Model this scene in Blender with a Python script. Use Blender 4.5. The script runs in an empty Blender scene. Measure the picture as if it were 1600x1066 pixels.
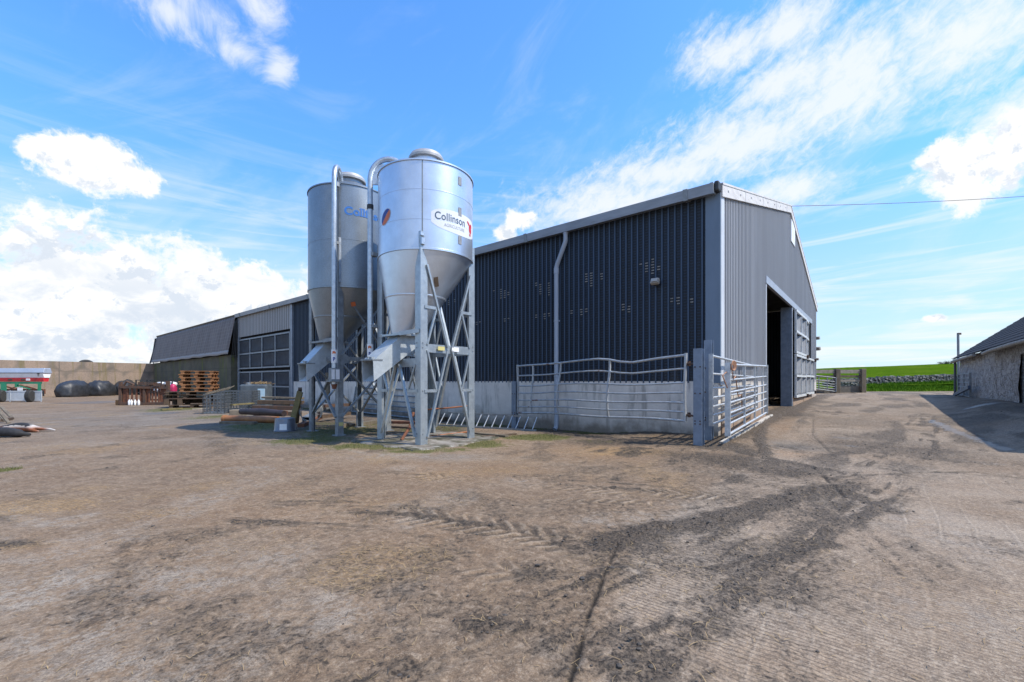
import bpy, bmesh, math, random
import numpy as np
from mathutils import Vector, Matrix

# ------------------------------------------------------------------ frame of the place
F, CX, HY, EYE = 680.0, 800.0, 596.0, 1.6          # focal length (photo px), centre column, horizon row, eye height
SC = bpy.context.scene
COL = SC.collection
# ------------------------------------------------------------------ camera
cam = bpy.data.cameras.new('camera'); camo = bpy.data.objects.new('camera', cam); COL.objects.link(camo)
cam.sensor_width = 36.0; cam.lens = 36.0 * F / 1600.0
cam.shift_y = (HY - 533.0) / 1600.0
cam.clip_start = 0.05; cam.clip_end = 20000
camo.location = (0, 0, EYE); camo.rotation_euler = (math.radians(90), 0, 0)
SC.camera = camo
# ------------------------------------------------------------------ light
SUN_AZ = math.radians(107.5)     # clockwise from the view direction (+Y)
SUN_EL = math.radians(53)
SUN_W = 4.2
SKY_W = 0.15
EXPOSURE = 0.5
SC.view_settings.view_transform = 'Standard'; SC.view_settings.look = 'None'
SC.view_settings.exposure = EXPOSURE; SC.view_settings.gamma = 1.0; SC.view_settings.use_curve_mapping = False
sdir = Vector((math.sin(SUN_AZ) * math.cos(SUN_EL), math.cos(SUN_AZ) * math.cos(SUN_EL), math.sin(SUN_EL)))
sl = bpy.data.lights.new('sun', 'SUN'); sl.energy = SUN_W; sl.angle = math.radians(0.9); sl.color = (1.0, 0.935, 0.83)
so = bpy.data.objects.new('sun', sl); COL.objects.link(so)
so.rotation_euler = sdir.to_track_quat('Z', 'Y').to_euler(); so.location = (40, -20, 40)


class NB:
    """small helper for node graphs"""
    def __init__(self, nt):
        self.nt = nt
        nt.nodes.clear()
    def new(self, t, **props):
        n = self.nt.nodes.new(t)
        for k, v in props.items():
            setattr(n, k, v)
        return n
    def put(self, sock, v):
        if isinstance(v, bpy.types.NodeSocket):
            self.nt.links.new(v, sock)
        elif v is not None:
            if sock.type == 'RGBA' and len(v) == 3:
                v = (*v, 1.0)
            sock.default_value = v
    def math(self, op, a, b=None, c=None, clamp=False):
        n = self.new('ShaderNodeMath', operation=op, use_clamp=clamp)
        self.put(n.inputs[0], a)
        if b is not None: self.put(n.inputs[1], b)
        if c is not None: self.put(n.inputs[2], c)
        return n.outputs[0]
    def vmath(self, op, a, b=None, c=None):
        n = self.new('ShaderNodeVectorMath', operation=op)
        self.put(n.inputs[0], a)
        if b is not None:
            if op == 'SCALE': self.put(n.inputs['Scale'], b)
            else: self.put(n.inputs[1], b)
        if c is not None: self.put(n.inputs[2], c)
        return n.outputs['Value'] if op in ('LENGTH', 'DOT_PRODUCT', 'DISTANCE') else n.outputs['Vector']
    def mix(self, f, a, b, blend='MIX'):
        n = self.new('ShaderNodeMix', data_type='RGBA', blend_type=blend)
        n.clamp_factor = True
        self.put(n.inputs[0], f); self.put(n.inputs[6], a); self.put(n.inputs[7], b)
        return n.outputs[2]
    def noise(self, vec, scale, detail=4.0, rough=0.55, dist=0.0):
        n = self.new('ShaderNodeTexNoise')
        if vec is not None: self.put(n.inputs['Vector'], vec)
        n.inputs['Scale'].default_value = scale; n.inputs['Detail'].default_value = detail
        n.inputs['Roughness'].default_value = rough; n.inputs['Distortion'].default_value = dist
        return n.outputs[0]
    def step(self, x, lo, hi, a=0.0, b=1.0):
        n = self.new('ShaderNodeMapRange', interpolation_type='SMOOTHSTEP')
        self.put(n.inputs[0], x)
        n.inputs[1].default_value = lo; n.inputs[2].default_value = hi
        n.inputs[3].default_value = a; n.inputs[4].default_value = b
        return n.outputs[0]
    def sep(self, v):
        n = self.new('ShaderNodeSeparateXYZ'); self.put(n.inputs[0], v); return n.outputs
    def comb(self, x, y, z=0.0):
        n = self.new('ShaderNodeCombineXYZ')
        self.put(n.inputs[0], x); self.put(n.inputs[1], y); self.put(n.inputs[2], z)
        return n.outputs[0]
    def attr(self, name):
        n = self.new('ShaderNodeAttribute', attribute_name=name); return n.outputs['Fac']
    def bump(self, h, strength=0.5, dist=0.01, normal=None):
        n = self.new('ShaderNodeBump'); n.inputs['Strength'].default_value = strength
        n.inputs['Distance'].default_value = dist
        self.put(n.inputs['Height'], h)
        if normal is not None: self.put(n.inputs['Normal'], normal)
        return n.outputs[0]


# ------------------------------------------------------------------ sky with clouds
def azel(px, py):
    a = (px - CX) / F; b = (HY - py) / F
    az = math.atan(a)
    return az, math.atan(b * math.cos(az))

def make_world():
    w = bpy.data.worlds.new('World'); SC.world = w; w.use_nodes = True
    nb = NB(w.node_tree)
    sky = nb.new('ShaderNodeTexSky', sky_type='NISHITA')
    sky.sun_disc = False; sky.sun_elevation = SUN_EL; sky.sun_rotation = SUN_AZ
    sky.altitude = 50; sky.air_density = 1.0; sky.dust_density = 0.35; sky.ozone_density = 1.6
    hs = nb.new('ShaderNodeHueSaturation'); hs.inputs['Saturation'].default_value = 1.12
    hs.inputs['Value'].default_value = 1.22
    nb.put(hs.inputs['Color'], sky.outputs[0])
    base = nb.mix(1.0, hs.outputs[0], (0.72, 1.10, 1.40), 'MULTIPLY')
    tc = nb.new('ShaderNodeTexCoord').outputs['Generated']
    d = nb.vmath('NORMALIZE', tc)
    x, y, z = nb.sep(d)
    az = nb.math('ARCTAN2', x, y)
    el = nb.math('ARCSINE', z)
    p = nb.comb(az, el, 0.0)
    base = nb.mix(1.0, base, nb.mix(nb.step(el, 0.0, 0.55), (0.66, 0.60, 0.62), (1, 1, 1)), 'MULTIPLY')
    # billow noise on the direction, stretched a little
    n1 = nb.noise(nb.vmath('MULTIPLY', d, (1, 1, 1.25)), 5.5, 12.0, 0.66, 0.35)
    n2 = nb.noise(nb.vmath('ADD', d, (3.1, 1.7, 0.4)), 21.0, 8.0, 0.66, 0.3)
    wob = nb.math('ADD', nb.math('MULTIPLY', nb.math('SUBTRACT', n1, 0.5), 2.6),
                  nb.math('MULTIPLY', nb.math('SUBTRACT', n2, 0.5), 1.9))
    # cumulus: (photo column, row, half width, half height) turned into azimuth / elevation
    def field(blobs):
        cur = None
        for (px, py, hw, hh) in blobs:
            a0, e0 = azel(px, py)
            a1, _ = azel(px + hw, py); _, e1 = azel(px, py - hh)
            ra, re = abs(a1 - a0), abs(e1 - e0)
            q = nb.vmath('MULTIPLY_ADD', p, (1 / ra, 1 / re, 0), (-a0 / ra, -e0 / re, 0))
            l = nb.vmath('LENGTH', q)
            cur = l if cur is None else nb.math('MINIMUM', cur, l)
        return nb.math('SUBTRACT', 1.0, cur)
    cum = [(-60, 470, 190, 120), (95, 425, 120, 105), (190, 455, 130, 112), (60, 520, 260, 110), (300, 470, 120, 100),
           (390, 490, 110, 98), (470, 520, 100, 104), (330, 560, 240, 90), (-250, 500, 220, 130), (560, 560, 120, 90),
           (150, 258, 90, 46), (85, 238, 62, 26), (215, 282, 45, 24), (1515, 262, 115, 62), (1590, 215, 80, 55),
           (1470, 245, 60, 38), (1680, 200, 140, 90), (815, 345, 30, 26), (790, 365, 30, 20), (1462, 497, 30, 9), (2100, 330, 300, 120), (-900, 380, 400, 150), (1240, 590, 500, 14)]
    cf = nb.math('ADD', field(cum), nb.math('MULTIPLY', wob, 0.95))
    cmask = nb.step(cf, 0.04, 0.46)
    # generic broken cloud away from the picture (behind the camera) so reflections stay believable
    n3 = nb.noise(nb.vmath('MULTIPLY', d, (1, 1, 2.2)), 3.2, 8.0, 0.6, 0.2)
    back = nb.math('MULTIPLY', nb.step(n3, 0.48, 0.62), nb.step(y, -0.15, -0.5))
    cmask = nb.math('MAXIMUM', cmask, back)
    # wispy clouds: fibres drawn out along a slanted direction
    ca, sa = math.cos(math.radians(28)), math.sin(math.radians(28))
    fx = nb.math('ADD', nb.math('MULTIPLY', az, ca), nb.math('MULTIPLY', el, sa))
    fy = nb.math('ADD', nb.math('MULTIPLY', az, -sa), nb.math('MULTIPLY', el, ca))
    fib = nb.noise(nb.comb(nb.math('MULTIPLY', fx, 3.0), nb.math('MULTIPLY', fy, 11.0), 0.3), 1.6, 10.0, 0.64, 0.9)
    rip = nb.noise(nb.comb(nb.math('MULTIPLY', fx, 20.0), nb.math('MULTIPLY', fy, 31.0), 1.3), 1.5, 8.0, 0.68, 0.4)
    cir = [(1500, 60, 330, 140), (1330, 150, 240, 95), (1160, 225, 220, 78), (1040, 268, 170, 44), (1620, 170, 190, 80),
           (1130, 85, 90, 60), (1230, 45, 120, 60), (1800, 60, 300, 200), (1220, 300, 120, 34), (1330, 110, 160, 120), (950, 320, 190, 60), (1240, 120, 150, 70)]
    ci = nb.math('ADD', nb.math('MULTIPLY', field(cir), 1.25), nb.math('MULTIPLY', nb.math('SUBTRACT', fib, 0.5), 1.25))
    ci = nb.math('ADD', ci, nb.math('MULTIPLY', nb.math('SUBTRACT', rip, 0.5), 2.1))
    cim = nb.math('MULTIPLY', nb.step(ci, -0.22, 1.20), 0.84)
    top = [(330, 25, 120, 78), (372, 80, 62, 40), (435, 105, 36, 42), (400, 10, 70, 60), (270, 20, 70, 45)]
    ft = nb.noise(nb.vmath('MULTIPLY', d, (1.3, 1, 1)), 9.0, 10.0, 0.66, 0.9)
    tm = nb.math('ADD', field(top), nb.math('MULTIPLY', nb.math('SUBTRACT', ft, 0.5), 3.0))
    tm = nb.math('MULTIPLY', nb.step(tm, 0.0, 1.15), 0.80)
    # faint veils and streaks low in the sky, and the pale band at the horizon
    ve = nb.noise(nb.comb(nb.math('MULTIPLY', az, 2.0), nb.math('MULTIPLY', el, 22.0), 4.0), 1.5, 7.0, 0.6, 0.8)
    vm = nb.math('MULTIPLY', nb.step(ve, 0.44, 0.72), nb.step(el, 0.55, 0.06, 0.0, 0.85))
    ve2 = nb.noise(nb.comb(nb.math('MULTIPLY', fx, 2.2), nb.math('MULTIPLY', fy, 6.0), 7.0), 1.2, 8.0, 0.62, 0.7)
    vm2 = nb.math('MULTIPLY', nb.step(ve2, 0.46, 0.78), 0.26)
    hz = nb.step(el, 0.44, 0.0, 0.0, 0.74)
    W = CLOUD = 4.9
    col = nb.mix(hz, base, (W * 0.66, W * 0.83, W * 0.97))
    soft = (W * 0.93, W * 0.97, W * 1.0)
    col = nb.mix(vm2, col, soft)
    col = nb.mix(vm, col, soft)
    col = nb.mix(cim, col, (W * 0.97, W * 0.985, W))
    col = nb.mix(tm, col, (W * 0.93, W * 0.96, W))
    # cumulus have whiter tops and greyer-blue folds
    fold = nb.noise(nb.vmath('MULTIPLY', nb.vmath('ADD', d, (0.02, 0.0, 0.045)), (1, 1, 1.7)), 11.0, 7.0, 0.6, 0.3)
    low = nb.step(el, 0.30, 0.02, 0.15, 1.0)
    sh = nb.math('MULTIPLY', nb.math('MULTIPLY', nb.step(fold, 0.42, 0.62), low), nb.step(cf, 0.15, 0.5))
    n1u = nb.noise(nb.vmath('MULTIPLY', nb.vmath('ADD', d, (0.012, -0.004, 0.030)), (1, 1, 1.25)), 5.5, 12.0, 0.66, 0.35)
    n2u = nb.noise(nb.vmath('ADD', d, (3.106, 1.698, 0.413)), 21.0, 8.0, 0.66, 0.3)
    relief = nb.math('ADD', nb.math('SUBTRACT', n1u, n1), nb.math('MULTIPLY', nb.math('SUBTRACT', n2u, n2), 0.6))
    sh = nb.math('MAXIMUM', sh, nb.math('MULTIPLY', nb.step(relief, -0.01, 0.10, 0.0, 0.75), nb.step(cf, 0.10, 0.5)))
    cc = nb.mix(nb.math('MULTIPLY', sh, 0.95), (W * 1.04, W * 1.04, W * 1.04), (W * 0.60, W * 0.70, W * 0.84))
    col = nb.mix(cmask, col, cc)
    bg = nb.new('ShaderNodeBackground'); bg.inputs['Strength'].default_value = SKY_W
    nb.put(bg.inputs['Color'], col)
    out = nb.new('ShaderNodeOutputWorld'); nb.put(out.inputs['Surface'], bg.outputs[0])
    w.cycles.sampling_method = 'MANUAL'; w.cycles.sample_map_resolution = 1024
make_world()

# ------------------------------------------------------------------ yard frame: v runs along the gable, u along the long wall
VV = Vector((0.641, 0.7675)); UU = Vector((-0.7675, 0.641))
RZ = math.atan2(VV.y, VV.x)
CC = Vector((5.97, 12.6))                        # foot of the barn's near corner

def softplus(t, k=1.2):
    return np.logaddexp(0, t * k) / k
def sstep(a, b, x):
    t = np.clip((x - a) / (b - a), 0, 1); return t * t * (3 - 2 * t)
def zg(X, Y):
    """height of the yard"""
    X = np.asarray(X, float); Y = np.asarray(Y, float)
    dx, dy = X - CC.x, Y - CC.y
    t = dx * VV.x + dy * VV.y; b = dx * UU.x + dy * UU.y
    z = 0.0195 * np.minimum(softplus(t - 1.0, 0.6), 33)
    dip = -0.22 * np.exp(-((t + 0.3) / 1.5) ** 2) * sstep(1.5, 4.0, b) * (1 - sstep(24, 32, b))
    bank = 0.42 * sstep(5.6, 7.7, -b) * (1 - sstep(14, 32, t)) * sstep(-8, 6, t)
    return z + dip + bank
def zgs(x, y):
    return float(zg(x, y))
def G(px, py):
    """ground point seen at a photo pixel"""
    z = 0.0
    for _ in range(12):
        Y = (EYE - z) * F / (py - HY); X = (px - CX) / F * Y
        z = 0.5 * z + 0.5 * zgs(X, Y)
    return Vector((X, Y, zgs(X, Y)))
def P(px, py, Y):
    return Vector(((px - CX) / F * Y, Y, EYE + (HY - py) / F * Y))
def b_of(px):
    k = (px - CX) / F; return (CC.x - CC.y * k) / (-UU.x + UU.y * k)
def a_of(px):
    k = (px - CX) / F; return (CC.y * k - CC.x) / (VV.x - VV.y * k)
def W2(a, b):
    return CC + VV * a + UU * b
def loc_of(p):
    d = Vector((p[0], p[1])) - CC; return d.dot(VV), d.dot(UU)

# ------------------------------------------------------------------ mesh helper
class MB:
    def __init__(self):
        self.v = []; self.f = []
    def add(self, verts, faces):
        o = len(self.v)
        self.v += [tuple(p) for p in verts]; self.f += [tuple(i + o for i in q) for q in faces]
        return self
    def box(self, lo, hi):
        x0, y0, z0 = lo; x1, y1, z1 = hi
        return self.add([(x0,y0,z0),(x1,y0,z0),(x1,y1,z0),(x0,y1,z0),(x0,y0,z1),(x1,y0,z1),(x1,y1,z1),(x0,y1,z1)],
                        [(0,3,2,1),(4,5,6,7),(0,1,5,4),(1,2,6,5),(2,3,7,6),(3,0,4,7)])
    def cbox(self, c, s):
        return self.box([c[i] - s[i] / 2 for i in range(3)], [c[i] + s[i] / 2 for i in range(3)])
    def bar(self, p, q, w, h, up=(0, 0, 1)):
        p = Vector(p); q = Vector(q); d = (q - p).normalized(); up = Vector(up)
        if abs(d.dot(up)) > 0.98: up = Vector((1, 0, 0)) if abs(d.x) < 0.9 else Vector((0, 1, 0))
        s = d.cross(up).normalized() * (w / 2); t = s.cross(d).normalized() * (h / 2)
        vs = [e + i * s + j * t for e in (p, q) for (i, j) in ((-1,-1),(1,-1),(1,1),(-1,1))]
        return self.add(vs, [(0,3,2,1),(4,5,6,7),(0,1,5,4),(1,2,6,5),(2,3,7,6),(3,0,4,7)])
    def tube(self, pts, r, n=10, cap=True):
        pts = [Vector(p) for p in pts]; rs = r if isinstance(r, (list, tuple)) else [r] * len(pts)
        rings = []; side = None
        for i, p in enumerate(pts):
            d = (pts[min(i + 1, len(pts) - 1)] - pts[max(i - 1, 0)])
            d = d.normalized() if d.length > 1e-9 else Vector((0, 0, 1))
            if side is None:
                a = Vector((0, 0, 1)) if abs(d.z) < 0.9 else Vector((1, 0, 0))
                side = d.cross(a).normalized()
            else:
                side = (side - d * side.dot(d)).normalized()
            t = d.cross(side)
            rings.append([p + (side * math.cos(2 * math.pi * k / n) + t * math.sin(2 * math.pi * k / n)) * rs[i] for k in range(n)])
        vs = [q for R in rings for q in R]; fs = []
        for i in range(len(pts) - 1):
            for k in range(n):
                k2 = (k + 1) % n
                fs.append((i * n + k, i * n + k2, (i + 1) * n + k2, (i + 1) * n + k))
        if cap:
            fs.append(tuple(range(n - 1, -1, -1))); fs.append(tuple((len(pts) - 1) * n + k for k in range(n)))
        return self.add(vs, fs)
    def lathe(self, prof, n=64, c=(0, 0, 0), off=None, cap=True):
        vs = []; fs = []
        for i, (r, z) in enumerate(prof):
            ox, oy = off[i] if off else (0, 0)
            for k in range(n):
                a = 2 * math.pi * k / n
                vs.append((c[0] + ox + r * math.cos(a), c[1] + oy + r * math.sin(a), c[2] + z))
        for i in range(len(prof) - 1):
            for k in range(n):
                k2 = (k + 1) % n
                fs.append((i * n + k, i * n + k2, (i + 1) * n + k2, (i + 1) * n + k))
        if cap:
            if prof[0][0] > 1e-3: fs.append(tuple(range(n - 1, -1, -1)))
            if prof[-1][0] > 1e-3: fs.append(tuple((len(prof) - 1) * n + k for k in range(n)))
        return self.add(vs, fs)
    def prism(self, poly, axis, lo, hi):
        """poly: 2-D outline; axis 0/1/2 = direction it is extruded along"""
        n = len(poly)
        def mk(p, t):
            if axis == 0: return (t, p[0], p[1])
            if axis == 1: return (p[0], t, p[1])
            return (p[0], p[1], t)
        vs = [mk(p, lo) for p in poly] + [mk(p, hi) for p in poly]
        fs = [tuple(range(n - 1, -1, -1)), tuple(range(n, 2 * n))]
        fs += [(i, (i + 1) % n, n + (i + 1) % n, n + i) for i in range(n)]
        return self.add(vs, fs)
    def islands(self):
        par = list(range(len(self.v)))
        def find(i):
            while par[i] != i: par[i] = par[par[i]]; i = par[i]
            return i
        for f in self.f:
            r = find(f[0])
            for i in f[1:]: par[find(i)] = r
        groups = {}
        for f in self.f: groups.setdefault(find(f[0]), []).append(f)
        out = []
        for fs in groups.values():
            ids = sorted({i for f in fs for i in f}); mp = {i: k for k, i in enumerate(ids)}
            m = MB(); m.v = [self.v[i] for i in ids]; m.f = [tuple(mp[i] for i in f) for f in fs]; out.append(m)
        return out
    def pieces(self, name, mat=None, parent=None, **kw):
        return [m.build(name, mat, parent, **kw) for m in self.islands()]
    def build(self, name, mat=None, parent=None, smooth=None, loc=None, rot=None, bevel=0.0):
        me = bpy.data.meshes.new(name); me.from_pydata(self.v, [], self.f); me.validate()
        bm = bmesh.new(); bm.from_mesh(me); bmesh.ops.recalc_face_normals(bm, faces=bm.faces); bm.to_mesh(me); bm.free()
        if smooth is not None:
            me.polygons.foreach_set('use_smooth', [True] * len(me.polygons))
            me.set_sharp_from_angle(angle=math.radians(smooth))
        if mat: me.materials.append(mat)
        o = bpy.data.objects.new(name, me); COL.objects.link(o)
        if parent: o.parent = parent
        if loc is not None: o.location = loc
        if rot is not None: o.rotation_euler = rot if not isinstance(rot, (int, float)) else (0, 0, rot)
        if bevel:
            m = o.modifiers.new('bevel', 'BEVEL'); m.width = bevel; m.segments = 2; m.limit_method = 'ANGLE'
            m.angle_limit = math.radians(40)
        return o

def tag(o, label, cat, group=None):
    o['label'] = label; o['category'] = cat
    if group: o['group'] = group
    return o
def structure(o):
    o['kind'] = 'structure'; return o
def thing(name, label, cat, loc=(0, 0, 0), rz=0.0, group=None):
    o = bpy.data.objects.new(name, None); COL.objects.link(o)
    o.location = loc; o.rotation_euler = (0, 0, rz); o.empty_display_size = 0.2
    return tag(o, label, cat, group)
def kids(o):
    return [c for c in bpy.data.objects if c.parent == o]
def dup(o, parent=None):
    c = o.copy(); COL.objects.link(c)
    if parent: c.parent = parent
    for k in kids(o): dup(k, c)
    return c
# ------------------------------------------------------------------ materials
MATS = {}
def begin(name):
    m = bpy.data.materials.new(name); m.use_nodes = True
    nb = NB(m.node_tree)
    bs = nb.new('ShaderNodeBsdfPrincipled'); out = nb.new('ShaderNodeOutputMaterial')
    nb.nt.links.new(bs.outputs[0], out.inputs[0])
    MATS[name] = m
    return m, nb, bs
def coord(nb):
    return nb.new('ShaderNodeTexCoord').outputs['Object']

def mk(name, c1, c2=None, scale=4.0, rough=0.6, metal=0.0, bump=0.0, bscale=None, stretch=(1, 1, 1), dirt=None,
       dscale=1.5, dlo=0.55, dhi=0.75, rvar=0.12, spec=0.5, fine=0.0, coat=0.0):
    m, nb, bs = begin(name)
    co = nb.vmath('MULTIPLY', coord(nb), stretch)
    n = nb.noise(co, scale, 6.0, 0.6)
    c2 = c2 or tuple(x * 0.75 for x in c1)
    col = nb.mix(nb.step(n, 0.32, 0.68), c1, c2)
    if dirt:
        dn = nb.noise(co, dscale, 8.0, 0.65, 0.4)
        dm = nb.step(dn, dlo, dhi)
        col = nb.mix(dm, col, dirt)
        if metal: nb.put(bs.inputs['Metallic'], nb.math('MULTIPLY', nb.math('SUBTRACT', 1.0, dm), metal))
    elif metal:
        bs.inputs['Metallic'].default_value = metal
    if fine:
        fn = nb.noise(coord(nb), scale * 22, 3.0, 0.7)
        col = nb.mix(1.0, col, nb.mix(nb.step(fn, 0.3, 0.7), (1 - fine,) * 3, (1 + fine,) * 3), 'MULTIPLY')
    nb.put(bs.inputs['Base Color'], col)
    rn = nb.noise(co, scale * 2.3, 4.0, 0.6)
    nb.put(bs.inputs['Roughness'], nb.math('ADD', nb.math('MULTIPLY', nb.math('SUBTRACT', rn, 0.5), rvar * 2), rough))
    bs.inputs['Specular IOR Level'].default_value = spec
    bs.inputs['Coat Weight'].default_value = coat
    if bump:
        nb.put(bs.inputs['Normal'], nb.bump(nb.noise(co, bscale or scale * 4, 6.0, 0.6), bump, 0.01))
    return m

galv = mk('galvanised_steel', (0.50, 0.54, 0.58), (0.38, 0.42, 0.46), 9, 0.42, 0.85, 0.05, 40, fine=0.08)
galv_leg = mk('galvanised_leg_steel', (0.43, 0.475, 0.50), (0.34, 0.38, 0.41), 7, 0.46, 0.72, 0.04, 40, fine=0.06)
galv_dull = mk('weathered_galvanised_steel', (0.28, 0.305, 0.32), (0.20, 0.215, 0.23), 6, 0.58, 0.6, 0.05, 30,
               dirt=(0.16, 0.13, 0.10), dscale=5, dlo=0.62, dhi=0.75, fine=0.1)
galv_gate = mk('galvanised_gate_tube', (0.56, 0.58, 0.60), (0.40, 0.42, 0.44), 10, 0.45, 0.55, 0.03, 40,
               dirt=(0.20, 0.10, 0.05), dscale=2.2, dlo=0.66, dhi=0.74)
galv_bent = mk('worn_gate_tube', (0.46, 0.48, 0.50), (0.33, 0.35, 0.37), 8, 0.5, 0.5, 0.03, 40,
               dirt=(0.17, 0.07, 0.03), dscale=1.6, dlo=0.60, dhi=0.68)
beam_blue = mk('blue_grey_beam', (0.20, 0.245, 0.31), (0.15, 0.185, 0.24), 5, 0.55, 0.25, 0.05, 25,
               dirt=(0.10, 0.085, 0.07), dscale=7, dlo=0.66, dhi=0.78, fine=0.1)
pale_trim = mk('pale_flashing', (0.62, 0.60, 0.57), (0.50, 0.47, 0.44), 3, 0.55, 0.0, 0.03, 20, stretch=(0.5, 1, 3),
               dirt=(0.30, 0.24, 0.19), dscale=1.1, dlo=0.60, dhi=0.85)
trim_shaded = mk('flashing_shaded', (0.135, 0.18, 0.24), (0.115, 0.155, 0.205), 2, 0.45, 0.0, 0.02, 20, stretch=(1, 1, 0.3))  # shaded face of the corner flashing, darkened in the colour
trim_sunlit = mk('flashing_sunlit', (0.50, 0.53, 0.57), (0.44, 0.46, 0.50), 2, 0.45, 0.0, 0.02, 20)  # sunlit copy of that flashing, light put into the colour
gutter_m = mk('grey_gutter', (0.27, 0.30, 0.345), (0.21, 0.235, 0.27), 2.5, 0.45, 0.2, 0.02, 20, stretch=(1, 0.4, 2),
              dirt=(0.13, 0.12, 0.10), dscale=3, dlo=0.62, dhi=0.8)
pipe_m = mk('blue_grey_downpipe', (0.34, 0.38, 0.44), (0.28, 0.32, 0.38), 3, 0.45, 0.0, 0.0, stretch=(1, 1, 0.3),
            dirt=(0.18, 0.17, 0.15), dscale=4, dlo=0.64, dhi=0.8)
black_m = mk('black_paint', (0.02, 0.02, 0.022), (0.03, 0.03, 0.03), 5, 0.5)
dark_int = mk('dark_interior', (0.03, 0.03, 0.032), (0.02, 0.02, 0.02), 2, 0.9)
roof_m = mk('fibre_cement_roof', (0.22, 0.22, 0.22), (0.15, 0.155, 0.16), 2, 0.85, 0, 0.1, 20)
timber = mk('weathered_timber', (0.165, 0.135, 0.095), (0.095, 0.078, 0.056), 5, 0.85, 0, 0.35, 18, stretch=(1, 1, 0.25),
            dirt=(0.10, 0.12, 0.05), dscale=3, dlo=0.62, dhi=0.8)
fence_wood = mk('pale_weathered_timber', (0.36, 0.32, 0.26), (0.24, 0.21, 0.165), 4, 0.85, 0, 0.3, 18,
                dirt=(0.13, 0.125, 0.09), dscale=2.5, dlo=0.6, dhi=0.75)
pallet_m = mk('orange_pallet_wood', (0.31, 0.145, 0.058), (0.19, 0.085, 0.036), 3, 0.8, 0, 0.25, 20,
              dirt=(0.20, 0.115, 0.06), dscale=2.6, dlo=0.58, dhi=0.75)
pallet_old = mk('old_pallet_wood', (0.105, 0.066, 0.040), (0.058, 0.040, 0.028), 4, 0.85, 0, 0.3, 20,
                dirt=(0.13, 0.125, 0.05), dscale=3, dlo=0.58, dhi=0.72)
mossy_wood = mk('mossy_board', (0.19, 0.155, 0.06), (0.11, 0.085, 0.038), 4, 0.85, 0, 0.3, 20)
rust = mk('rusty_steel', (0.18, 0.065, 0.030), (0.09, 0.036, 0.022), 5, 0.85, 0.0, 0.3, 25,
          dirt=(0.055, 0.045, 0.04), dscale=3, dlo=0.55, dhi=0.7)
rust_dark = mk('dark_rusty_steel', (0.055, 0.040, 0.034), (0.10, 0.05, 0.03), 5, 0.85, 0.0, 0.3, 25)
rust_bright = mk('bright_rust_bar', (0.34, 0.125, 0.05), (0.22, 0.075, 0.03), 8, 0.8)
orange_pipe = mk('orange_clay_pipe', (0.29, 0.125, 0.042), (0.19, 0.08, 0.03), 3, 0.6, 0, 0.1, 20,
                 dirt=(0.17, 0.10, 0.055), dscale=3, dlo=0.6, dhi=0.8)
black_wrap = mk('black_bale_wrap', (0.018, 0.020, 0.024), (0.035, 0.037, 0.042), 3, 0.47, 0, 0.9, 4, rvar=0.1)
rubber = mk('black_rubber', (0.022, 0.022, 0.022), (0.035, 0.033, 0.03), 8, 0.8, 0, 0.2, 20)
white_paint = mk('white_paint', (0.80, 0.80, 0.80), (0.70, 0.70, 0.70), 2, 0.4, dirt=(0.45, 0.42, 0.38), dscale=2, dlo=0.66, dhi=0.85)
white_label = mk('white_label', (0.72, 0.72, 0.73), (0.66, 0.67, 0.69), 10, 0.5)
red_paint = mk('red_paint', (0.55, 0.03, 0.04), (0.46, 0.025, 0.035), 3, 0.4)
green_paint = mk('green_paint', (0.02, 0.26, 0.13), (0.015, 0.19, 0.095), 4, 0.45, dirt=(0.10, 0.08, 0.05), dscale=4, dlo=0.62, dhi=0.75)
lid_grey = mk('blue_grey_lid', (0.38, 0.43, 0.52), (0.33, 0.37, 0.45), 2, 0.4, 0.2)
silver_panel = mk('pale_grey_panel', (0.52, 0.55, 0.58), (0.44, 0.47, 0.50), 3, 0.45, 0.2, dirt=(0.25, 0.24, 0.22), dscale=3, dlo=0.64, dhi=0.8)
blue_text = mk('blue_lettering', (0.035, 0.17, 0.52), (0.03, 0.15, 0.46), 6, 0.5)
slate_text = mk('slate_blue_lettering', (0.045, 0.09, 0.16), (0.04, 0.08, 0.14), 6, 0.5)
grey_text = mk('pale_grey_lettering', (0.36, 0.38, 0.41), (0.33, 0.35, 0.38), 6, 0.5)
orange_m = mk('orange_sticker', (0.60, 0.14, 0.04), (0.48, 0.12, 0.045), 6, 0.5)
navy_m = mk('navy_sticker', (0.015, 0.05, 0.28), (0.013, 0.04, 0.22), 6, 0.5)
red_m = mk('red_emblem', (0.55, 0.035, 0.06), (0.5, 0.03, 0.05), 6, 0.5)
window_grey = mk('sight_window', (0.28, 0.28, 0.28), (0.22, 0.22, 0.22), 10, 0.3)
cone_label = mk('brown_label', (0.12, 0.08, 0.05), (0.09, 0.06, 0.04), 10, 0.6)
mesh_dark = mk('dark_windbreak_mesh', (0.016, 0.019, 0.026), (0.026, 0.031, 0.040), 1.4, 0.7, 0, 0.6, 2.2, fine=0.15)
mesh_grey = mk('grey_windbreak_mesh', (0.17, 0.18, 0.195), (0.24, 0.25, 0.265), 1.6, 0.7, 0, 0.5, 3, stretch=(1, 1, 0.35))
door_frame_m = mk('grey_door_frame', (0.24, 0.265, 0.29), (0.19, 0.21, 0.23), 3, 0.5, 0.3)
door_frame_lit = mk('sunlit_door_frame', (0.60, 0.62, 0.63), (0.50, 0.52, 0.53), 3, 0.45, 0.1)  # paler copy of the frame steel, sunlight put into the colour
calf_black = mk('black_hide', (0.012, 0.012, 0.014), (0.025, 0.025, 0.028), 10, 0.75, 0, 0.5, 30)
cage_m = mk('grey_cage_steel', (0.15, 0.165, 0.18), (0.11, 0.12, 0.13), 6, 0.5, 0.5)
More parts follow.
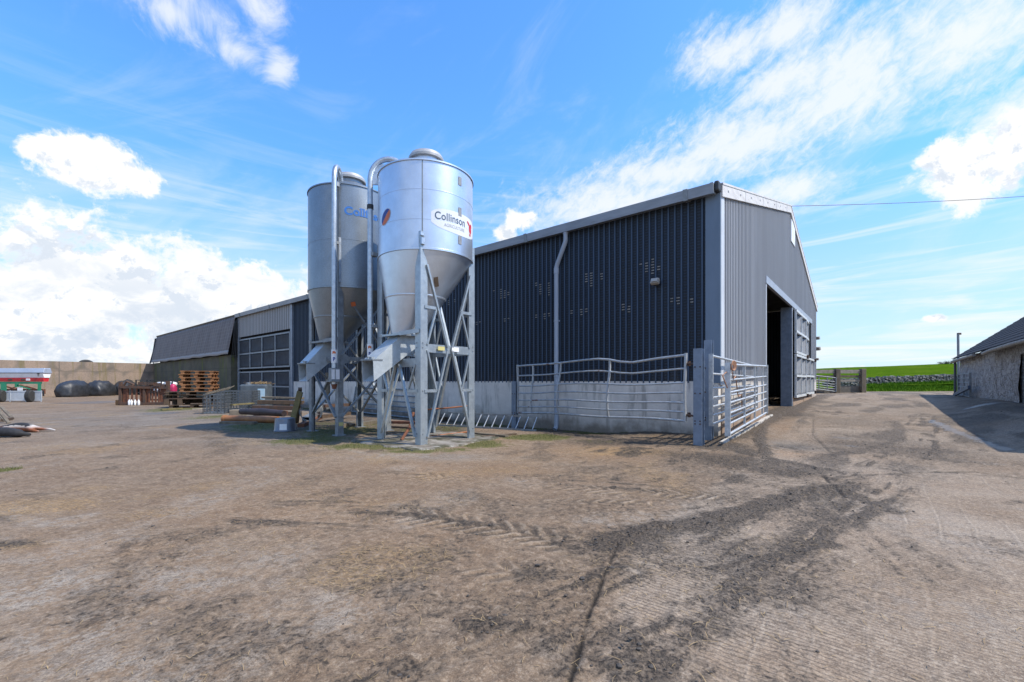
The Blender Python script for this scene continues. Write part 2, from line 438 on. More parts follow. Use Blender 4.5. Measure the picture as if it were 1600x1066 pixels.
tank_m = mk('grey_tank_plastic', (0.085, 0.105, 0.12), (0.06, 0.075, 0.09), 3, 0.5)
blue_label = mk('pale_blue_label', (0.25, 0.42, 0.54), (0.45, 0.55, 0.60), 3, 0.5)
straw_m = mk('straw', (0.36, 0.25, 0.12), (0.22, 0.15, 0.075), 5, 0.85)
rope_m = mk('faded_orange_rope', (0.42, 0.22, 0.13), (0.32, 0.18, 0.12), 20, 0.9)
clod_m = mk('mud_clod', (0.075, 0.062, 0.050), (0.045, 0.038, 0.032), 12, 0.75, 0, 0.4, 50)
lamp_m = mk('lamp_grey', (0.36, 0.33, 0.29), (0.30, 0.28, 0.25), 6, 0.5)
pad_m = mk('old_pad_concrete', (0.27, 0.25, 0.22), (0.13, 0.105, 0.08), 2.6, 0.9, 0, 0.35, 18,
           dirt=(0.060, 0.055, 0.030), dscale=1.8, dlo=0.44, dhi=0.60, fine=0.2)
block_m = mk('concrete_block', (0.20, 0.165, 0.125), (0.14, 0.115, 0.085), 4, 0.9, 0, 0.3, 25, fine=0.15)
pink_m = mk('magenta_plastic', (0.42, 0.02, 0.09), (0.35, 0.02, 0.08), 4, 0.5)
slate_m = mk('dark_slate_roof', (0.016, 0.022, 0.036), (0.010, 0.014, 0.024), 3, 0.85, 0, 0.3, 16, stretch=(1, 1, 1), spec=0.2)
old_gutter = mk('old_pale_gutter', (0.33, 0.31, 0.28), (0.20, 0.185, 0.165), 3, 0.7, dirt=(0.06, 0.05, 0.04), dscale=2, dlo=0.55, dhi=0.7)
yellow_m = mk('faded_yellow_tape', (0.52, 0.46, 0.18), (0.45, 0.40, 0.16), 8, 0.6)
leaf_m = mk('grass_blade', (0.10, 0.20, 0.012), (0.07, 0.15, 0.010), 0.8, 0.9, spec=0.05)
moss_m = mk('moss_blade', (0.105, 0.115, 0.024), (0.065, 0.07, 0.018), 1.5, 0.75)
bush_m = mk('dry_bush', (0.10, 0.10, 0.06), (0.07, 0.075, 0.045), 2, 0.8)

def silo_metal(name, base, rough, metal, spangle, streak):
    m, nb, bs = begin(name)
    co = coord(nb)
    n = nb.noise(co, 2.5, 5.0, 0.6); sp = nb.noise(co, 55.0, 2.0, 0.5)
    st = nb.noise(nb.vmath('MULTIPLY', co, (5, 5, 0.35)), 1.6, 6.0, 0.6)
    col = nb.mix(nb.step(n, 0.3, 0.7), base, tuple(c * 0.88 for c in base))
    col = nb.mix(nb.math('MULTIPLY', nb.step(sp, 0.35, 0.7), spangle), col, tuple(c * 0.55 for c in base))
    col = nb.mix(nb.math('MULTIPLY', nb.step(st, 0.52, 0.75), streak), col, tuple(c * 0.6 for c in base))
    nb.put(bs.inputs['Base Color'], col)
    bs.inputs['Metallic'].default_value = metal
    nb.put(bs.inputs['Roughness'], nb.math('ADD', nb.math('MULTIPLY', nb.math('SUBTRACT', sp, 0.5), 0.16), rough))
    big = nb.noise(nb.vmath('MULTIPLY', co, (1, 1, 0.5)), 1.7, 2.0, 0.5)
    nb.put(bs.inputs['Normal'], nb.bump(big, 0.25, 0.02))
    return m
silo_new = silo_metal('bright_silo_sheet', (0.61, 0.67, 0.75), 0.36, 0.80, 0.10, 0.10)
silo_old = silo_metal('dull_silo_sheet', (0.265, 0.30, 0.335), 0.42, 0.85, 0.45, 0.30)

def cladding(name, axis, c1, c2, pitch=0.2, slots=True, ribk=1.3):
    """box-profile sheet; rows of small perforations in the flat pans (axis = local axis the ribs march along)"""
    m, nb, bs = begin(name)
    co = coord(nb); s = nb.sep(co)
    along = s[axis]; z = s[2]
    n = nb.noise(nb.vmath('MULTIPLY', co, (1, 1, 0.18)), 1.3, 6.0, 0.6)
    col = nb.mix(nb.step(n, 0.3, 0.7), c1, c2)
    sheet = nb.math('FRACT', nb.math('MULTIPLY', along, 1.0))      # one sheet a metre wide: small tone steps
    tone = nb.new('ShaderNodeTexWhiteNoise', noise_dimensions='1D')
    nb.put(tone.inputs['W'], nb.math('FLOOR', along))
    col = nb.mix(nb.math('MULTIPLY', tone.outputs[0], 0.50), col, tuple(c * 0.62 for c in c1))
    if slots:
        u = nb.math('FRACT', nb.math('DIVIDE', along, pitch))
        pan = nb.math('MULTIPLY', nb.step(u, 0.35, 0.39), nb.step(u, 0.94, 0.90))
        w = nb.math('FRACT', nb.math('DIVIDE', z, 0.088))
        slot = nb.math('MULTIPLY', nb.step(w, 0.48, 0.56), nb.step(w, 0.98, 0.90))
        mask = nb.math('MULTIPLY', pan, slot)
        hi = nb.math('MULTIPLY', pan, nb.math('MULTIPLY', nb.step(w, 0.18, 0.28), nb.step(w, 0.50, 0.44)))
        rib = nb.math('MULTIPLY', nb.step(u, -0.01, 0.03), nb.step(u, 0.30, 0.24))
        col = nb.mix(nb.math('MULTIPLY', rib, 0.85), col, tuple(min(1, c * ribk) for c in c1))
        col = nb.mix(nb.math('MULTIPLY', nb.math('MULTIPLY', nb.step(u, 0.27, 0.31), nb.step(u, 0.40, 0.35)), 0.6), col, tuple(c * 0.3 for c in c1))  # rib crests lightened and flanks darkened, relief shading put into the colour
        keep = nb.noise(co, 0.9, 3.0, 0.6)
        col = nb.mix(nb.math('MULTIPLY', mask, nb.step(keep, 0.2, 0.5, 0.62, 0.88)), col, (0.012, 0.014, 0.018))
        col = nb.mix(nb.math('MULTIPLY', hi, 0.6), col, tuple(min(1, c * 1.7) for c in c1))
        nb.put(bs.inputs['Normal'], nb.bump(nb.math('SUBTRACT', hi, mask), 0.5, 0.012))
    if not slots:
        u = nb.math('FRACT', nb.math('DIVIDE', along, pitch))
        col = nb.mix(nb.math('MULTIPLY', nb.step(u, 0.24, 0.32), 0.85), col, tuple(c * 0.32 for c in c2))  # pans darkened between the ribs, groove shade put into the colour
    # dust washed down the lower sheet
    dn = nb.noise(nb.vmath('MULTIPLY', co, (3, 3, 0.5)), 2.0, 5.0, 0.6)
    dm = nb.math('MULTIPLY', nb.step(z, 2.3, 1.5), nb.step(dn, 0.4, 0.7))
    col = nb.mix(nb.math('MULTIPLY', dm, 0.42), col, (0.13, 0.115, 0.10))
    nb.put(bs.inputs['Base Color'], col)
    bs.inputs['Roughness'].default_value = 0.55
    bs.inputs['Specular IOR Level'].default_value = 0.35
    return m
clad_long_shaded = cladding('slate_blue_cladding_shaded', 1, (0.016, 0.025, 0.040), (0.012, 0.020, 0.031), ribk=3.2)  # shaded copy of the one sheet paint, shade put into the colour
clad_gable_sunlit = cladding('slate_blue_cladding_sunlit', 0, (0.34, 0.345, 0.36), (0.29, 0.292, 0.305), ribk=1.15)  # sunlit copy of the same sheet, brightness put into the colour
clad_plain = cladding('pale_grey_cladding', 1, (0.58, 0.56, 0.55), (0.46, 0.45, 0.44), 0.3, False)
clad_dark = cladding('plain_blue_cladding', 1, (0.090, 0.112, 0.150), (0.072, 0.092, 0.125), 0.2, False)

def base_wall(name, c1, c2, low, low_h, streak=(0.18, 0.165, 0.14)):
    m, nb, bs = begin(name)
    co = coord(nb); s = nb.sep(co)
    n = nb.noise(co, 1.4, 8.0, 0.62); f = nb.noise(co, 26.0, 4.0, 0.65)
    st = nb.noise(nb.vmath('MULTIPLY', co, (2.5, 2.5, 0.35)), 1.8, 7.0, 0.65)
    col = nb.mix(nb.step(n, 0.3, 0.7), c1, c2)
    col = nb.mix(nb.math('MULTIPLY', nb.step(st, 0.50, 0.70), 0.62), col, streak)
    ln = nb.math('ADD', s[2], nb.math('MULTIPLY', nb.math('SUBTRACT', n, 0.5), 1.6))
    col = nb.mix(nb.step(ln, low_h + 0.40, low_h - 0.40), col, low)
    pits = nb.noise(co, 9.0, 3.0, 0.75)
    col = nb.mix(nb.step(pits, 0.70, 0.76), col, tuple(c * 0.35 for c in c2))
    nb.put(bs.inputs['Base Color'], nb.mix(nb.math('MULTIPLY', f, 0.3), col, tuple(c * 0.6 for c in c2)))
    bs.inputs['Roughness'].default_value = 0.9
    nb.put(bs.inputs['Normal'], nb.bump(nb.math('ADD', f, nb.math('MULTIPLY', n, 2.0)), 0.3, 0.01))
    return m
conc_base = base_wall('barn_base_concrete', (0.76, 0.70, 0.63), (0.60, 0.545, 0.49), (0.17, 0.14, 0.11), 0.22)
conc_gable = base_wall('gable_base_concrete', (0.56, 0.52, 0.48), (0.46, 0.42, 0.37), (0.26, 0.165, 0.105), 0.55)
sill_m = base_wall('stained_sill_concrete', (0.40, 0.29, 0.21), (0.32, 0.22, 0.15), (0.15, 0.10, 0.07), 0.15)

def stained_wall(name, c_dark, c_mid, green, prints=None):
    """weathered in-situ concrete: dark lichen, green algae streaks, pale prints where bales stood against it"""
    m, nb, bs = begin(name)
    co = coord(nb); s = nb.sep(co)
    n = nb.noise(co, 0.55, 8.0, 0.62, 0.3); f = nb.noise(co, 9.0, 6.0, 0.68)
    st = nb.noise(nb.vmath('MULTIPLY', co, (1.6, 1.6, 0.12)), 1.3, 6.0, 0.62)
    col = nb.mix(nb.step(n, 0.35, 0.65), c_dark, c_mid)
    if prints:
        ax, z0s, step_, tan = prints
        inside = None
        for (z0, ph, rad, rz_) in z0s:
            uu = nb.math('SUBTRACT', nb.math('FRACT', nb.math('ADD', nb.math('DIVIDE', s[ax], step_), ph)), 0.5)
            wob = nb.math('MULTIPLY', nb.math('SUBTRACT', nb.noise(co, 0.8, 6.0, 0.65), 0.5), 2.4)
            ex = nb.math('POWER', nb.math('ABSOLUTE', nb.math('MULTIPLY', uu, step_ / rad)), 2.4)
            ez = nb.math('POWER', nb.math('ABSOLUTE', nb.math('DIVIDE', nb.math('SUBTRACT', s[2], z0), rz_)), 2.4)
            dd = nb.math('ADD', nb.math('ADD', ex, ez), wob)
            k = nb.step(dd, 1.6, 0.70)
            inside = k if inside is None else nb.math('MAXIMUM', inside, k)
        fade = nb.step(n, 0.30, 0.65, 0.45, 1.0)
        col = nb.mix(nb.math('MULTIPLY', inside, fade), col, nb.mix(nb.step(f, 0.35, 0.7), tan, tuple(c * 0.78 for c in tan)))
    col = nb.mix(nb.step(st, 0.53, 0.66, 0.0, 0.8), col, green)
    joint = nb.math('ABSOLUTE', nb.math('SUBTRACT', s[2], 2.72))
    col = nb.mix(nb.step(joint, 0.035, 0.0, 0.0, 0.6), col, tuple(c * 0.4 for c in c_dark))
    col = nb.mix(nb.math('MULTIPLY', f, 0.35), col, tuple(c * 0.5 for c in c_dark))
    nb.put(bs.inputs['Base Color'], col)
    bs.inputs['Roughness'].default_value = 0.92
    nb.put(bs.inputs['Normal'], nb.bump(f, 0.4, 0.02))
    return m
clamp_dark = stained_wall('mossy_dark_concrete', (0.075, 0.068, 0.045), (0.13, 0.115, 0.078), (0.115, 0.14, 0.012))
clamp_tan = stained_wall('bale_printed_concrete', (0.15, 0.125, 0.10), (0.225, 0.178, 0.135), (0.19, 0.15, 0.06),
                         (0, ((1.25, 0.18, 1.16, 1.60), (3.50, 0.62, 0.92, 0.72)), 2.38, (0.37, 0.27, 0.20)))

def curtain_mat():
    m, nb, bs = begin('black_woven_windbreak')
    co = coord(nb); s = nb.sep(co)
    a = nb.math('SINE', nb.math('MULTIPLY', s[1], 2 * math.pi / 0.62))
    b = nb.math('SINE', nb.math('MULTIPLY', s[2], 2 * math.pi / 0.31))
    n = nb.noise(nb.vmath('MULTIPLY', co, (1, 1, 0.3)), 2.0, 6.0, 0.6)
    grid = nb.math('MAXIMUM', nb.step(a, 0.86, 0.98), nb.math('MULTIPLY', nb.step(b, 0.8, 0.98), 0.6))
    col = nb.mix(nb.step(n, 0.35, 0.7), (0.115, 0.092, 0.082), (0.165, 0.135, 0.120))
    col = nb.mix(nb.math('MULTIPLY', grid, 0.6), col, (0.26, 0.225, 0.21))
    hem = nb.step(nb.math('ADD', s[2], nb.math('MULTIPLY', n, 0.25)), 4.36, 4.26)
    col = nb.mix(nb.math('MULTIPLY', hem, 0.75), col, (0.34, 0.34, 0.35))
    nb.put(bs.inputs['Base Color'], col); bs.inputs['Roughness'].default_value = 0.75
    nb.put(bs.inputs['Normal'], nb.bump(nb.math('ADD', n, nb.math('MULTIPLY', grid, 0.2)), 0.4, 0.03))
    return m
curtain_m = curtain_mat()

def stonewash():
    m, nb, bs = begin('peeling_whitewash')
    co = coord(nb)
    v = nb.new('ShaderNodeTexVoronoi', feature='DISTANCE_TO_EDGE'); nb.put(v.inputs['Vector'], nb.vmath('MULTIPLY', co, (1, 1, 1.5)))
    v.inputs['Scale'].default_value = 2.4
    n = nb.noise(co, 2.2, 9.0, 0.68, 0.3); st = nb.noise(nb.vmath('MULTIPLY', co, (2, 2, 0.9)), 1.7, 8.0, 0.7)
    f = nb.noise(co, 8.0, 7.0, 0.75)
    col = nb.mix(nb.step(n, 0.35, 0.65), (0.46, 0.46, 0.46), (0.30, 0.295, 0.29))
    col = nb.mix(nb.step(st, 0.54, 0.64, 0, 0.6), col, (0.14, 0.125, 0.115))
    col = nb.mix(nb.step(f, 0.52, 0.60, 0, 0.75), col, (0.085, 0.075, 0.07))
    col = nb.mix(nb.step(v.outputs[0], 0.07, 0.0, 0, 0.28), col, (0.07, 0.062, 0.055))
    z = nb.sep(co)[2]
    col = nb.mix(nb.step(nb.math('ADD', z, nb.math('MULTIPLY', n, 1.3)), 1.25, 0.75, 0, 0.85), col, (0.075, 0.065, 0.05))
    nb.put(bs.inputs['Base Color'], col); bs.inputs['Roughness'].default_value = 0.92
    h = nb.math('ADD', nb.math('MULTIPLY', nb.step(v.outputs[0], 0.0, 0.12), 0.8), nb.math('MULTIPLY', f, 0.7))
    nb.put(bs.inputs['Normal'], nb.bump(h, 0.8, 0.05))
    return m
wash_m = stonewash()

def per_face_stone():
    m, nb, bs = begin('drystone')
    n = nb.attr('tone'); f = nb.noise(coord(nb), 9.0, 6.0, 0.7)
    col = nb.mix(n, (0.13, 0.125, 0.11), (0.27, 0.255, 0.235))
    col = nb.mix(nb.step(f, 0.5, 0.7, 0, 0.6), col, (0.12, 0.115, 0.10))
    nb.put(bs.inputs['Base Color'], col); bs.inputs['Roughness'].default_value = 0.9
    nb.put(bs.inputs['Normal'], nb.bump(f, 0.5, 0.02))
    return m
stone_m = per_face_stone()

def calf_mat():
    m, nb, bs = begin('black_white_hide')
    co = coord(nb); s = nb.sep(co)
    n = nb.noise(co, 3.0, 3.0, 0.5, 0.3)
    k = nb.math('ADD', nb.math('SUBTRACT', s[2], nb.math('MULTIPLY', s[0], 0.10)), nb.math('MULTIPLY', nb.math('SUBTRACT', n, 0.5), 0.35))
    col = nb.mix(nb.step(k, 0.175, 0.205), (0.44, 0.40, 0.37), (0.014, 0.014, 0.016))
    rb = nb.math('MULTIPLY', nb.step(s[2], 0.20, 0.10), nb.step(s[0], 0.95, 0.70))
    col = nb.mix(rb, col, nb.mix(nb.step(n, 0.4, 0.6), (0.30, 0.10, 0.035), (0.20, 0.06, 0.02)))
    nb.put(bs.inputs['Base Color'], col); bs.inputs['Roughness'].default_value = 0.8
    nb.put(bs.inputs['Normal'], nb.bump(nb.noise(co, 40, 4), 0.4, 0.01))
    return m
calf_m = calf_mat()

def field_mat():
    m, nb, bs = begin('pasture')
    co = coord(nb)
    n = nb.noise(co, 0.10, 7.0, 0.62); f = nb.noise(nb.vmath('MULTIPLY', co, (1, 0.45, 1)), 1.6, 7.0, 0.7)
    col = nb.mix(nb.step(n, 0.35, 0.65), (0.050, 0.105, 0.006), (0.068, 0.125, 0.008))
    col = nb.mix(nb.step(f, 0.48, 0.62, 0, 0.85), col, (0.022, 0.054, 0.005))
    g = nb.noise(nb.vmath('MULTIPLY', co, (1, 0.3, 1)), 0.35, 6.0, 0.65)
    col = nb.mix(nb.step(g, 0.50, 0.62, 0, 0.75), col, (0.085, 0.125, 0.012))
    nb.put(bs.inputs['Base Color'], col); bs.inputs['Roughness'].default_value = 1.0
    bs.inputs['Specular IOR Level'].default_value = 0.0
    nb.put(bs.inputs['Normal'], nb.bump(f, 1.0, 0.25))
    return m
field_m = field_mat()

# ------------------------------------------------------------------ the yard surface
def ground_mat():
    m, nb, bs = begin('yard_surface')
    co = coord(nb); s = nb.sep(co)
    a = nb.math('ADD', nb.math('MULTIPLY', s[0], VV.x), nb.math('MULTIPLY', s[1], VV.y))
    b = nb.math('ADD', nb.math('MULTIPLY', s[0], UU.x), nb.math('MULTIPLY', s[1], UU.y))
    flat = nb.comb(s[0], s[1], 0.0)
    A = {k: nb.attr(k) for k in ('mud', 'straw', 'moss', 'score', 'wet', 'pale', 'red', 'grey', 'crack', 'tread')}
    n1 = nb.noise(flat, 0.7, 9.0, 0.62, 0.2)
    n2 = nb.noise(flat, 4.5, 8.0, 0.68, 0.3)
    n3 = nb.noise(flat, 26.0, 6.0, 0.72)
    n4 = nb.noise(flat, 95.0, 4.0, 0.7)
    dirn = nb.noise(nb.comb(nb.math('MULTIPLY', a, 1.0), nb.math('MULTIPLY', b, 0.22), 0.0), 11.0, 7.0, 0.68, 0.4)
    col = nb.mix(nb.step(n1, 0.32, 0.68), (0.215, 0.152, 0.104), (0.245, 0.190, 0.146))
    col = nb.mix(nb.step(n2, 0.45, 0.60, 0, 0.65), col, (0.140, 0.096, 0.066))
    col = nb.mix(nb.step(dirn, 0.50, 0.62, 0, 0.55), col, (0.30, 0.232, 0.172))
    col = nb.mix(nb.math('MULTIPLY', A['grey'], nb.step(n2, 0.25, 0.65, 0.45, 0.95)), col, (0.185, 0.172, 0.164))  # greyer ground, darkened further to stand for dim light over the left yard
    col = nb.mix(nb.math('MULTIPLY', A['red'], nb.step(n2, 0.3, 0.65)), col, (0.33, 0.205, 0.115))
    col = nb.mix(nb.math('MULTIPLY', A['pale'], nb.step(nb.math('ADD', nb.math('MULTIPLY', n3, 0.5), nb.math('MULTIPLY', n2, 0.5)), 0.46, 0.56)), col, (0.40, 0.385, 0.37))
    # scored concrete: tamped grooves and the wider float marks across them
    ph = nb.math('ADD', a, nb.math('MULTIPLY', nb.noise(flat, 1.3, 3.0, 0.5), 0.10))
    gv = nb.math('SINE', nb.math('MULTIPLY', ph, 2 * math.pi / 0.042))
    gv = nb.math('ADD', gv, nb.math('MULTIPLY', nb.math('SUBTRACT', nb.noise(flat, 6.0, 4.0, 0.6), 0.5), 1.5))
    gmask = nb.math('MULTIPLY', nb.step(gv, 0.25, 1.0), A['score'])
    phb = nb.math('ADD', b, nb.math('MULTIPLY', nb.noise(flat, 0.55, 2.0, 0.5), 0.30))
    fb = nb.math('ABSOLUTE', nb.math('SUBTRACT', nb.math('FRACT', nb.math('DIVIDE', phb, 0.27)), 0.5))
    float_on = nb.math('MULTIPLY', A['score'], nb.step(nb.noise(nb.comb(nb.math('MULTIPLY', a, 0.45), b, 0.0), 0.9, 3.0, 0.6), 0.38, 0.54))
    fr = nb.math('MULTIPLY', nb.step(fb, 0.060, 0.0), float_on)
    fd = nb.math('MULTIPLY', nb.math('MULTIPLY', nb.step(fb, 0.05, 0.09), nb.step(fb, 0.15, 0.10)), float_on)
    col = nb.mix(nb.math('MULTIPLY', fd, 0.45), col, (0.11, 0.09, 0.07))
    col = nb.mix(nb.math('MULTIPLY', A['score'], nb.step(n1, 0.3, 0.7, 0.25, 0.75)), col, (0.262, 0.216, 0.174))
    col = nb.mix(nb.math('MULTIPLY', gmask, 0.85), col, (0.085, 0.068, 0.055))
    col = nb.mix(nb.math('MULTIPLY', fr, 0.17), col, (0.40, 0.36, 0.31))
    # fine grit and speckle everywhere
    sk = nb.noise(nb.comb(nb.math('ADD', nb.math('MULTIPLY', s[0], 9.0), nb.math('MULTIPLY', s[1], 5.0)), nb.math('SUBTRACT', nb.math('MULTIPLY', s[1], 18.0), nb.math('MULTIPLY', s[0], 14.0)), 0.0), 1.0, 6.0, 0.74, 0.6)
    col = nb.mix(nb.math('MULTIPLY', nb.step(sk, 0.51, 0.60, 0, 0.28), nb.math('SUBTRACT', 1.0, nb.math('MULTIPLY', A['score'], 0.6))), col, (0.090, 0.065, 0.048))
    col = nb.mix(nb.step(sk, 0.46, 0.38, 0, 0.25), col, (0.38, 0.315, 0.255))
    fl = nb.noise(nb.vmath('ADD', flat, (7, 2, 0)), 12.0, 11.0, 0.76, 0.5)
    fl_on = nb.math('SUBTRACT', 1.0, nb.math('MULTIPLY', A['score'], 0.75))
    col = nb.mix(nb.math('MULTIPLY', nb.step(fl, 0.515, 0.575, 0, 0.40), fl_on), col, (0.085, 0.064, 0.050))
    col = nb.mix(nb.math('MULTIPLY', nb.step(fl, 0.455, 0.40, 0, 0.42), fl_on), col, (0.36, 0.315, 0.27))
    col = nb.mix(nb.math('MULTIPLY', nb.step(n3, 0.50, 0.60, 0, 0.35), nb.math('SUBTRACT', 1.0, nb.math('MULTIPLY', A['score'], 0.5))), col, (0.098, 0.068, 0.048))
    col = nb.mix(nb.math('MULTIPLY', nb.step(n4, 0.51, 0.62), nb.step(n2, 0.40, 0.60, 0.12, 0.62)), col, (0.072, 0.052, 0.038))
    col = nb.mix(nb.step(n4, 0.46, 0.36, 0, 0.34), col, (0.47, 0.39, 0.30))
    # trodden-in straw
    sn = nb.noise(nb.vmath('MULTIPLY', nb.vmath('ADD', flat, (5, 3, 0)), (1.0, 3.2, 1)), 17.0, 4.0, 0.7, 1.2)
    sm = nb.math('MULTIPLY', nb.step(nb.math('ADD', sn, nb.math('MULTIPLY', A['straw'], 0.16)), 0.62, 0.72),
                 nb.math('ADD', nb.math('MULTIPLY', A['straw'], 0.60), 0.22))
    col = nb.mix(sm, col, (0.43, 0.29, 0.135))
    fl2 = nb.noise(nb.vmath('ADD', flat, (1, 9, 0)), 33.0, 7.0, 0.74, 0.4)
    col = nb.mix(nb.math('MULTIPLY', nb.step(fl2, 0.525, 0.56, 0, 0.52), nb.step(n1, 0.62, 0.38, 0.25, 1.0)), col, (0.075, 0.058, 0.046))
    col = nb.mix(nb.math('MULTIPLY', nb.step(fl2, 0.445, 0.41, 0, 0.46), nb.step(n1, 0.40, 0.60, 0.3, 1.0)), col, (0.42, 0.365, 0.305))
    dirt = nb.math('ADD', A['mud'], nb.math('ADD', nb.math('MULTIPLY', nb.math('SUBTRACT', n1, 0.5), 0.5), nb.math('MULTIPLY', nb.math('SUBTRACT', fl, 0.5), 1.2)))
    col = nb.mix(nb.step(dirt, 0.06, 0.50, 0, 0.66), col, (0.100, 0.080, 0.063))
    # muck
    mm = nb.math('ADD', A['mud'], nb.math('ADD', nb.math('MULTIPLY', nb.math('SUBTRACT', fl2, 0.5), 1.4), nb.math('MULTIPLY', nb.math('SUBTRACT', fl, 0.5), 1.6)))
    mk_ = nb.step(mm, 0.30, 0.78)
    mudc = nb.mix(nb.step(fl2, 0.40, 0.60), (0.185, 0.150, 0.118), (0.044, 0.035, 0.029))
    col = nb.mix(nb.math('MULTIPLY', mk_, 0.90), col, mudc)
    # moss and weeds
    mo = nb.math('ADD', A['moss'], nb.math('ADD', nb.math('MULTIPLY', nb.math('SUBTRACT', n2, 0.5), 1.4), nb.math('MULTIPLY', nb.math('SUBTRACT', n3, 0.5), 0.8)))
    mo = nb.step(mo, 0.30, 0.62)
    col = nb.mix(nb.math('MULTIPLY', mo, 0.88), col, nb.mix(nb.step(n3, 0.3, 0.7), (0.050, 0.055, 0.015), (0.125, 0.135, 0.030)))
    tr = A['tread']
    col = nb.mix(nb.step(tr, 0.15, 0.9, 0, 0.38), col, (0.40, 0.345, 0.285))  # highlight painted on the tread crests; hollows coloured darker
    col = nb.mix(nb.step(tr, -0.10, -0.7, 0, 0.62), col, (0.070, 0.058, 0.048))
    col = nb.mix(A['crack'], col, (0.026, 0.022, 0.019))
    wet = nb.math('ADD', A['wet'], nb.math('MULTIPLY', nb.math('SUBTRACT', n2, 0.5), 0.5))
    wm = nb.step(wet, 0.40, 0.62)
    damp = nb.step(wet, 0.12, 0.45)
    col = nb.mix(nb.math('MULTIPLY', damp, 0.55), col, (0.075, 0.065, 0.055))
    col = nb.mix(1.0, col, nb.mix(A['grey'], nb.mix(A['score'], (0.90, 0.825, 0.715), (1.22, 1.18, 1.10)), (0.84, 0.815, 0.765)), 'MULTIPLY')
    nb.put(bs.inputs['Base Color'], col)
    r = nb.math('SUBTRACT', 0.93, nb.math('MULTIPLY', mk_, 0.20))
    r = nb.math('SUBTRACT', r, nb.math('MULTIPLY', damp, 0.20))
    r = nb.math('SUBTRACT', r, nb.math('MULTIPLY', wm, 0.22))
    nb.put(bs.inputs['Roughness'], r)
    bs.inputs['Specular IOR Level'].default_value = 0.35
    h = nb.math('ADD', nb.math('MULTIPLY', n2, 1.6), nb.math('ADD', nb.math('MULTIPLY', n3, 1.2), nb.math('ADD', nb.math('MULTIPLY', n4, 0.25), nb.math('ADD', nb.math('MULTIPLY', sk, -0.4), nb.math('MULTIPLY', fl, -0.8)))))
    h = nb.math('SUBTRACT', h, nb.math('MULTIPLY', gmask, 0.25))
    h = nb.math('ADD', h, nb.math('MULTIPLY', fr, 0.20))
    h = nb.math('ADD', h, nb.math('MULTIPLY', sm, 0.5))
    h = nb.math('ADD', h, nb.math('MULTIPLY', nb.math('MULTIPLY', mk_, n3), 2.0))
    bn = nb.new('ShaderNodeBump'); bn.inputs['Distance'].default_value = 0.026
    nb.put(bn.inputs['Strength'], nb.math('ADD', nb.math('SUBTRACT', 0.50, nb.math('MULTIPLY', wm, 0.45)), nb.math('MULTIPLY', mk_, 0.4)))
    nb.put(bn.inputs['Height'], h)
    nb.put(bs.inputs['Normal'], bn.outputs[0])
    return m

_rng = np.random.default_rng(7)
_LAT = _rng.random((512, 512))
def vnoise(x, y):
    xi = np.floor(x).astype(int); yi = np.floor(y).astype(int)
    fx = x - xi; fy = y - yi
    fx = fx * fx * (3 - 2 * fx); fy = fy * fy * (3 - 2 * fy)
    g = lambda i, j: _LAT[i & 511, j & 511]
    return (g(xi, yi) * (1 - fx) + g(xi + 1, yi) * fx) * (1 - fy) + (g(xi, yi + 1) * (1 - fx) + g(xi + 1, yi + 1) * fx) * fy
def fbm(x, y, o=5, gain=0.55):
    t = 0; amp = 1; s = 0
    for i in range(o):
        t = t + amp * vnoise(x * 2 ** i + 17.3 * i, y * 2 ** i + 9.1 * i); s += amp; amp *= gain
    return t / s
def dist_poly(X, Y, pts):
    """distance to a polyline, position along it, signed side"""
    best = np.full(X.shape, 1e9); along = np.zeros(X.shape); side = np.zeros(X.shape); L = 0.0
    for p, q in zip(pts[:-1], pts[1:]):
        d = np.array([q[0] - p[0], q[1] - p[1]]); n = np.hypot(*d); d = d / n
        t = (X - p[0]) * d[0] + (Y - p[1]) * d[1]; tc = np.clip(t, 0, n)
        dd = np.hypot(X - (p[0] + d[0] * tc), Y - (p[1] + d[1] * tc))
        sd = (X - p[0]) * -d[1] + (Y - p[1]) * d[0]
        k = dd < best
        best = np.where(k, dd, best); along = np.where(k, L + tc, along); side = np.where(k, sd, side)
        L += n
    return best, along, side

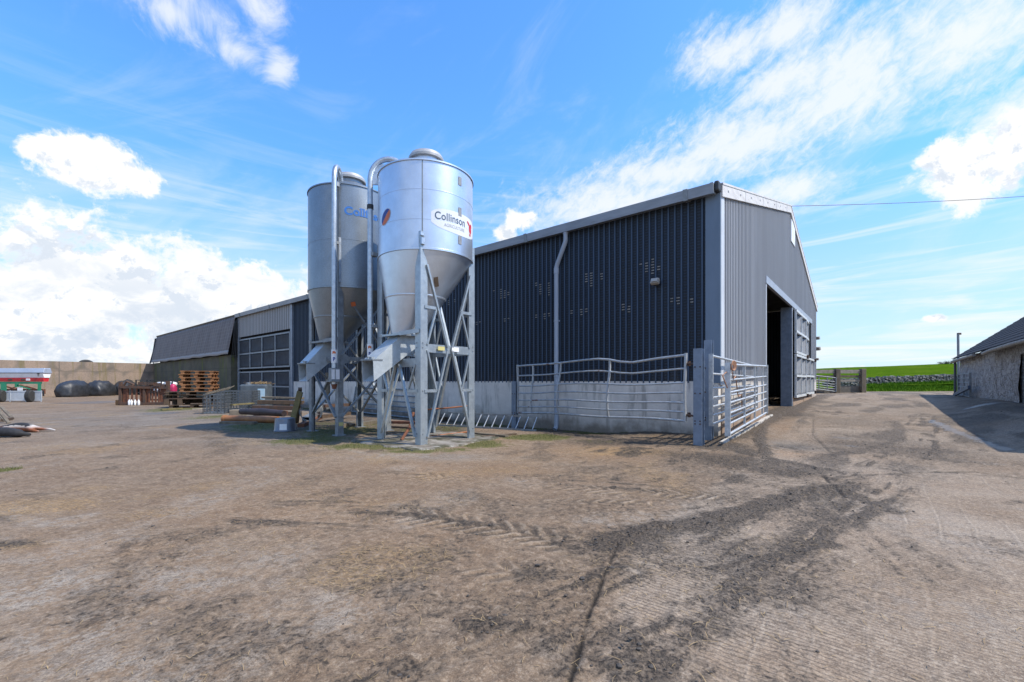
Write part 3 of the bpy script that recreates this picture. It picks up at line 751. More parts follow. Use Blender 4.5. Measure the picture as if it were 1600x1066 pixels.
GPX = lambda *pts: [tuple(G(x, y)[:2]) for x, y in pts]
BLOBS = {   # patches in photo pixels (column, row, half width, half height, strength); each becomes a patch of that size on the ground
    'mud': [(820, 1000, 330, 90, 0.34), (640, 880, 240, 60, 0.24), (420, 760, 260, 34, 0.16), (600, 674, 150, 16, 0.55), (480, 672, 60, 10, 0.5), (330, 676, 90, 7, 0.45), (1120, 900, 200, 75, 0.46), (1030, 860, 120, 50, 0.55), (1400, 700, 130, 34, 0.50), (1330, 660, 90, 22, 0.35), (960, 1010, 130, 50, 0.45), (1250, 800, 130, 26, 0.45), (900, 800, 180, 26, 0.3), (560, 880, 160, 40, 0.28), (700, 1000, 260, 60, 0.30), (300, 740, 200, 20, 0.22), (680, 678, 70, 14, 0.7), (640, 684, 60, 10, 0.55), (520, 664, 70, 16, 0.7), (760, 982, 75, 20, 0.75), (630, 1050, 80, 26, 0.75), (885, 1050, 30, 22, 0.7), (845, 895, 60, 24, 0.5), (940, 880, 40, 18, 0.5),
            (1060, 890, 110, 46, 0.50), (1150, 860, 120, 30, 0.52), (1210, 735, 120, 22, 0.55), (1120, 720, 110, 20, 0.6), (1010, 900, 60, 60, 0.45),
            (1000, 690, 120, 7, 0.85), (1110, 697, 60, 10, 0.9), (930, 682, 90, 6, 0.75), (1215, 645, 60, 9, 0.7), (1330, 705, 45, 9, 0.5),
            (560, 672, 120, 10, 0.45), (700, 680, 60, 9, 0.6), (500, 690, 80, 8, 0.35), (880, 830, 70, 12, 0.35), (1080, 965, 90, 40, 0.35),
            (20, 852, 45, 8, 0.55), (390, 1060, 90, 25, 0.35), (520, 900, 90, 25, 0.25), (1560, 640, 100, 9, 0.5), (900, 960, 60, 60, 0.3),
            (470, 838, 90, 10, 0.2), (250, 700, 60, 10, 0.2), (1270, 790, 60, 16, 0.5), (1150, 780, 140, 20, 0.45), (1240, 625, 30, 8, 0.6)],
    'straw': [(1080, 706, 120, 10, 0.5), (880, 720, 160, 14, 0.6), (60, 792, 110, 22, 0.9), (240, 805, 80, 12, 0.7), (960, 706, 120, 11, 1.0), (700, 745, 120, 16, 0.6), (30, 855, 60, 8, 0.8), (140, 764, 45, 7, 1.0),
              (560, 790, 160, 24, 0.6), (1020, 900, 120, 60, 0.45), (900, 740, 130, 16, 0.5), (60, 700, 60, 10, 0.7), (350, 850, 130, 25, 0.4), (1140, 690, 80, 12, 0.5),
              (130, 640, 30, 3, 0.6), (640, 900, 60, 12, 0.3), (1090, 1000, 60, 30, 0.4), (760, 690, 100, 10, 0.7), (450, 760, 160, 20, 0.45)],
    'moss': [(520, 676, 110, 14, 0.62), (620, 688, 120, 10, 0.62), (400, 668, 70, 8, 0.8), (470, 690, 70, 7, 0.8), (330, 652, 60, 5, 0.6), (680, 672, 80, 12, 0.5), (500, 688, 75, 9, 0.75), (600, 697, 90, 7, 0.95), (545, 665, 110, 9, 0.5), (760, 694, 60, 7, 0.8), (840, 684, 65, 5, 0.85), (420, 664, 40, 5, 0.9),
             (270, 640, 50, 4, 0.8), (10, 735, 14, 4, 1.2), (390, 672, 60, 6, 0.6), (930, 690, 70, 5, 0.35), (700, 703, 40, 5, 0.5), (1425, 612, 16, 2.5, 1.0), (640, 706, 60, 4, 0.7)],
    'pale': [(300, 905, 160, 40, 0.7), (470, 960, 110, 36, 0.6), (160, 1040, 150, 40, 0.8), (50, 925, 120, 40, 1.0), (130, 990, 130, 50, 0.75), (60, 700, 60, 14, 0.5), (620, 712, 90, 6, 0.7), (310, 870, 90, 26, 0.5), (1540, 850, 110, 90, 0.55),
             (1480, 960, 120, 60, 0.45), (720, 716, 60, 6, 0.5), (90, 818, 60, 9, 0.8), (640, 990, 60, 14, 0.5), (860, 1020, 40, 20, 0.5), (1210, 955, 70, 30, 0.5), (1180, 668, 26, 7, 0.9)],
    'red': [(960, 708, 130, 12, 0.9), (700, 735, 180, 18, 0.55), (1240, 672, 45, 8, 0.9), (1250, 712, 50, 7, 0.9), (1320, 690, 30, 5, 0.7), (480, 800, 260, 40, 0.5), (120, 860, 160, 20, 0.5), (640, 860, 150, 60, 0.4), (1215, 640, 40, 8, 0.6), (170, 695, 80, 8, 0.35)],
    'grey': [(260, 655, 340, 26, 0.9), (420, 690, 160, 12, 0.9), (230, 690, 180, 10, 0.5), (700, 715, 60, 5, 0.7), (1240, 697, 46, 11, 0.9), (1400, 640, 200, 24, 0.4), (1450, 690, 140, 30, 0.35)],
    'wet': [(252, 646, 22, 1.6, 1.1), (150, 629, 45, 2.6, 0.9), (1312, 684, 18, 3.0, 0.7), (1548, 631, 40, 1.3, 1.2), (1330, 697, 12, 3, 0.5), (205, 642, 30, 2.5, 0.45), (1245, 700, 40, 9, 0.35)],
}
def wa_(X, Y): return (X - CC.x) * VV.x + (Y - CC.y) * VV.y
def wb_(X, Y): return (X - CC.x) * UU.x + (Y - CC.y) * UU.y
def build_ground():
    ys = [1.0]
    while ys[-1] < 75: ys.append(ys[-1] * 1.0062)
    y2 = ys[-1]
    far = []
    while y2 < 6000: y2 *= 1.18; far.append(y2)
    back = list(-np.linspace(3, 75, 16)[::-1]) + [-1.5, -0.6, 0.0, 0.4, 0.7, 0.85]
    Yr = np.array(back + ys + far)
    si = np.linspace(-1.38, 1.38, 900)
    so_ = 1.38 * 1.13 ** np.arange(1, 30)
    S = np.concatenate([-so_[::-1], si, so_])
    YY, SS = np.meshgrid(Yr, S, indexing='ij')
    XX = SS * (np.maximum(YY, 0.0) + 1.6)
    X = XX.ravel(); Y = YY.ravel()
    A = {k: np.zeros(X.shape) for k in ('mud', 'straw', 'moss', 'score', 'wet', 'pale', 'red', 'grey', 'crack', 'tread')}
    wob = fbm(X * 0.9 + 40, Y * 0.9 + 11, 4) - 0.5
    for k, lst in BLOBS.items():
        for (px, py, hw, hh, st) in lst:
            g = G(px, py); rx = hw * g.y / F; y1 = G(px, py - hh).y; y0 = G(px, py + hh).y
            t = np.where(Y > g.y, (Y - g.y) / max(y1 - g.y, 0.05), (g.y - Y) / max(g.y - y0, 0.05))
            e = ((X - px_line(px, Y, g)) / rx) ** 2 + t ** 2 + wob * 1.6
            A[k] = np.maximum(A[k], st * np.exp(-np.maximum(e, 0) * 1.1))
    def line(k, pts, w, st, wobble=0.0):
        p = GPX(*pts); d, al, sd = dist_poly(X, Y, p)
        d = d + wobble * (fbm(X * 5, Y * 5, 3) - 0.5)
        A[k] = np.maximum(A[k], st * np.exp(-(np.maximum(d, 0) / w) ** 2))
    line('mud', [(950, 850), (1010, 832), (1100, 818), (1190, 795), (1262, 775), (1310, 762)], 0.26, 1.0, 0.25)
    line('mud', [(1100, 700), (1150, 682), (1200, 656), (1262, 628)], 0.32, 0.95, 0.3)
    line('mud', [(1195, 660), (1186, 690), (1200, 716), (1290, 734)], 0.16, 0.9, 0.2)
    line('mud', [(1290, 712), (1340, 706), (1400, 690)], 0.25, 0.6, 0.3)
    line('mud', [(1310, 762), (1330, 775), (1400, 800)], 0.18, 0.7, 0.2)
    line('mud', [(1000, 1066), (1120, 960), (1240, 845), (1330, 775)], 0.20, 0.55, 0.3)
    line('mud', [(1120, 890), (1230, 865), (1300, 852)], 0.10, 0.7, 0.15)
    line('mud', [(1660, 650), (1560, 640), (1500, 626)], 0.5, 0.5, 0.5)
    line('crack', [(880, 1090), (893, 1060), (920, 962), (945, 900), (958, 868), (966, 850)], 0.011, 1.0, 0.035)
    line('mud', [(893, 1060), (920, 962), (945, 900), (966, 850)], 0.05, 0.45, 0.10)
    line('crack', [(1268, 728), (1300, 758), (1318, 776)], 0.022, 0.9, 0.05)
    line('crack', [(1462, 738), (1520, 737), (1600, 747), (1680, 753)], 0.030, 0.9, 0.10)
    line('mud', [(1280, 748), (1380, 742), (1462, 738), (1600, 747)], 0.07, 0.5, 0.12)
    line('crack', [(1271, 655), (1270, 680), (1290, 700), (1306, 715)], 0.030, 0.55, 0.05)
    line('wet', [(1455, 657), (1475, 666), (1500, 677), (1545, 693), (1575, 703)], 0.20, 0.80, 0.35)
    line('pale', [(20, 812), (90, 816), (140, 806)], 0.12, 0.9, 0.1)
    line('pale', [(540, 702), (600, 712), (660, 706), (760, 690)], 0.12, 0.8, 0.15)
    # broad smeared swaths of muck dragged along by wheels
    for pts, hw, st, sc in (([(560, 1200), (820, 1040), (1010, 940), (1200, 830), (1330, 762), (1420, 700), (1445, 650)], 1.0, 0.80, 1),
                            ([(700, 1200), (980, 1060), (1130, 950), (1260, 850), (1360, 770)], 0.55, 0.70, 2),
                            ([(420, 800), (640, 806), (960, 846), (1150, 806), (1310, 760)], 0.85, 0.58, 3),
                            ([(620, 740), (900, 752), (1150, 770), (1300, 742)], 0.8, 0.55, 4),
                            ([(300, 1120), (560, 1040), (760, 985), (960, 900)], 0.6, 0.55, 5),
                            ([(1040, 700), (1180, 760), (1320, 800), (1420, 880)], 0.9, 0.35, 6)):
        d, al, s2 = dist_poly(X, Y, GPX(*pts))
        stn = fbm(al * 0.55 + sc * 13, s2 * 7.0 + sc * 7, 5, 0.62)
        blot = fbm(X * 1.4 + sc * 5, Y * 1.4, 4)
        m_ = sstep(hw, hw * 0.35, d) * st * np.clip((stn - 0.40) * 4.2, 0, 1) * np.clip((blot - 0.30) * 3.4, 0.1, 1)
        A['mud'] = np.maximum(A['mud'], m_)
    wa = (X - CC.x) * VV.x + (Y - CC.y) * VV.y; wb = (X - CC.x) * UU.x + (Y - CC.y) * UU.y
    foot = sstep(-1.9, -0.5, wa + 0.9 * wob) * (wa < 0.6) * sstep(-1.5, 0.3, wb) * (wb < 30)
    A['mud'] = np.maximum(A['mud'], 0.72 * foot); A['moss'] = np.maximum(A['moss'], foot * 0.75 * sstep(0.45, 0.62, fbm(X * 0.9 + 21, Y * 0.9 + 5, 4)))
    foot2 = sstep(-1.0, -0.3, wb + 0.6 * wob) * 0 + sstep(-1.3, -0.4, wb + 0.7 * wob) * (wb < 0.4) * (wa > 0) * (wa < 28)
    A['mud'] = np.maximum(A['mud'], 0.70 * foot2)
    # muck spilled round the corner posts and along the lane
    for (px, py, hw, hh, st, sc) in ((1110, 712, 230, 34, 0.95, 1), (1190, 742, 200, 28, 0.80, 2), (980, 745, 170, 20, 0.55, 3), (1330, 730, 110, 26, 0.70, 4), (1250, 640, 60, 14, 0.8, 5), (870, 860, 150, 36, 0.5, 6), (800, 930, 160, 46, 0.45, 7)):
        g = G(px, py); rx = hw * g.y / F; y1 = G(px, py - hh).y; y0 = G(px, py + hh).y
        tt = np.where(Y > g.y, (Y - g.y) / (y1 - g.y), (g.y - Y) / (g.y - y0))
        e = ((X - g.x) / rx) ** 2 + tt ** 2 + wob * 1.2
        stn = fbm(wa_(X, Y) * 1.1 + sc * 9, wb_(X, Y) * 3.6 + sc * 4, 5, 0.62); bl = fbm(X * 2.3 + sc * 3, Y * 2.3, 4)
        A['mud'] = np.maximum(A['mud'], st * np.exp(-np.maximum(e, 0) * 1.0) * np.clip((stn - 0.34) * 3.2, 0, 1) * np.clip((bl - 0.26) * 3.2, 0.25, 1))
    # scored slabs: everything to the right of the joint line
    jl = GPX((820, 1300), (893, 1060), (966, 850), (1100, 760), (1196, 700), (1262, 632))
    _, _, sd = dist_poly(X, Y, jl)
    A['score'] = sstep(0.0, 0.25, -sd) * np.where(Y < 40, 1, 0) * (0.55 + 0.45 * sstep(0.35, 0.6, fbm(X * 0.6 + 5, Y * 0.6, 4)))
    A['score'] *= 1 - 0.5 * sstep(0.3, 0.8, A['mud'])
    A['straw'] = np.maximum(A['straw'], 0.75 * sstep(0.54, 0.74, fbm(X * 0.8 + 3, Y * 0.8 + 8, 5)) * np.where(sd > 0, 1, 0.3))
    A['mud'] = np.maximum(A['mud'], 0.34 * sstep(0.54, 0.74, fbm(X * 1.3 + 33, Y * 1.3 + 8, 5)))
    A['pale'] = np.maximum(A['pale'], 0.6 * sstep(0.56, 0.76, fbm(X * 1.0 + 63, Y * 1.0 + 28, 5)))
    lane = A['score'] * sstep(5.0, 9.0, Y)
    A['mud'] = np.maximum(A['mud'], lane * (0.16 + 0.40 * sstep(0.40, 0.66, fbm(wa_(X, Y) * 0.35 + 3, wb_(X, Y) * 1.5 + 8, 5))))
    # tractor tread bars
    H = np.zeros(X.shape)
    tw = {}
    for pts, hw, st, seed in (([(560, 800), (700, 815), (800, 832), (930, 862), (985, 880)], 0.30, 0.75, 1),
                              ([(640, 868), (740, 885), (840, 905), (905, 925)], 0.28, 0.7, 2),
                              ([(660, 744), (800, 752), (950, 768), (1150, 778)], 0.30, 0.8, 3),
                              ([(860, 776), (1000, 782), (1150, 770), (1290, 742)], 0.30, 1.0, 4),
                              ([(980, 1066), (1080, 985), (1200, 880), (1320, 770), (1420, 700), (1440, 660)], 0.26, 0.32, 5),
                              ([(620, 1100), (800, 1010), (960, 930)], 0.24, 0.4, 6),
                              ([(1190, 700), (1290, 696)], 0.5, 0.7, 7)):
        d, al, s2 = dist_poly(X, Y, GPX(*pts))
        m = sstep(hw, hw * 0.82, d) * sstep(0.34, 0.70, fbm(X * 1.1 + seed * 9, Y * 1.1, 4)) * sstep(0.22, 0.46, fbm(X * 6 + seed * 9, Y * 6, 4)) * st
        if seed in (5, 6):
            pat = np.sin(2 * np.pi * s2 / 0.115) * 0.8 + 0.5 * np.sin(2 * np.pi * (al / 0.12))
        elif seed == 7:
            pat = np.sin(2 * np.pi * al / 0.32)
        else:
            pat = np.sin(2 * np.pi * (al + np.abs(s2) * 0.9 + np.where(s2 > 0, 0.095, 0)) / 0.19)
        pat = np.clip(pat * 2.4 - 0.3, -1, 1)
        pat *= np.where(np.abs(s2) < 0.02, 0.3, 1)
        H += m * pat; A['tread'] = np.where(np.abs(m) > np.abs(A['tread']), m * pat, A['tread'])
    A['tread'] *= 1 - 0.5 * A['wet']
    near = np.clip(1 - np.abs(Y - 10) / 60, 0, 1)
    rel = 0.013 * H + 0.045 * (fbm(X * 0.35, Y * 0.35, 3) - 0.5) * near
    rel += 0.022 * (fbm(X * 3.1, Y * 3.1, 4) - 0.5) * near * (1 - 0.6 * A['score']) * (1 - np.clip(A['wet'] * 1.6, 0, 1))
    rel += np.clip(A['mud'], 0, 1) * 0.048 * sstep(0.3, 0.8, fbm(X * 9.0, Y * 9.0, 5)) * near
    rel += np.clip(A['moss'], 0, 1) * 0.03 * fbm(X * 6.0, Y * 6.0, 3) * near
    rel -= 0.02 * A['crack']
    rel *= sstep(-30, 2, Y)
    Z = zg(X, Y) + rel - np.where(Y > 80, 0.004 * (Y - 80), 0)
    nr, nc = XX.shape
    idx = np.arange(nr * nc).reshape(nr, nc)
    quads = np.stack([idx[:-1, :-1], idx[:-1, 1:], idx[1:, 1:], idx[1:, :-1]], -1).reshape(-1, 4)
    me = bpy.data.meshes.new('yard')
    me.vertices.add(nr * nc); me.vertices.foreach_set('co', np.stack([X, Y, Z], -1).astype(np.float32).ravel())
    me.loops.add(quads.size); me.loops.foreach_set('vertex_index', quads.astype(np.int32).ravel())
    me.polygons.add(len(quads)); me.polygons.foreach_set('loop_start', np.arange(0, quads.size, 4, dtype=np.int32))
    me.polygons.foreach_set('use_smooth', np.ones(len(quads), dtype=bool))
    me.update(calc_edges=True)
    for k, v in A.items():
        at = me.attributes.new(k, 'FLOAT', 'POINT'); at.data.foreach_set('value', v.astype(np.float32))
    me.materials.append(ground_mat())
    o = bpy.data.objects.new('ground', me); COL.objects.link(o); structure(o)
    return o, X, Y, Z, A
def px_line(px, Y, g):
    return g.x
ground, GX, GY, GZ, GA = build_ground()
gsel = (GY > 1.2) & (GY < 34) & (np.abs(GX) < 30)

def scatter(weight, n, rng, ymax=30):
    """ground points drawn by weight per unit area, thinning with distance"""
    m = gsel & (GY < ymax)
    ii = np.nonzero(m)[0]
    w = weight[ii] * GY[ii] ** 0.55
    return rng.choice(ii, size=n, p=w / w.sum())
random.seed(3)
# ================================================================== the cattle barn
EAVE = 7.12; GW = 26.5; BL = 64.8; SLOPE = 0.262
def top_a(a): return EAVE + SLOPE * min(a, GW - a)
def corr_points(x0, x1, pitch=0.2, depth=0.035, extra=()):
    xs = []
    k = math.floor(x0 / pitch) * pitch
    prof = [(0.0, depth), (0.05, depth), (0.065, 0.0), (0.185, 0.0)]
    def d_at(x):
        u = (x / pitch - math.floor(x / pitch + 1e-9)) * pitch
        if u <= 0.05: return depth
        if u <= 0.065: return depth * (1 - (u - 0.05) / 0.015)
        if u <= 0.185: return 0.0
        return depth * (u - 0.185) / 0.015
    pts = {round(x0, 5): d_at(x0), round(x1, 5): d_at(x1 - 1e-6)}
    for e in extra:
        if x0 < e < x1: pts[round(e, 5)] = d_at(e)
    while k < x1:
        for (u, d) in prof:
            x = k + u
            if x0 < x < x1: pts[round(x, 5)] = d
        k += pitch
    return sorted(pts.items())
def corr_wall(mb, axis, x0, x1, zb, zt, off=0.0, extra=(), pitch=0.2):
    """sheet standing on axis 1 (long wall, faces -a) or axis 0 (gable, faces -b)"""
    pts = corr_points(x0, x1, pitch, extra=extra); vs = []; fs = []
    for (x, d) in pts:
        for z in (zb(x), zt(x)):
            vs.append((-off - d, x, z) if axis == 1 else (x, -off - d, z))
    for i in range(len(pts) - 1):
        fs.append((2 * i, 2 * i + 2, 2 * i + 3, 2 * i + 1))
    mb.add(vs, fs)
barn = thing('cattle_barn', 'long slate-blue steel cattle barn with louvred cladding and a wide gable doorway', 'barn', (CC.x, CC.y, 0), RZ)
bD0, bD1 = b_of(458), b_of(376)
aO0, aC, aO1 = a_of(1194), a_of(1235.5), a_of(1266)
LINT = 5.6
c_ = lambda z: (lambda x: z)
m = MB(); corr_wall(m, 1, 0.31, bD0, c_(1.55), c_(EAVE + 0.02), 0.03); m.build('side_cladding', clad_long_shaded, barn)
m = MB(); corr_wall(m, 1, bD0 + 0.05, bD1, c_(5.28), c_(EAVE), 0.10, pitch=0.3); m.build('door_head_cladding', clad_plain, barn)
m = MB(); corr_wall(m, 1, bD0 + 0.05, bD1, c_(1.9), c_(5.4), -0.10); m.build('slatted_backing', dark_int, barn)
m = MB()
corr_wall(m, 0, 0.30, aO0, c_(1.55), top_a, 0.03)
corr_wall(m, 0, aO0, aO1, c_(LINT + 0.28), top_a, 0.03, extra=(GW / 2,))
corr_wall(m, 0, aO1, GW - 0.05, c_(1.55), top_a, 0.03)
m.build('gable_cladding', clad_gable_sunlit, barn)
# concrete base walls
m = MB(); m.box((-0.06, -0.02, -0.9), (0.20, bD0, 1.6)); m.build('base_wall', conc_base, barn)
m = MB(); m.box((0.20, -0.06, -0.6), (aO0 - 0.02, 0.20, 1.6)); m.box((aO1 + 0.02, -0.06, -0.3), (GW, 0.20, 1.72)); m.pieces('gable_base_wall', conc_gable, barn)
m = MB(); m.box((aC + 0.1, -0.10, -0.2), (aO1 + 0.02, 0.22, 0.72)); m.build('door_sill', sill_m, barn)
m = MB(); m.box((-0.62, bD1 + 0.35, -0.9), (0.05, BL + 0.4, 3.82)); m.build('feed_wall', clamp_dark, barn)
# far walls, back gable and roof so the inside is dark
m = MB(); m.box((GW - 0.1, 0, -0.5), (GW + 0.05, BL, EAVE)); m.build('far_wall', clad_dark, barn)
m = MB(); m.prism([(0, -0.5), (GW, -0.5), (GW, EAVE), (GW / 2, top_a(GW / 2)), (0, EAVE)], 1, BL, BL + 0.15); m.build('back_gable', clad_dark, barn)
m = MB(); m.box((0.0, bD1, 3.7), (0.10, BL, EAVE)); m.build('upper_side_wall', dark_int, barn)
m = MB()
for s_ in (0, 1):
    f = lambda a: a if s_ == 0 else GW - a
    z0 = EAVE + 0.06
    pts = [(-0.20, z0 - 0.20 * SLOPE), (GW / 2, z0 + SLOPE * GW / 2), (GW / 2, z0 + SLOPE * GW / 2 + 0.09), (-0.20, z0 - 0.20 * SLOPE + 0.09)]
    if s_: pts = [(GW - a - (0.001 if a == GW / 2 else 0), z) for a, z in pts]
    m.prism(pts, 1, -0.04, BL + 0.3)
m.build('roof', roof_m, barn)
# flashings
m = MB(); m.box((-0.078, -0.075, 1.55), (0.0, 0.33, EAVE)); m.build('corner_trim', trim_shaded, barn)
m = MB(); m.box((0.0, -0.082, 1.5), (0.32, 0.0, EAVE + 0.05)); tr = m.build('corner_flashing', trim_sunlit, barn)
m = MB()
for z in np.arange(2.0, 7.0, 0.85): m.lathe([(0.016, 0), (0.016, 0.012)], 8)
m = MB()
def barge(m, a0, a1, dz0, dz1, y0, y1):
    m.add([(a0, y, top_a(a0) + d) for y in (y0, y1) for d in (dz0, dz1)] + [(a1, y, top_a(a1) + d) for y in (y0, y1) for d in (dz0, dz1)],
          [(0, 1, 3, 2), (4, 6, 7, 5), (0, 4, 5, 1), (2, 3, 7, 6), (0, 2, 6, 4), (1, 5, 7, 3)])
barge(m, -0.02, GW / 2, -0.20, 0.18, -0.125, -0.06); barge(m, GW / 2, GW + 0.2, -0.20, 0.18, -0.125, -0.06)
barge(m, -0.02, GW / 2, 0.14, 0.20, -0.14, 0.16); barge(m, GW / 2, GW + 0.2, 0.14, 0.20, -0.14, 0.16)
bb = m.build('verge_flashing', pale_trim, barn)
m = MB()
for a in np.arange(0.6, 13.0, 1.55):
    m.cbox((a, -0.13, top_a(a) - 0.02), (0.045, 0.02, 0.045)); 
for a in np.arange(2.85, 13.0, 3.0):
    m.box((a, -0.129, top_a(a) - 0.2), (a + 0.02, -0.06, top_a(a) + 0.17))
m.pieces('fixing', gutter_m, bb)
m = MB(); m.cbox((-0.13, -0.02, EAVE + 0.05), (0.32, 0.14, 0.30)); m.build('eave_cap', black_m, barn, bevel=0.05)
# gutter and downpipe
gm = MB()
gb1 = bD1 + 0.3
prof = [(-0.05, EAVE + 0.13), (-0.07, EAVE + 0.13), (-0.07, EAVE - 0.12), (-0.33, EAVE - 0.16), (-0.38, EAVE + 0.12), (-0.355, EAVE + 0.12), (-0.315, EAVE - 0.13), (-0.09, EAVE - 0.10)]
n_ = len(prof)
gm.prism(prof, 1, 0.10, gb1)
gut = gm.build('gutter', gutter_m, barn)
m = MB(); m.prism([(-0.06, EAVE + 0.12), (-0.07, EAVE - 0.13), (-0.34, EAVE - 0.17), (-0.39, EAVE + 0.13)], 1, 0.04, 0.12); m.build('gutter_stop', gutter_m, gut)
m = MB()
for b in np.arange(0.75, gb1, 6.0): m.prism([(-0.05, EAVE + 0.135), (-0.06, EAVE - 0.14), (-0.35, EAVE - 0.185), (-0.40, EAVE + 0.135)], 1, b, b + 0.13)
m.pieces('gutter_joint', galv_dull, gut)
m = MB(); m.prism([(-0.02, EAVE + 0.12), (-0.02, EAVE - 0.06), (-0.28, EAVE - 0.06), (-0.34, EAVE + 0.10)], 1, gb1 + 0.02, BL + 0.3); m.build('dark_eave_board', black_m, barn)
bP, bT = b_of(872.5), b_of(889)
m = MB(); m.tube([(-0.22, bT, EAVE - 0.10), (-0.22, bT, EAVE - 0.42), (-0.20, bT + 0.03, EAVE - 0.50), (-0.14, bP - 0.04, EAVE - 1.22), (-0.13, bP, EAVE - 1.32), (-0.13, bP, EAVE - 1.6), (-0.13, bP, 0.05), (-0.16, bP, -0.10), (-0.24, bP, -0.17)], 0.082, 16)
dp = m.build('downpipe', pipe_m, barn, smooth=40)
m = MB(); m.tube([(-0.13, bP, EAVE - 1.55), (-0.13, bP, EAVE - 1.35)], 0.096, 16); m.tube([(-0.22, bT, EAVE - 0.22), (-0.22, bT, EAVE - 0.10)], 0.096, 16)
for z in (1.75, 3.8): m.tube([(-0.13, bP, z), (-0.13, bP, z + 0.05)], 0.094, 16); m.box((-0.13, bP - 0.11, z), (-0.05, bP + 0.11, z + 0.05))
m.pieces('pipe_collar', pipe_m, dp)
# pale strips painting daylight seen through slots in the pans of the long wall
m = MB()
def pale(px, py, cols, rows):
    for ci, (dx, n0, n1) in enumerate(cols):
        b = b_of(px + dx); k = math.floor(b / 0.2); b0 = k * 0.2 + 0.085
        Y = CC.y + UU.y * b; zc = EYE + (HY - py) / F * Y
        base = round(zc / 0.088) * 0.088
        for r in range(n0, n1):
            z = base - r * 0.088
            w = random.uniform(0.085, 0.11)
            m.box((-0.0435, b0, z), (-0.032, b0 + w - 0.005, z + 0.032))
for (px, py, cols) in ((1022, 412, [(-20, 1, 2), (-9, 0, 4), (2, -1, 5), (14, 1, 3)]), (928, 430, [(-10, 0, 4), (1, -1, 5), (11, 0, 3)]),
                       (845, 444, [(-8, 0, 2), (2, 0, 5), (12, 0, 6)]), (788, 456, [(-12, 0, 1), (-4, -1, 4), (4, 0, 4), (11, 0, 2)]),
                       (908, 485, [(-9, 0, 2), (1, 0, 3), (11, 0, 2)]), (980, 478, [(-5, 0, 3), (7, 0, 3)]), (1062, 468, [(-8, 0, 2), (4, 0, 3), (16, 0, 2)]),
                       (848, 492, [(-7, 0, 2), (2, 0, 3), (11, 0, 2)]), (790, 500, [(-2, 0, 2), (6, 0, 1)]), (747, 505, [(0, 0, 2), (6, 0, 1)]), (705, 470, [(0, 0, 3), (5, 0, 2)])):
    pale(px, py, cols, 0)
m.pieces('light_gap_strip', mk('light_gap_strip', (0.27, 0.25, 0.22), (0.13, 0.125, 0.115), 12, 0.6), barn)
# big mesh-panelled door in the long wall: two tiers, four by two panels each
for (z0, z1) in ((2.66, 5.02), (0.10, 2.34)):
    m = MB(); n = 4; W = (bD1 - bD0 - 0.3) / n; y0 = bD0 + 0.12
    for i in range(n + 1): m.box((-0.20, y0 + i * W - 0.06, z0), (-0.10, y0 + i * W + 0.06, z1))
    for k, z in enumerate((z0, (z0 + z1) / 2, z1)): m.box((-0.205, y0 - 0.06, z - 0.055), (-0.095, y0 + n * W + 0.06, z + 0.055))
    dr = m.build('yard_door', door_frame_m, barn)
    for i in range(n):
        for r in range(2):
            zz0 = z0 + r * (z1 - z0) / 2 + 0.05; zz1 = zz0 + (z1 - z0) / 2 - 0.10
            m = MB(); N = 6; vs = []; fs = []
            for iy in range(N + 1):
                for iz in range(N + 1):
                    u, w = iy / N, iz / N
                    bulge = 0.07 * math.sin(math.pi * u) * math.sin(math.pi * w) * (0.6 + 0.8 * random.random())
                    vs.append((-0.14 + bulge, y0 + i * W + 0.05 + u * (W - 0.1), zz0 + w * (zz1 - zz0)))
            for iy in range(N):
                for iz in range(N):
                    q = iy * (N + 1) + iz; fs.append((q, q + N + 1, q + N + 2, q + 1))
            m.add(vs, fs); pn = m.build('mesh_panel', mesh_dark, dr, smooth=60)
            so_m = pn.modifiers.new('thickness', 'SOLIDIFY'); so_m.thickness = 0.01
m = MB(); m.box((-0.18, bD0 - 0.22, -0.6), (-0.05, bD0 + 0.04, EAVE - 0.2)); m.box((-0.16, bD1 - 0.02, -0.6), (0.0, bD1 + 0.25, EAVE - 0.2)); m.pieces('door_post', gutter_m, barn)
# leaning windbreak curtain of the far bays
m = MB(); N1, N2 = 60, 14; vs = []; fs = []
for i in range(N1 + 1):
    for j in range(N2 + 1):
        u, w = i / N1, j / N2
        b = bD1 + 0.25 + u * (BL - bD1 - 0.2)
        a = -0.30 - 0.58 * (1 - w) - 0.05 * math.sin(u * 57) * (1 - w) * math.sin(math.pi * w + 0.3) - 0.02 * random.random()
        vs.append((a, b, 3.86 + w * (7.05 - 3.86) + 0.03 * math.sin(u * 40) * (1 - w)))
for i in range(N1):
    for j in range(N2):
        q = i * (N2 + 1) + j; fs.append((q, q + N2 + 1, q + N2 + 2, q + 1))
m.add(vs, fs); cu = m.build('windbreak_curtain', curtain_m, barn, smooth=50)
mo = cu.modifiers.new('thickness', 'SOLIDIFY'); mo.thickness = 0.015
m = MB(); m.tube([(-0.95, BL + 0.25, 3.8), (-0.62, BL + 0.25, 5.3), (-0.42, BL + 0.25, 6.9)], 0.07, 8); m.build('curtain_pole', black_m, barn)
m = MB(); m.tube([(-0.60, BL + 0.4, 3.8), (-0.32, BL + 0.4, 7.0)], 0.05, 8); m.build('end_downpipe', white_paint, barn)
m = MB()
for i in range(4): m.tube([(-0.15 - 0.08 * i, bD1 + 0.12, 6.9 - 0.1 * i), (-0.2 - 0.12 * i, bD1 + 0.18 + 0.05 * i, 3.6)], 0.03, 6)
m.pieces('loose_strap', black_m, barn)
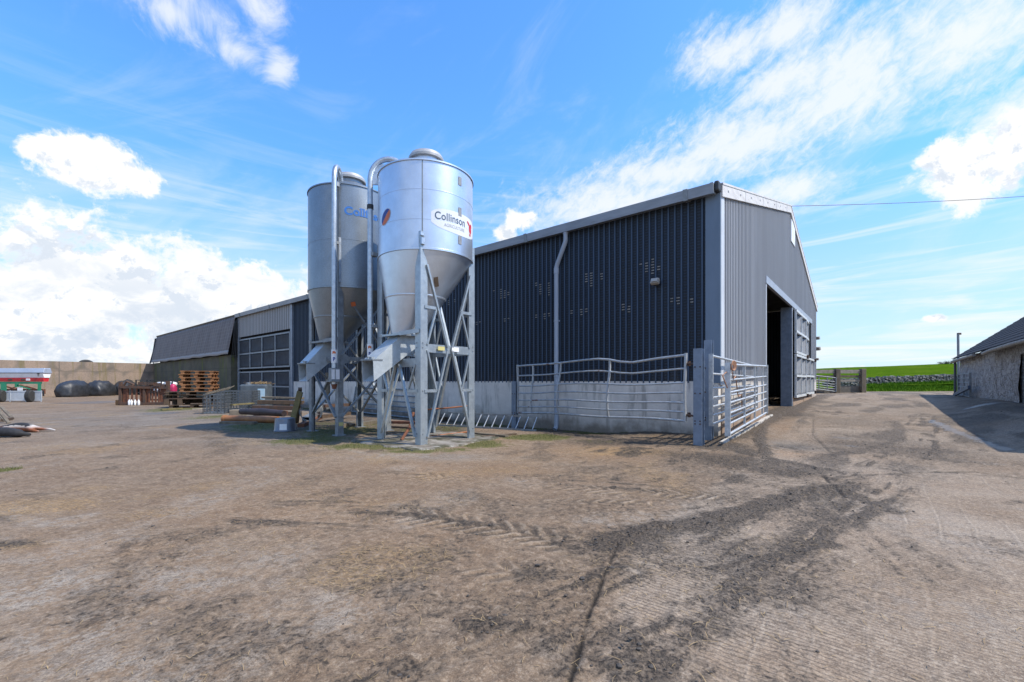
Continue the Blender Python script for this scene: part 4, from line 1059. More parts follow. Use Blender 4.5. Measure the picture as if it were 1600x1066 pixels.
# gable doorway: lintel, jambs, steel column, doors
m = MB(); m.box((aO0 - 0.10, -0.10, LINT), (aO1 + 0.15, 0.02, LINT + 0.30)); m.build('door_lintel', mk('pale_blue_lintel', (0.30, 0.33, 0.39), (0.26, 0.29, 0.34), 2, 0.45), barn)
m = MB(); m.box((aO0 - 0.02, -0.075, 1.6), (aO0 + 0.10, 0.10, LINT)); m.build('door_jamb', trim_sunlit, barn)
m = MB(); m.box((aC - 0.02, -0.05, -0.2), (aC + 0.03, 0.46, LINT)); m.build('steel_column', beam_blue, barn)
m = MB(); m.box((aC + 0.03, -0.075, -0.2), (aC + 0.15, -0.03, LINT)); m.build('column_flange', trim_sunlit, barn)
aM = a_of(1253)
def leaf(a0, a1, z0, z1, swing=0.0):
    m = MB(); w = a1 - a0
    T = lambda x, y, z: (a0 + x, -0.20 - y - swing * (x / w) ** 2, z)
    def bx(x0, x1, zz0, zz1, d=0.05):
        m.add([T(x, y, z) for z in (zz0, zz1) for (x, y) in ((x0, -d), (x1, -d), (x1, d), (x0, d))],
              [(0, 3, 2, 1), (4, 5, 6, 7), (0, 1, 5, 4), (1, 2, 6, 5), (2, 3, 7, 6), (3, 0, 4, 7)])
    for x in (0, w / 2, w): bx(max(0, x - 0.06), min(w, x + 0.06), z0, z1)
    zm = (z0 + z1) / 2
    for z in (z0, zm, z1):
        for k in range(6): bx(w * k / 6, w * (k + 1) / 6, z - 0.06, z + 0.06, 0.055)
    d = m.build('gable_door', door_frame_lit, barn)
    for i in range(2):
        for (q0, q1) in ((z0 + 0.06, zm - 0.06), (zm + 0.06, z1 - 0.06)):
            mm = MB(); N = 8; vs = []; fs = []
            for ix in range(N + 1):
                for iz in range(N + 1):
                    u, v = ix / N, iz / N
                    x = w / 2 * i + 0.06 + u * (w / 2 - 0.12)
                    vs.append(T(x, -0.02 - 0.20 * math.sin(math.pi * u) * (0.5 + 0.5 * v) + 0.03 * random.random(), q0 + v * (q1 - q0)))
            for ix in range(N):
                for iz in range(N):
                    q = ix * (N + 1) + iz; fs.append((q, q + N + 1, q + N + 2, q + 1))
            mm.add(vs, fs); pn = mm.build('mesh_panel', mesh_grey, d, smooth=60)
            k = pn.modifiers.new('thickness', 'SOLIDIFY'); k.thickness = 0.01
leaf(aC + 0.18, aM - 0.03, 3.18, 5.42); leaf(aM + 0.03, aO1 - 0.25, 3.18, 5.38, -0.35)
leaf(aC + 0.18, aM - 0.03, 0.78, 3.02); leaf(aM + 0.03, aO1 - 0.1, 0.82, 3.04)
m = MB()
for (a, z) in ((aM, 3.1), (aM, 0.72), (aO1 - 0.05, 3.05), (aO1 - 0.05, 0.85)): m.cbox((a, -0.30, z), (0.16, 0.12, 0.22))
m.pieces('door_bolt', rust_dark, barn)
m = MB(); m.box((a_of(1233.2), -0.10, 9.0), (a_of(1239), -0.06, 10.15)); m.build('gable_panel', mk('pale_panel', (0.72, 0.74, 0.76), (0.66, 0.68, 0.70), 3, 0.5), barn)
# portal frames and rails seen through the open doorway
m = MB()
for b in (6.2, 12.4):
    m.box((0.3, b, 0), (0.6, b + 0.3, EAVE - 0.1)); m.bar((0.45, b + 0.15, EAVE - 0.3), (GW / 2, b + 0.15, EAVE + 3.1), 0.2, 0.35); m.bar((GW / 2, b + 0.15, EAVE + 3.1), (GW - 0.45, b + 0.15, EAVE - 0.3), 0.2, 0.35)
    m.box((aC, b, 0), (aC + 0.3, b + 0.3, EAVE + 2.5))
m.build('portal_frame', galv_dull, barn)
m = MB(); m.tube([(aO0 + 1.2, 3.0, 5.2), (aO0 + 2.6, 3.2, 2.9), (aO0 + 5.4, 3.6, 1.7)], 0.03, 6); m.tube([(aO0 + 1.9, 3.4, 5.3), (aO0 + 3.4, 3.4, 3.2), (aO0 + 6.2, 3.8, 2.2)], 0.03, 6)
m.pieces('inner_hose', galv_dull, barn)
m = MB(); m.box((0.2, 0.25, -0.4), (GW - 0.2, BL - 0.2, 0.12)); m.build('barn_floor', conc_gable, barn)

# lamps fixed to the barn
def lamp(name, label, loc, rz, size=1.0, tilt=0.5):
    t = thing(name, label, 'lamp', loc, rz)
    m = MB(); m.cbox((0, -0.02, 0), (0.10 * size, 0.08, 0.16 * size)); m.build('bracket', black_m, t)
    m = MB(); m.cbox((0, 0, 0), (0.26 * size, 0.12 * size, 0.17 * size)); h = m.build('lamp_head', lamp_m, t, loc=(0, -0.16 * size, 0.03), rot=(-tilt, 0, 0), bevel=0.015)
    m = MB(); m.cbox((0, -0.088 * size, 0), (0.21 * size, 0.012, 0.12 * size)); m.build('lens', mk(name + '_lens', (0.42, 0.38, 0.33), (0.36, 0.33, 0.29), 8, 0.3), h)
    return t
bl = b_of(1028); pw = W2(-0.07, bl)
lamp('flood_lamp', 'small square flood lamp high on the dark side cladding', (pw.x, pw.y, 1.6 + 153 / F * pw.y), RZ - math.pi / 2, 1.0, 0.5)
for (z, lab, sz) in ((4.75, 'topmost of the three lamps on the far gable corner', 1.3), (3.95, 'middle conical lamp on the far gable corner', 1.5), (3.15, 'lowest small lamp on the far gable corner', 1.0)):
    q = W2(GW + 0.02, -0.02); lamp('corner_lamp', lab, (q.x, q.y, z + 0.1), RZ + math.pi / 2 - 0.4, sz, 0.35)['group'] = 'lamps on the far gable corner'

# ================================================================== feed silos
def text_mesh(word, size, extrude=0.004, bold=0.0, serif=False):
    cu = bpy.data.curves.new('lettering', 'FONT'); cu.body = word; cu.size = size; cu.offset = bold; cu.space_character = 1.04
    o = bpy.data.objects.new('lettering', cu); COL.objects.link(o)
    dg = bpy.context.evaluated_depsgraph_get(); dg.update()
    me = bpy.data.meshes.new_from_object(o.evaluated_get(dg)); vs = [tuple(v.co) for v in me.vertices]; fs = [tuple(p.vertices) for p in me.polygons]
    bpy.data.objects.remove(o); bpy.data.curves.remove(cu); bpy.data.meshes.remove(me)
    return vs, fs
def wrap(vs, fs, R, ang0, z0, sx=1.0, dr=0.007):
    """lay flat lettering (x right, y up) onto the outside of a drum"""
    out = []
    for (x, y, *_r) in vs:
        a = ang0 + x * sx / R
        out.append(((R + dr) * math.cos(a), (R + dr) * math.sin(a), z0 + y))
    m = MB(); m.add(out, fs); return m
def clean_drum(m):
    return m
def arc_patch(R, a0, a1, zf0, zf1, dr, n=16):
    m = MB(); vs = []; fs = []
    for i in range(n + 1):
        t = i / n; a = a0 + (a1 - a0) * t
        for z in (zf0(t), zf1(t)): vs.append(((R + dr) * math.cos(a), (R + dr) * math.sin(a), z))
    for i in range(n): fs.append((2 * i, 2 * i + 2, 2 * i + 3, 2 * i + 1))
    m.add(vs, fs); return m

def silo(name, label, centre, s, R, z_rim, z_cyl, seams, z_out, r_out, off, metal, leg_top, leg_w, style, chute_d, steel):
    t = thing(name, label, 'silo', (centre.x, centre.y, 0), RZ)
    m = MB(); m.lathe([(R, z_cyl), (R, z_rim), (R + 0.025, z_rim), (R + 0.025, z_rim + 0.035), (R - 0.01, z_rim + 0.05), (0.44, z_rim + 0.46)], 96, cap=False)
    body = m.build('drum', metal, t, smooth=25)
    m = MB()
    for z in seams: m.lathe([(R + 0.001, z - 0.015), (R + 0.004, z - 0.012), (R + 0.004, z + 0.012), (R + 0.001, z + 0.015)], 96, cap=False)
    m.lathe([(R + 0.001, z_cyl - 0.03), (R + 0.016, z_cyl - 0.02), (R + 0.016, z_cyl + 0.03), (R + 0.001, z_cyl + 0.04)], 96, cap=False)
    m.build('seam', metal, body, smooth=30)
    seam_a = math.radians(-126 - 8)
    m = MB(); m.add(*(lambda q: (q.v, q.f))(arc_patch(R, seam_a, seam_a + 0.022, lambda u: z_cyl, lambda u: z_rim, 0.005, 2))); m.build('lap_joint', galv_dull, body)
    m = MB(); n = 10
    prof = []; offs = []
    for i in range(n + 1):
        u = i / n; prof.append((R + (r_out - R) * u, z_cyl + (z_out - z_cyl) * u)); offs.append((off[0] * u, off[1] * u))
    m.lathe(prof, 96, off=offs, cap=False); cone = m.build('cone', metal, t, smooth=30)
    m = MB(); u = 0.52
    for du in (0.0,):
        r = R + (r_out - R) * u; z = z_cyl + (z_out - z_cyl) * u
        m.lathe([(r + 0.012, z + 0.02), (r + 0.016, z), (r + 0.0, z - 0.03)], 96, off=[(off[0] * u, off[1] * u)] * 3, cap=False)
    m.build('cone_seam', metal, cone, smooth=40)
    m = MB(); m.lathe([(0.40, z_rim + 0.36), (0.40, z_rim + 0.60)], 48, cap=False); m.build('neck', metal, t, smooth=30)
    m = MB(); m.lathe([(0.43, z_rim + 0.57), (0.475, z_rim + 0.58), (0.48, z_rim + 0.64), (0.42, z_rim + 0.74), (0.25, z_rim + 0.80), (0.0, z_rim + 0.82)], 48); m.build('lid', mk(name + '_lid', (0.42, 0.42, 0.42), (0.33, 0.33, 0.33), 6, 0.5, 0.4), t, smooth=35)
    # legs: one folded channel at each corner of the square
    for (sx, sy) in ((-1, -1), (-1, 1), (1, -1), (1, 1)):
        m = MB(); w = leg_w; k = 0.012
        x, y = sx * s, sy * s
        def pl(x0, x1, y0, y1, z0=0.0, z1=leg_top): m.box((min(x0, x1), min(y0, y1), z0), (max(x0, x1), max(y0, y1), z1))
        pl(x, x - sx * k, y, y - sy * w)                              # web facing the a side
        pl(x - sx * k, x - sx * w, y, y - sy * k)                     # web facing the b side
        pl(x - sx * w, x - sx * (w - k), y - sy * k, y - sy * 0.07); pl(x - sx * k, x - sx * 0.07, y - sy * w, y - sy * (w - k))
        leg = m.build('leg', steel, t)
        m = MB(); m.cbox((x - sx * w * 0.45, y - sy * w * 0.45, 0.008), (w * 1.7, w * 1.7, 0.05)); m.pieces('foot_plate', galv_dull, leg)
        m = MB()
        for z in np.arange(z_cyl + 0.08, leg_top - 0.03, 0.16):
            m.cbox((x - sx * w * 0.55, y + sy * 0.004, z), (0.028, 0.02, 0.028)); m.cbox((x + sx * 0.004, y - sy * w * 0.55, z), (0.02, 0.028, 0.028))
        for z in (style['beam'], style['beam'] + 0.12, style['lo'], 0.3):
            m.cbox((x - sx * w * 0.3, y + sy * 0.004, z), (0.028, 0.02, 0.028)); m.cbox((x + sx * 0.004, y - sy * w * 0.7, z), (0.02, 0.028, 0.028))
        m.pieces('bolt', galv_dull, leg)
    # bracing on the four sides
    faces = [((-1, -1), (1, -1), (0, -1)), ((-1, -1), (-1, 1), (-1, 0)), ((1, -1), (1, 1), (1, 0)), ((-1, 1), (1, 1), (0, 1))]
    for (c0, c1, nrm) in faces:
        p0 = Vector((c0[0] * s, c0[1] * s, 0)); p1 = Vector((c1[0] * s, c1[1] * s, 0)); d = (p1 - p0).normalized(); L = (p1 - p0).length; nn = Vector((nrm[0], nrm[1], 0))
        zb, lo, hi, ztop = style['beam'], style['lo'], style['hi'], style['top']
        if nrm == (-1, 0): zb -= style.get('drop', 0)
        at = lambda x, z, o=-0.03: p0 + d * x + Vector((0, 0, z)) + nn * o
        if style['kind'] == 'K':
            m = MB(); m.bar(at(leg_w * 0.8, zb), at(L - leg_w * 0.8, zb), 0.05, 0.21); m.build('cross_beam', steel, t)
            for side in (0, 1):
                X = (lambda x: x) if side == 0 else (lambda x: L - x)
                m = MB()
                m.bar(at(X(0.20), 0.22, 0.015), at(X(0.86), zb - 0.02, 0.015), 0.05, 0.07, nn); 
                if nrm != (-1, 0): m.bar(at(X(0.86), zb + 0.05, 0.015), at(X(0.18), ztop, 0.015), 0.05, 0.07, nn)
                m.build('main_brace', steel, t)
                m = MB()
                m.bar(at(X(0.20), zb - 0.05, 0.0), at(X(0.50), lo, 0.0), 0.045, 0.05, nn); m.bar(at(X(0.12), lo, 0.0), at(X(0.50), lo, 0.0), 0.045, 0.075)
                if nrm != (-1, 0): m.bar(at(X(0.20), zb + 0.08, 0.0), at(X(0.50), hi, 0.0), 0.045, 0.05, nn); m.bar(at(X(0.12), hi, 0.0), at(X(0.50), hi, 0.0), 0.045, 0.075)
                m.build('strut', steel, t)
        else:
            m = MB(); m.bar(at(0.1, zb), at(L - 0.1, zb), 0.05, 0.12); m.build('cross_beam', steel, t)
            m = MB()
            for g in (0, 1): m.add([at(0.08 if g == 0 else L - 0.08, zb + q, 0.012) for q in (-0.24, 0.24)] + [at(0.42 if g == 0 else L - 0.42, zb, 0.012)], [(0, 1, 2)])
            m.pieces('gusset', steel, t)
            m = MB()
            lo_t = zb - 0.1
            m.bar(at(0.1, 0.55, 0.014), at(L - 0.1, lo_t, 0.014), 0.05, 0.075, nn); m.bar(at(L - 0.1, 0.55, -0.04), at(0.1, lo_t, -0.04), 0.05, 0.075, nn)
            if nrm != (-1, 0):
                m.bar(at(0.1, zb + 0.1, 0.014), at(L - 0.1, ztop, 0.014), 0.05, 0.075, nn); m.bar(at(L - 0.1, zb + 0.1, -0.04), at(0.1, ztop, -0.04), 0.05, 0.075, nn)
            m.build('cross_brace', steel, t)
    # outlet chute towards the yard
    xo, yo = off[0], off[1]
    w = 0.245; zt = z_out
    x_in, x_out = xo + 0.28, xo - chute_d
    side = [(x_in, zt - 0.02), (x_out - 0.02, zt - 0.72), (x_out + 0.10, zt - 0.82), (x_out + 0.10, zt - 1.24), (x_in - 0.10, zt - 0.42)]
    side = [(xo + 0.30, zt - 0.03), (xo - 0.30, zt - 0.03), (x_out, zt - 0.70), (x_out + 0.02, zt - 1.20), (xo + 0.30, zt - 0.22)]
    m = MB()
    for yy in (-w, w): m.prism(side, 1, yo + yy - 0.006, yo + yy + 0.006)
    def plate(i, j, th=0.012):
        (xa, za), (xb, zb2) = side[i], side[j]
        m.add([(xa, yo - w + 0.007, za), (xb, yo - w + 0.007, zb2), (xb, yo + w - 0.007, zb2), (xa, yo + w - 0.007, za)], [(0, 1, 2, 3)])
    plate(1, 2); plate(3, 4); plate(4, 0)
    ch = m.build('chute', mk(name + '_chute', (0.50, 0.54, 0.56), (0.40, 0.44, 0.46), 6, 0.5, 0.5, 0.03, 30, fine=0.1), t)
    kk = ch.modifiers.new('thickness', 'SOLIDIFY'); kk.thickness = 0.006
    m = MB(); m.box((xo - 0.46, yo - 0.40, zt - 0.03), (xo + 0.40, yo + 0.40, zt + 0.02)); m.bar((xo - 0.46, yo - 0.40, zt + 0.0), (-s, -s + 0.05, zt + 0.05), 0.05, 0.10); m.bar((xo - 0.46, yo + 0.40, zt + 0.0), (-s, s - 0.05, zt + 0.05), 0.05, 0.10); m.build('outlet_flange', steel, ch)
    m = MB(); m.box((x_out - 0.03, yo - w - 0.02, zt - 0.69), (x_out + 0.26, yo + w + 0.02, zt - 0.655)); m.cbox((x_out + 0.06, yo - 0.10, zt - 0.63), (0.10, 0.12, 0.05)); m.cbox((x_out + 0.12, yo + 0.14, zt - 0.62), (0.08, 0.08, 0.07)); m.build('chute_flap', galv_dull, ch)
    return t, body, cone

cA = Vector((-2.36, 11.99)); cB = Vector((-5.18, 13.95))
cam_ang = lambda c: math.atan2(-c.y, -c.x) - RZ            # bearing of the lens seen from a silo, in its own axes
def at_ang(c, deg): return cam_ang(c) + math.radians(deg)
sA, bodyA, coneA = silo('feed_silo', 'bright galvanised feed silo in front with an orange and navy oval sticker', cA, 0.935, 1.27, 7.06, 4.88, [6.36, 5.62], 2.80, 0.36, (-0.66, 0.05),
             silo_new, 5.30, 0.215, dict(kind='K', beam=2.43, lo=1.36, hi=3.45, top=4.50, drop=0.36), 1.12, galv_leg)
sB, bodyB, coneB = silo('feed_silo', 'dull grey feed silo behind with large blue serif lettering', cB, 0.905, 1.235, 7.38, 4.38, [5.78], 2.80, 0.34, (-0.60, 0.06),
             silo_old, 5.80, 0.17, dict(kind='X', beam=2.27, lo=1.2, hi=3.3, top=4.35), 0.90, galv_dull)
# sight windows, sticker and lettering of the front silo
wa = at_ang(cA, 42)
for z in (6.76, 5.97, 5.24):
    m = arc_patch(1.27, wa - 0.045, wa + 0.045, lambda u, z=z: z - 0.11, lambda u, z=z: z + 0.11, 0.009, 3); m.build('sight_window', window_grey, bodyA)
a0, a1 = at_ang(cA, 5), at_ang(cA, 79)
m = arc_patch(1.27, a0, a1, lambda u: 5.46 - 0.10 * math.sin(math.pi * u) + 0.10 * (2 * abs(u - 0.5)) ** 6, lambda u: 5.92 + 0.02 * u - 0.12 * (2 * abs(u - 0.5)) ** 6, 0.004, 24); m.build('sticker', mk('clear_white_sticker', (0.66, 0.69, 0.73), (0.62, 0.65, 0.69), 3, 0.35), bodyA)
vs, fs = text_mesh('Collinson', 0.27, bold=0.003); L = max(v[0] for v in vs)
wrap(vs, fs, 1.27, at_ang(cA, 9), 5.64, 0.92 / L, 0.008).build('lettering', slate_text, bodyA)
vs, fs = text_mesh('AGRICULTURE', 0.115); L = max(v[0] for v in vs)
wrap(vs, fs, 1.27, at_ang(cA, 20), 5.49, 0.66 / L, 0.008).build('small_lettering', grey_text, bodyA)
def emblem(R, ang, z):
    """red bird-like mark: a leaf, a rounded body and a short tail"""
    m = MB()
    for (cx, cy, rx, ry, rot) in ((0.05, 0.0, 0.085, 0.12, 0.2), (-0.05, 0.12, 0.10, 0.035, -0.5), (0.04, -0.15, 0.045, 0.035, 0.0), (0.10, 0.10, 0.05, 0.06, 0.4)):
        n = 18; vs = []
        for k in range(n):
            t = 2 * math.pi * k / n; x, y = rx * math.cos(t), ry * math.sin(t)
            xx, yy = cx + x * math.cos(rot) - y * math.sin(rot), cy + x * math.sin(rot) + y * math.cos(rot)
            a = ang + xx / R; vs.append(((R + 0.009 + 0.0006 * len(m.f)) * math.cos(a), (R + 0.009 + 0.0006 * len(m.f)) * math.sin(a), z + yy))
        m.add(vs, [tuple(range(n))])
    return m
emblem(1.27, at_ang(cA, 62), 5.66).build('emblem', red_m, bodyA)
def oval(R, ang, z, rx, ry, tilt, lo, hi, dr):
    """oval, or the half of it below (lo = -1, hi = 0) or above (0, 1) its long axis, laid on the drum in small facets"""
    m = MB(); N, K = 20, 6; vs = []; fs = []
    for i in range(N + 1):
        x = rx * -math.cos(math.pi * i / N); h = ry * math.sqrt(max(0.0, 1 - (x / rx) ** 2))
        for k in range(K + 1):
            y = h * (lo + (hi - lo) * k / K)
            a = ang + (x * math.cos(tilt) - y * math.sin(tilt)) / R
            vs.append(((R + dr) * math.cos(a), (R + dr) * math.sin(a), z + x * math.sin(tilt) + y * math.cos(tilt)))
    for i in range(N):
        for k in range(K):
            q = i * (K + 1) + k; fs.append((q, q + K + 1, q + K + 2, q + 1))
    m.add(vs, fs); return m
sa = at_ang(cA, -53)
oval(1.27, sa, 5.77, 0.235, 0.165, 0.75, -1, 1, 0.004).build('oval_sticker', mk('sticker_rim', (0.50, 0.48, 0.52), (0.42, 0.40, 0.45), 6, 0.5), bodyA)
oval(1.27, sa, 5.77, 0.22, 0.15, 0.75, -0.98, -0.03, 0.008).build('oval_sticker_half', orange_m, bodyA)
oval(1.27, sa, 5.77, 0.22, 0.15, 0.75, 0.06, 0.98, 0.008).build('oval_sticker_half', navy_m, bodyA)
m = MB(); m.bar((0, 0, 0), (0, 0, 0.15), 0.10, 0.004); 
ca_ = at_ang(cA, 28); u_ = 0.36
rr = 1.27 + (0.36 - 1.27) * u_; zz = 4.88 + (2.80 - 4.88) * u_
cl = MB(); cl.cbox((0, 0, 0), (0.012, 0.11, 0.25)); cl.build('cone_sticker', cone_label, coneA, loc=((rr + 0.012) * math.cos(ca_) - 0.66 * u_, (rr + 0.012) * math.sin(ca_) + 0.05 * u_, zz), rot=(0.35, 0.42, ca_))
# lettering of the old silo: heavy letters with small slab serifs
vs, fs = text_mesh('Collinson', 0.33, bold=0.010); L = max(v[0] for v in vs)
base_y = 0.0
srf = MB(); srf.add(vs, fs)
def letter_cols():
    # stems found from the outline: tall narrow runs (l, l, i) and the n stems
    xs = sorted(set(round(v[0], 3) for v in vs)); return xs
cap = max(v[1] for v in vs)
lets = []
acc = 0.0
for i, ch in enumerate('Collinson'):
    v0, _f = text_mesh('Collinson'[:i + 1], 0.33, bold=0.010); x1 = max(v[0] for v in v0)
    v1, _f = text_mesh(ch, 0.33, bold=0.010); w_ = max(v[0] for v in v1) - min(v[0] for v in v1); h_ = max(v[1] for v in v1)
    lets.append((ch, x1 - w_, x1, h_))
for (ch, x0, x1, h) in lets:
    st = 0.026
    stems = {'l': [(x0 + x1) / 2], 'i': [(x0 + x1) / 2], 'n': [x0 + 0.025, x1 - 0.025]}.get(ch, [])
    for x in stems:
        srf.add([(x - 0.088, 0.0, 0), (x + 0.088, 0.0, 0), (x + 0.088, st, 0), (x - 0.088, st, 0)], [(0, 1, 2, 3)])
    if ch == 'l': srf.add([(stems[0] - 0.06, h - st, 0), (stems[0], h - st, 0), (stems[0], h, 0), (stems[0] - 0.06, h, 0)], [(0, 1, 2, 3)])
    if ch in 'in':
        xh = 0.33 * 0.53 if ch == 'n' else 0.33 * 0.53
        srf.add([(stems[0] - 0.06, xh - st, 0), (stems[0], xh - st, 0), (stems[0], xh, 0), (stems[0] - 0.06, xh, 0)], [(0, 1, 2, 3)])
wrap(srf.v, srf.f, 1.235, at_ang(cB, -8), 6.50, 1.36 / L, 0.008).build('lettering', blue_text, bodyB)
m = MB()
fa = at_ang(cB, 3)
st = MB(); st.box((-0.905 + 0.02, -0.905 - 0.02, 4.5), (-0.905 + 0.19, -0.905 + 0.0, 5.80)); st.build('rivet_strip', galv, bodyB)
m = MB()
for z in np.arange(4.55, 5.75, 0.10): m.cbox((-0.905 + 0.165, -0.93, z), (0.025, 0.02, 0.04))
m.pieces('rivet', black_m, bodyB)
m = MB(); m.cbox((0, 0, 0), (0.012, 0.13, 0.13)); cx_ = at_ang(cB, 14); u_ = 0.30; rr = 1.235 + (0.34 - 1.235) * u_
m.build('cone_sticker', orange_m, coneB, loc=((rr + 0.014) * math.cos(cx_) - 0.6 * u_, (rr + 0.014) * math.sin(cx_), 4.38 + (2.8 - 4.38) * u_), rot=(0.3, 0.45, cx_))
# fill pipes
def fill_pipe(t, x, y, z0, z1, top, r, mat, elbow):
    m = MB(); n = 14; pts = [(x, y, z0), (x, y, (z0 + z1) / 2), (x, y, z1)]
    dx, dy = top[0] - x, top[1] - y
    for k in range(1, n + 1):
        th = math.pi * k / n * elbow[1]
        u = (1 - math.cos(th)) / (1 - math.cos(math.pi * elbow[1]))
        pts.append((x + dx * u, y + dy * u, z1 + elbow[0] * math.sin(th)))
    pts.append((top[0], top[1], top[2]))
    m.tube(pts, r, 16); p = m.build('fill_pipe', mat, t, smooth=40)
    return p
pa = fill_pipe(sA, -1.07, 1.06, 2.05, 7.10, (-0.42, 0.36, 7.40), 0.073, galv, (0.56, 0.86))
m = MB(); m.tube([(-1.07, 1.06, 6.28), (-1.07, 1.06, 6.40)], 0.088, 16); m.build('rubber_joint', black_m, pa)
m = MB(); m.prism([(0, 6.95), (0.40, 6.95), (0.52, 7.35), (0.33, 7.52), (0.12, 7.45), (0.0, 7.2)], 1, -0.02, 0.02)
m.build('elbow_plate', galv, pa, loc=(-1.05, 1.04, 0), rot=(0, 0, math.atan2(-0.70, 0.65)))
m = MB(); m.cbox((-1.0, 0.985, 5.05), (0.16, 0.16, 0.10)); m.cbox((-1.0, 0.985, 3.1), (0.16, 0.16, 0.08)); m.pieces('pipe_clamp', galv_dull, pa)
pb = fill_pipe(sB, -1.06, -0.98, 1.50, 7.42, (-0.52, -0.40, 7.55), 0.072, galv, (0.50, 0.95))
m = MB(); m.cbox((-0.98, -0.93, 7.30), (0.14, 0.14, 0.12)); m.cbox((-1.0, -0.95, 5.6), (0.14, 0.14, 0.08)); m.cbox((-1.0, -0.95, 3.4), (0.14, 0.14, 0.08)); m.pieces('pipe_clamp', galv_dull, pb)
m = MB(); m.tube([(-1.06, -0.98, 1.38), (-1.06, -0.98, 1.52)], [0.055, 0.085], 16); m.build('pipe_mouth', rust, pb)
def pipe_tag(pipe, x, y, z, c):
    ang = cam_ang(c)
    m = arc_patch(0.08, ang - 1.35, ang + 1.35, lambda u: z - 0.19, lambda u: z + 0.19, 0.003, 10)
    for i, v in enumerate(m.v): m.v[i] = (v[0] + x, v[1] + y, v[2])
    tg = m.build('pipe_label', white_label, pipe)
    q = arc_patch(0.08, ang - 0.6, ang + 0.5, lambda u: z + 0.06 + 0.02 * math.sin(3 * u), lambda u: z + 0.15 - 0.05 * abs(u - 0.4), 0.006, 8)
    for i, v in enumerate(q.v): q.v[i] = (v[0] + x, v[1] + y, v[2])
    q.build('label_picture', orange_m, tg)
    vs, fs = text_mesh('B', 0.17, bold=0.006); vs = [((vx - 0.055) * 0.72, vy, 0) for (vx, vy, _z) in vs]
    q = wrap(vs, fs, 0.08, ang + 0.05, z - 0.15, 1.0, 0.008)
    for i, v in enumerate(q.v): q.v[i] = (v[0] + x, v[1] + y, v[2])
    q.build('label_letter', navy_m, tg)
pipe_tag(pa, -1.07, 1.06, 2.42, cA); pipe_tag(pb, -1.06, -0.98, 2.32, cB)
m = MB(); m.box((-1.19, -1.08, 1.62), (-0.95, -0.90, 1.98)); hb = m.build('label_box', galv_dull, pb)
m = MB(); m.box((-1.195, -1.086, 1.66), (-1.10, -1.081, 1.94)); m.box((-1.07, -1.086, 1.66), (-0.955, -1.081, 1.94)); m.pieces('box_label', white_label, hb)
m = MB(); m.box((-1.24, -1.12, 1.585), (-0.88, -0.86, 1.62)); m.build('box_shelf', galv_dull, hb)
m = MB(); m.box((-0.905 + 0.02, -0.925, 0.30), (-0.905 + 0.15, -0.912, 0.40)); m.build('yellow_tape', yellow_m, sB)
m = MB(); m.box((0.05, -0.985, 2.38), (0.30, -0.975, 2.50)); m.build('beam_sticker', white_label, sA)
m = MB(); m.box((-0.42, -0.985, 2.39), (-0.20, -0.975, 2.49)); m.build('beam_sticker', yellow_m, sA)
m = MB(); m.cbox((-0.94 + 0.05, -0.96, 5.05), (0.10, 0.05, 0.16)); m.cbox((-0.94 + 0.03, -0.96, 5.22), (0.12, 0.05, 0.08)); m.pieces('leg_cap', galv, sA)
# concrete pad under the front silo
m = MB(); N = 26; ring = []
for k in range(N):
    th = 2 * math.pi * k / N; rx = 1.55 / max(abs(math.cos(th)), abs(math.sin(th))) ** 0.9
    ring.append((rx * math.cos(th) * random.uniform(0.9, 1.06), rx * math.sin(th) * random.uniform(0.9, 1.06)))
vs = [(x * 1.05, y * 1.05, -0.06) for x, y in ring] + [(x, y, 0.035) for x, y in ring]
m.add(vs, [(i, (i + 1) % N, N + (i + 1) % N, N + i) for i in range(N)] + [tuple(range(N, 2 * N))])
pad = tag(m.build('concrete_pad', pad_m, loc=(cA.x, cA.y, 0), rot=RZ), 'rough worn concrete pad under the legs of the front silo', 'concrete pad')
random.seed(11)
# ================================================================== gates and posts
def gate(name, label, b0, t0, b1, t1, rails, uprights, r, mat, dent=None, group=None, stile=0.05, end_w=0.07, cat='gate'):
    b0, t0, b1, t1 = map(Vector, (b0, t0, b1, t1))
    t = thing(name, label, cat, b0, 0, group)
    axis = (b1 - b0); axis.z = 0; ln = axis.length; axis.normalize(); nrm = Vector((-axis.y, axis.x, 0))
    def at(u, w):
        p = (b0.lerp(b1, u)).lerp(t0.lerp(t1, u), w) - b0
        if dent:
            dx, dn, dz = dent(u, w); p = p + axis * dx + nrm * dn + Vector((0, 0, dz))
        return p
    for w in rails:
        m = MB(); m.tube([at(i / 16, w) for i in range(17)], r * (1.25 if w in (0, 1) else 1.0), 8); m.build('rail', mat, t, smooth=50)
    for u in uprights:
        m = MB(); ends = u in (0, 1)
        pts = [at(u, i / 8) for i in range(9)]
        if ends: pts[0] -= Vector((0, 0, 0.03)); pts[-1] += Vector((0, 0, 0.05))
        for p, q in zip(pts[:-1], pts[1:]): m.bar(p, q, end_w if ends else 0.012 + stile * 0.6, stile, axis) if False else m.bar(p, q, stile, end_w if ends else 0.05, nrm)
        m.build('upright', mat, t)
    return t, at
def pz(p, z): return Vector((p.x, p.y, z))
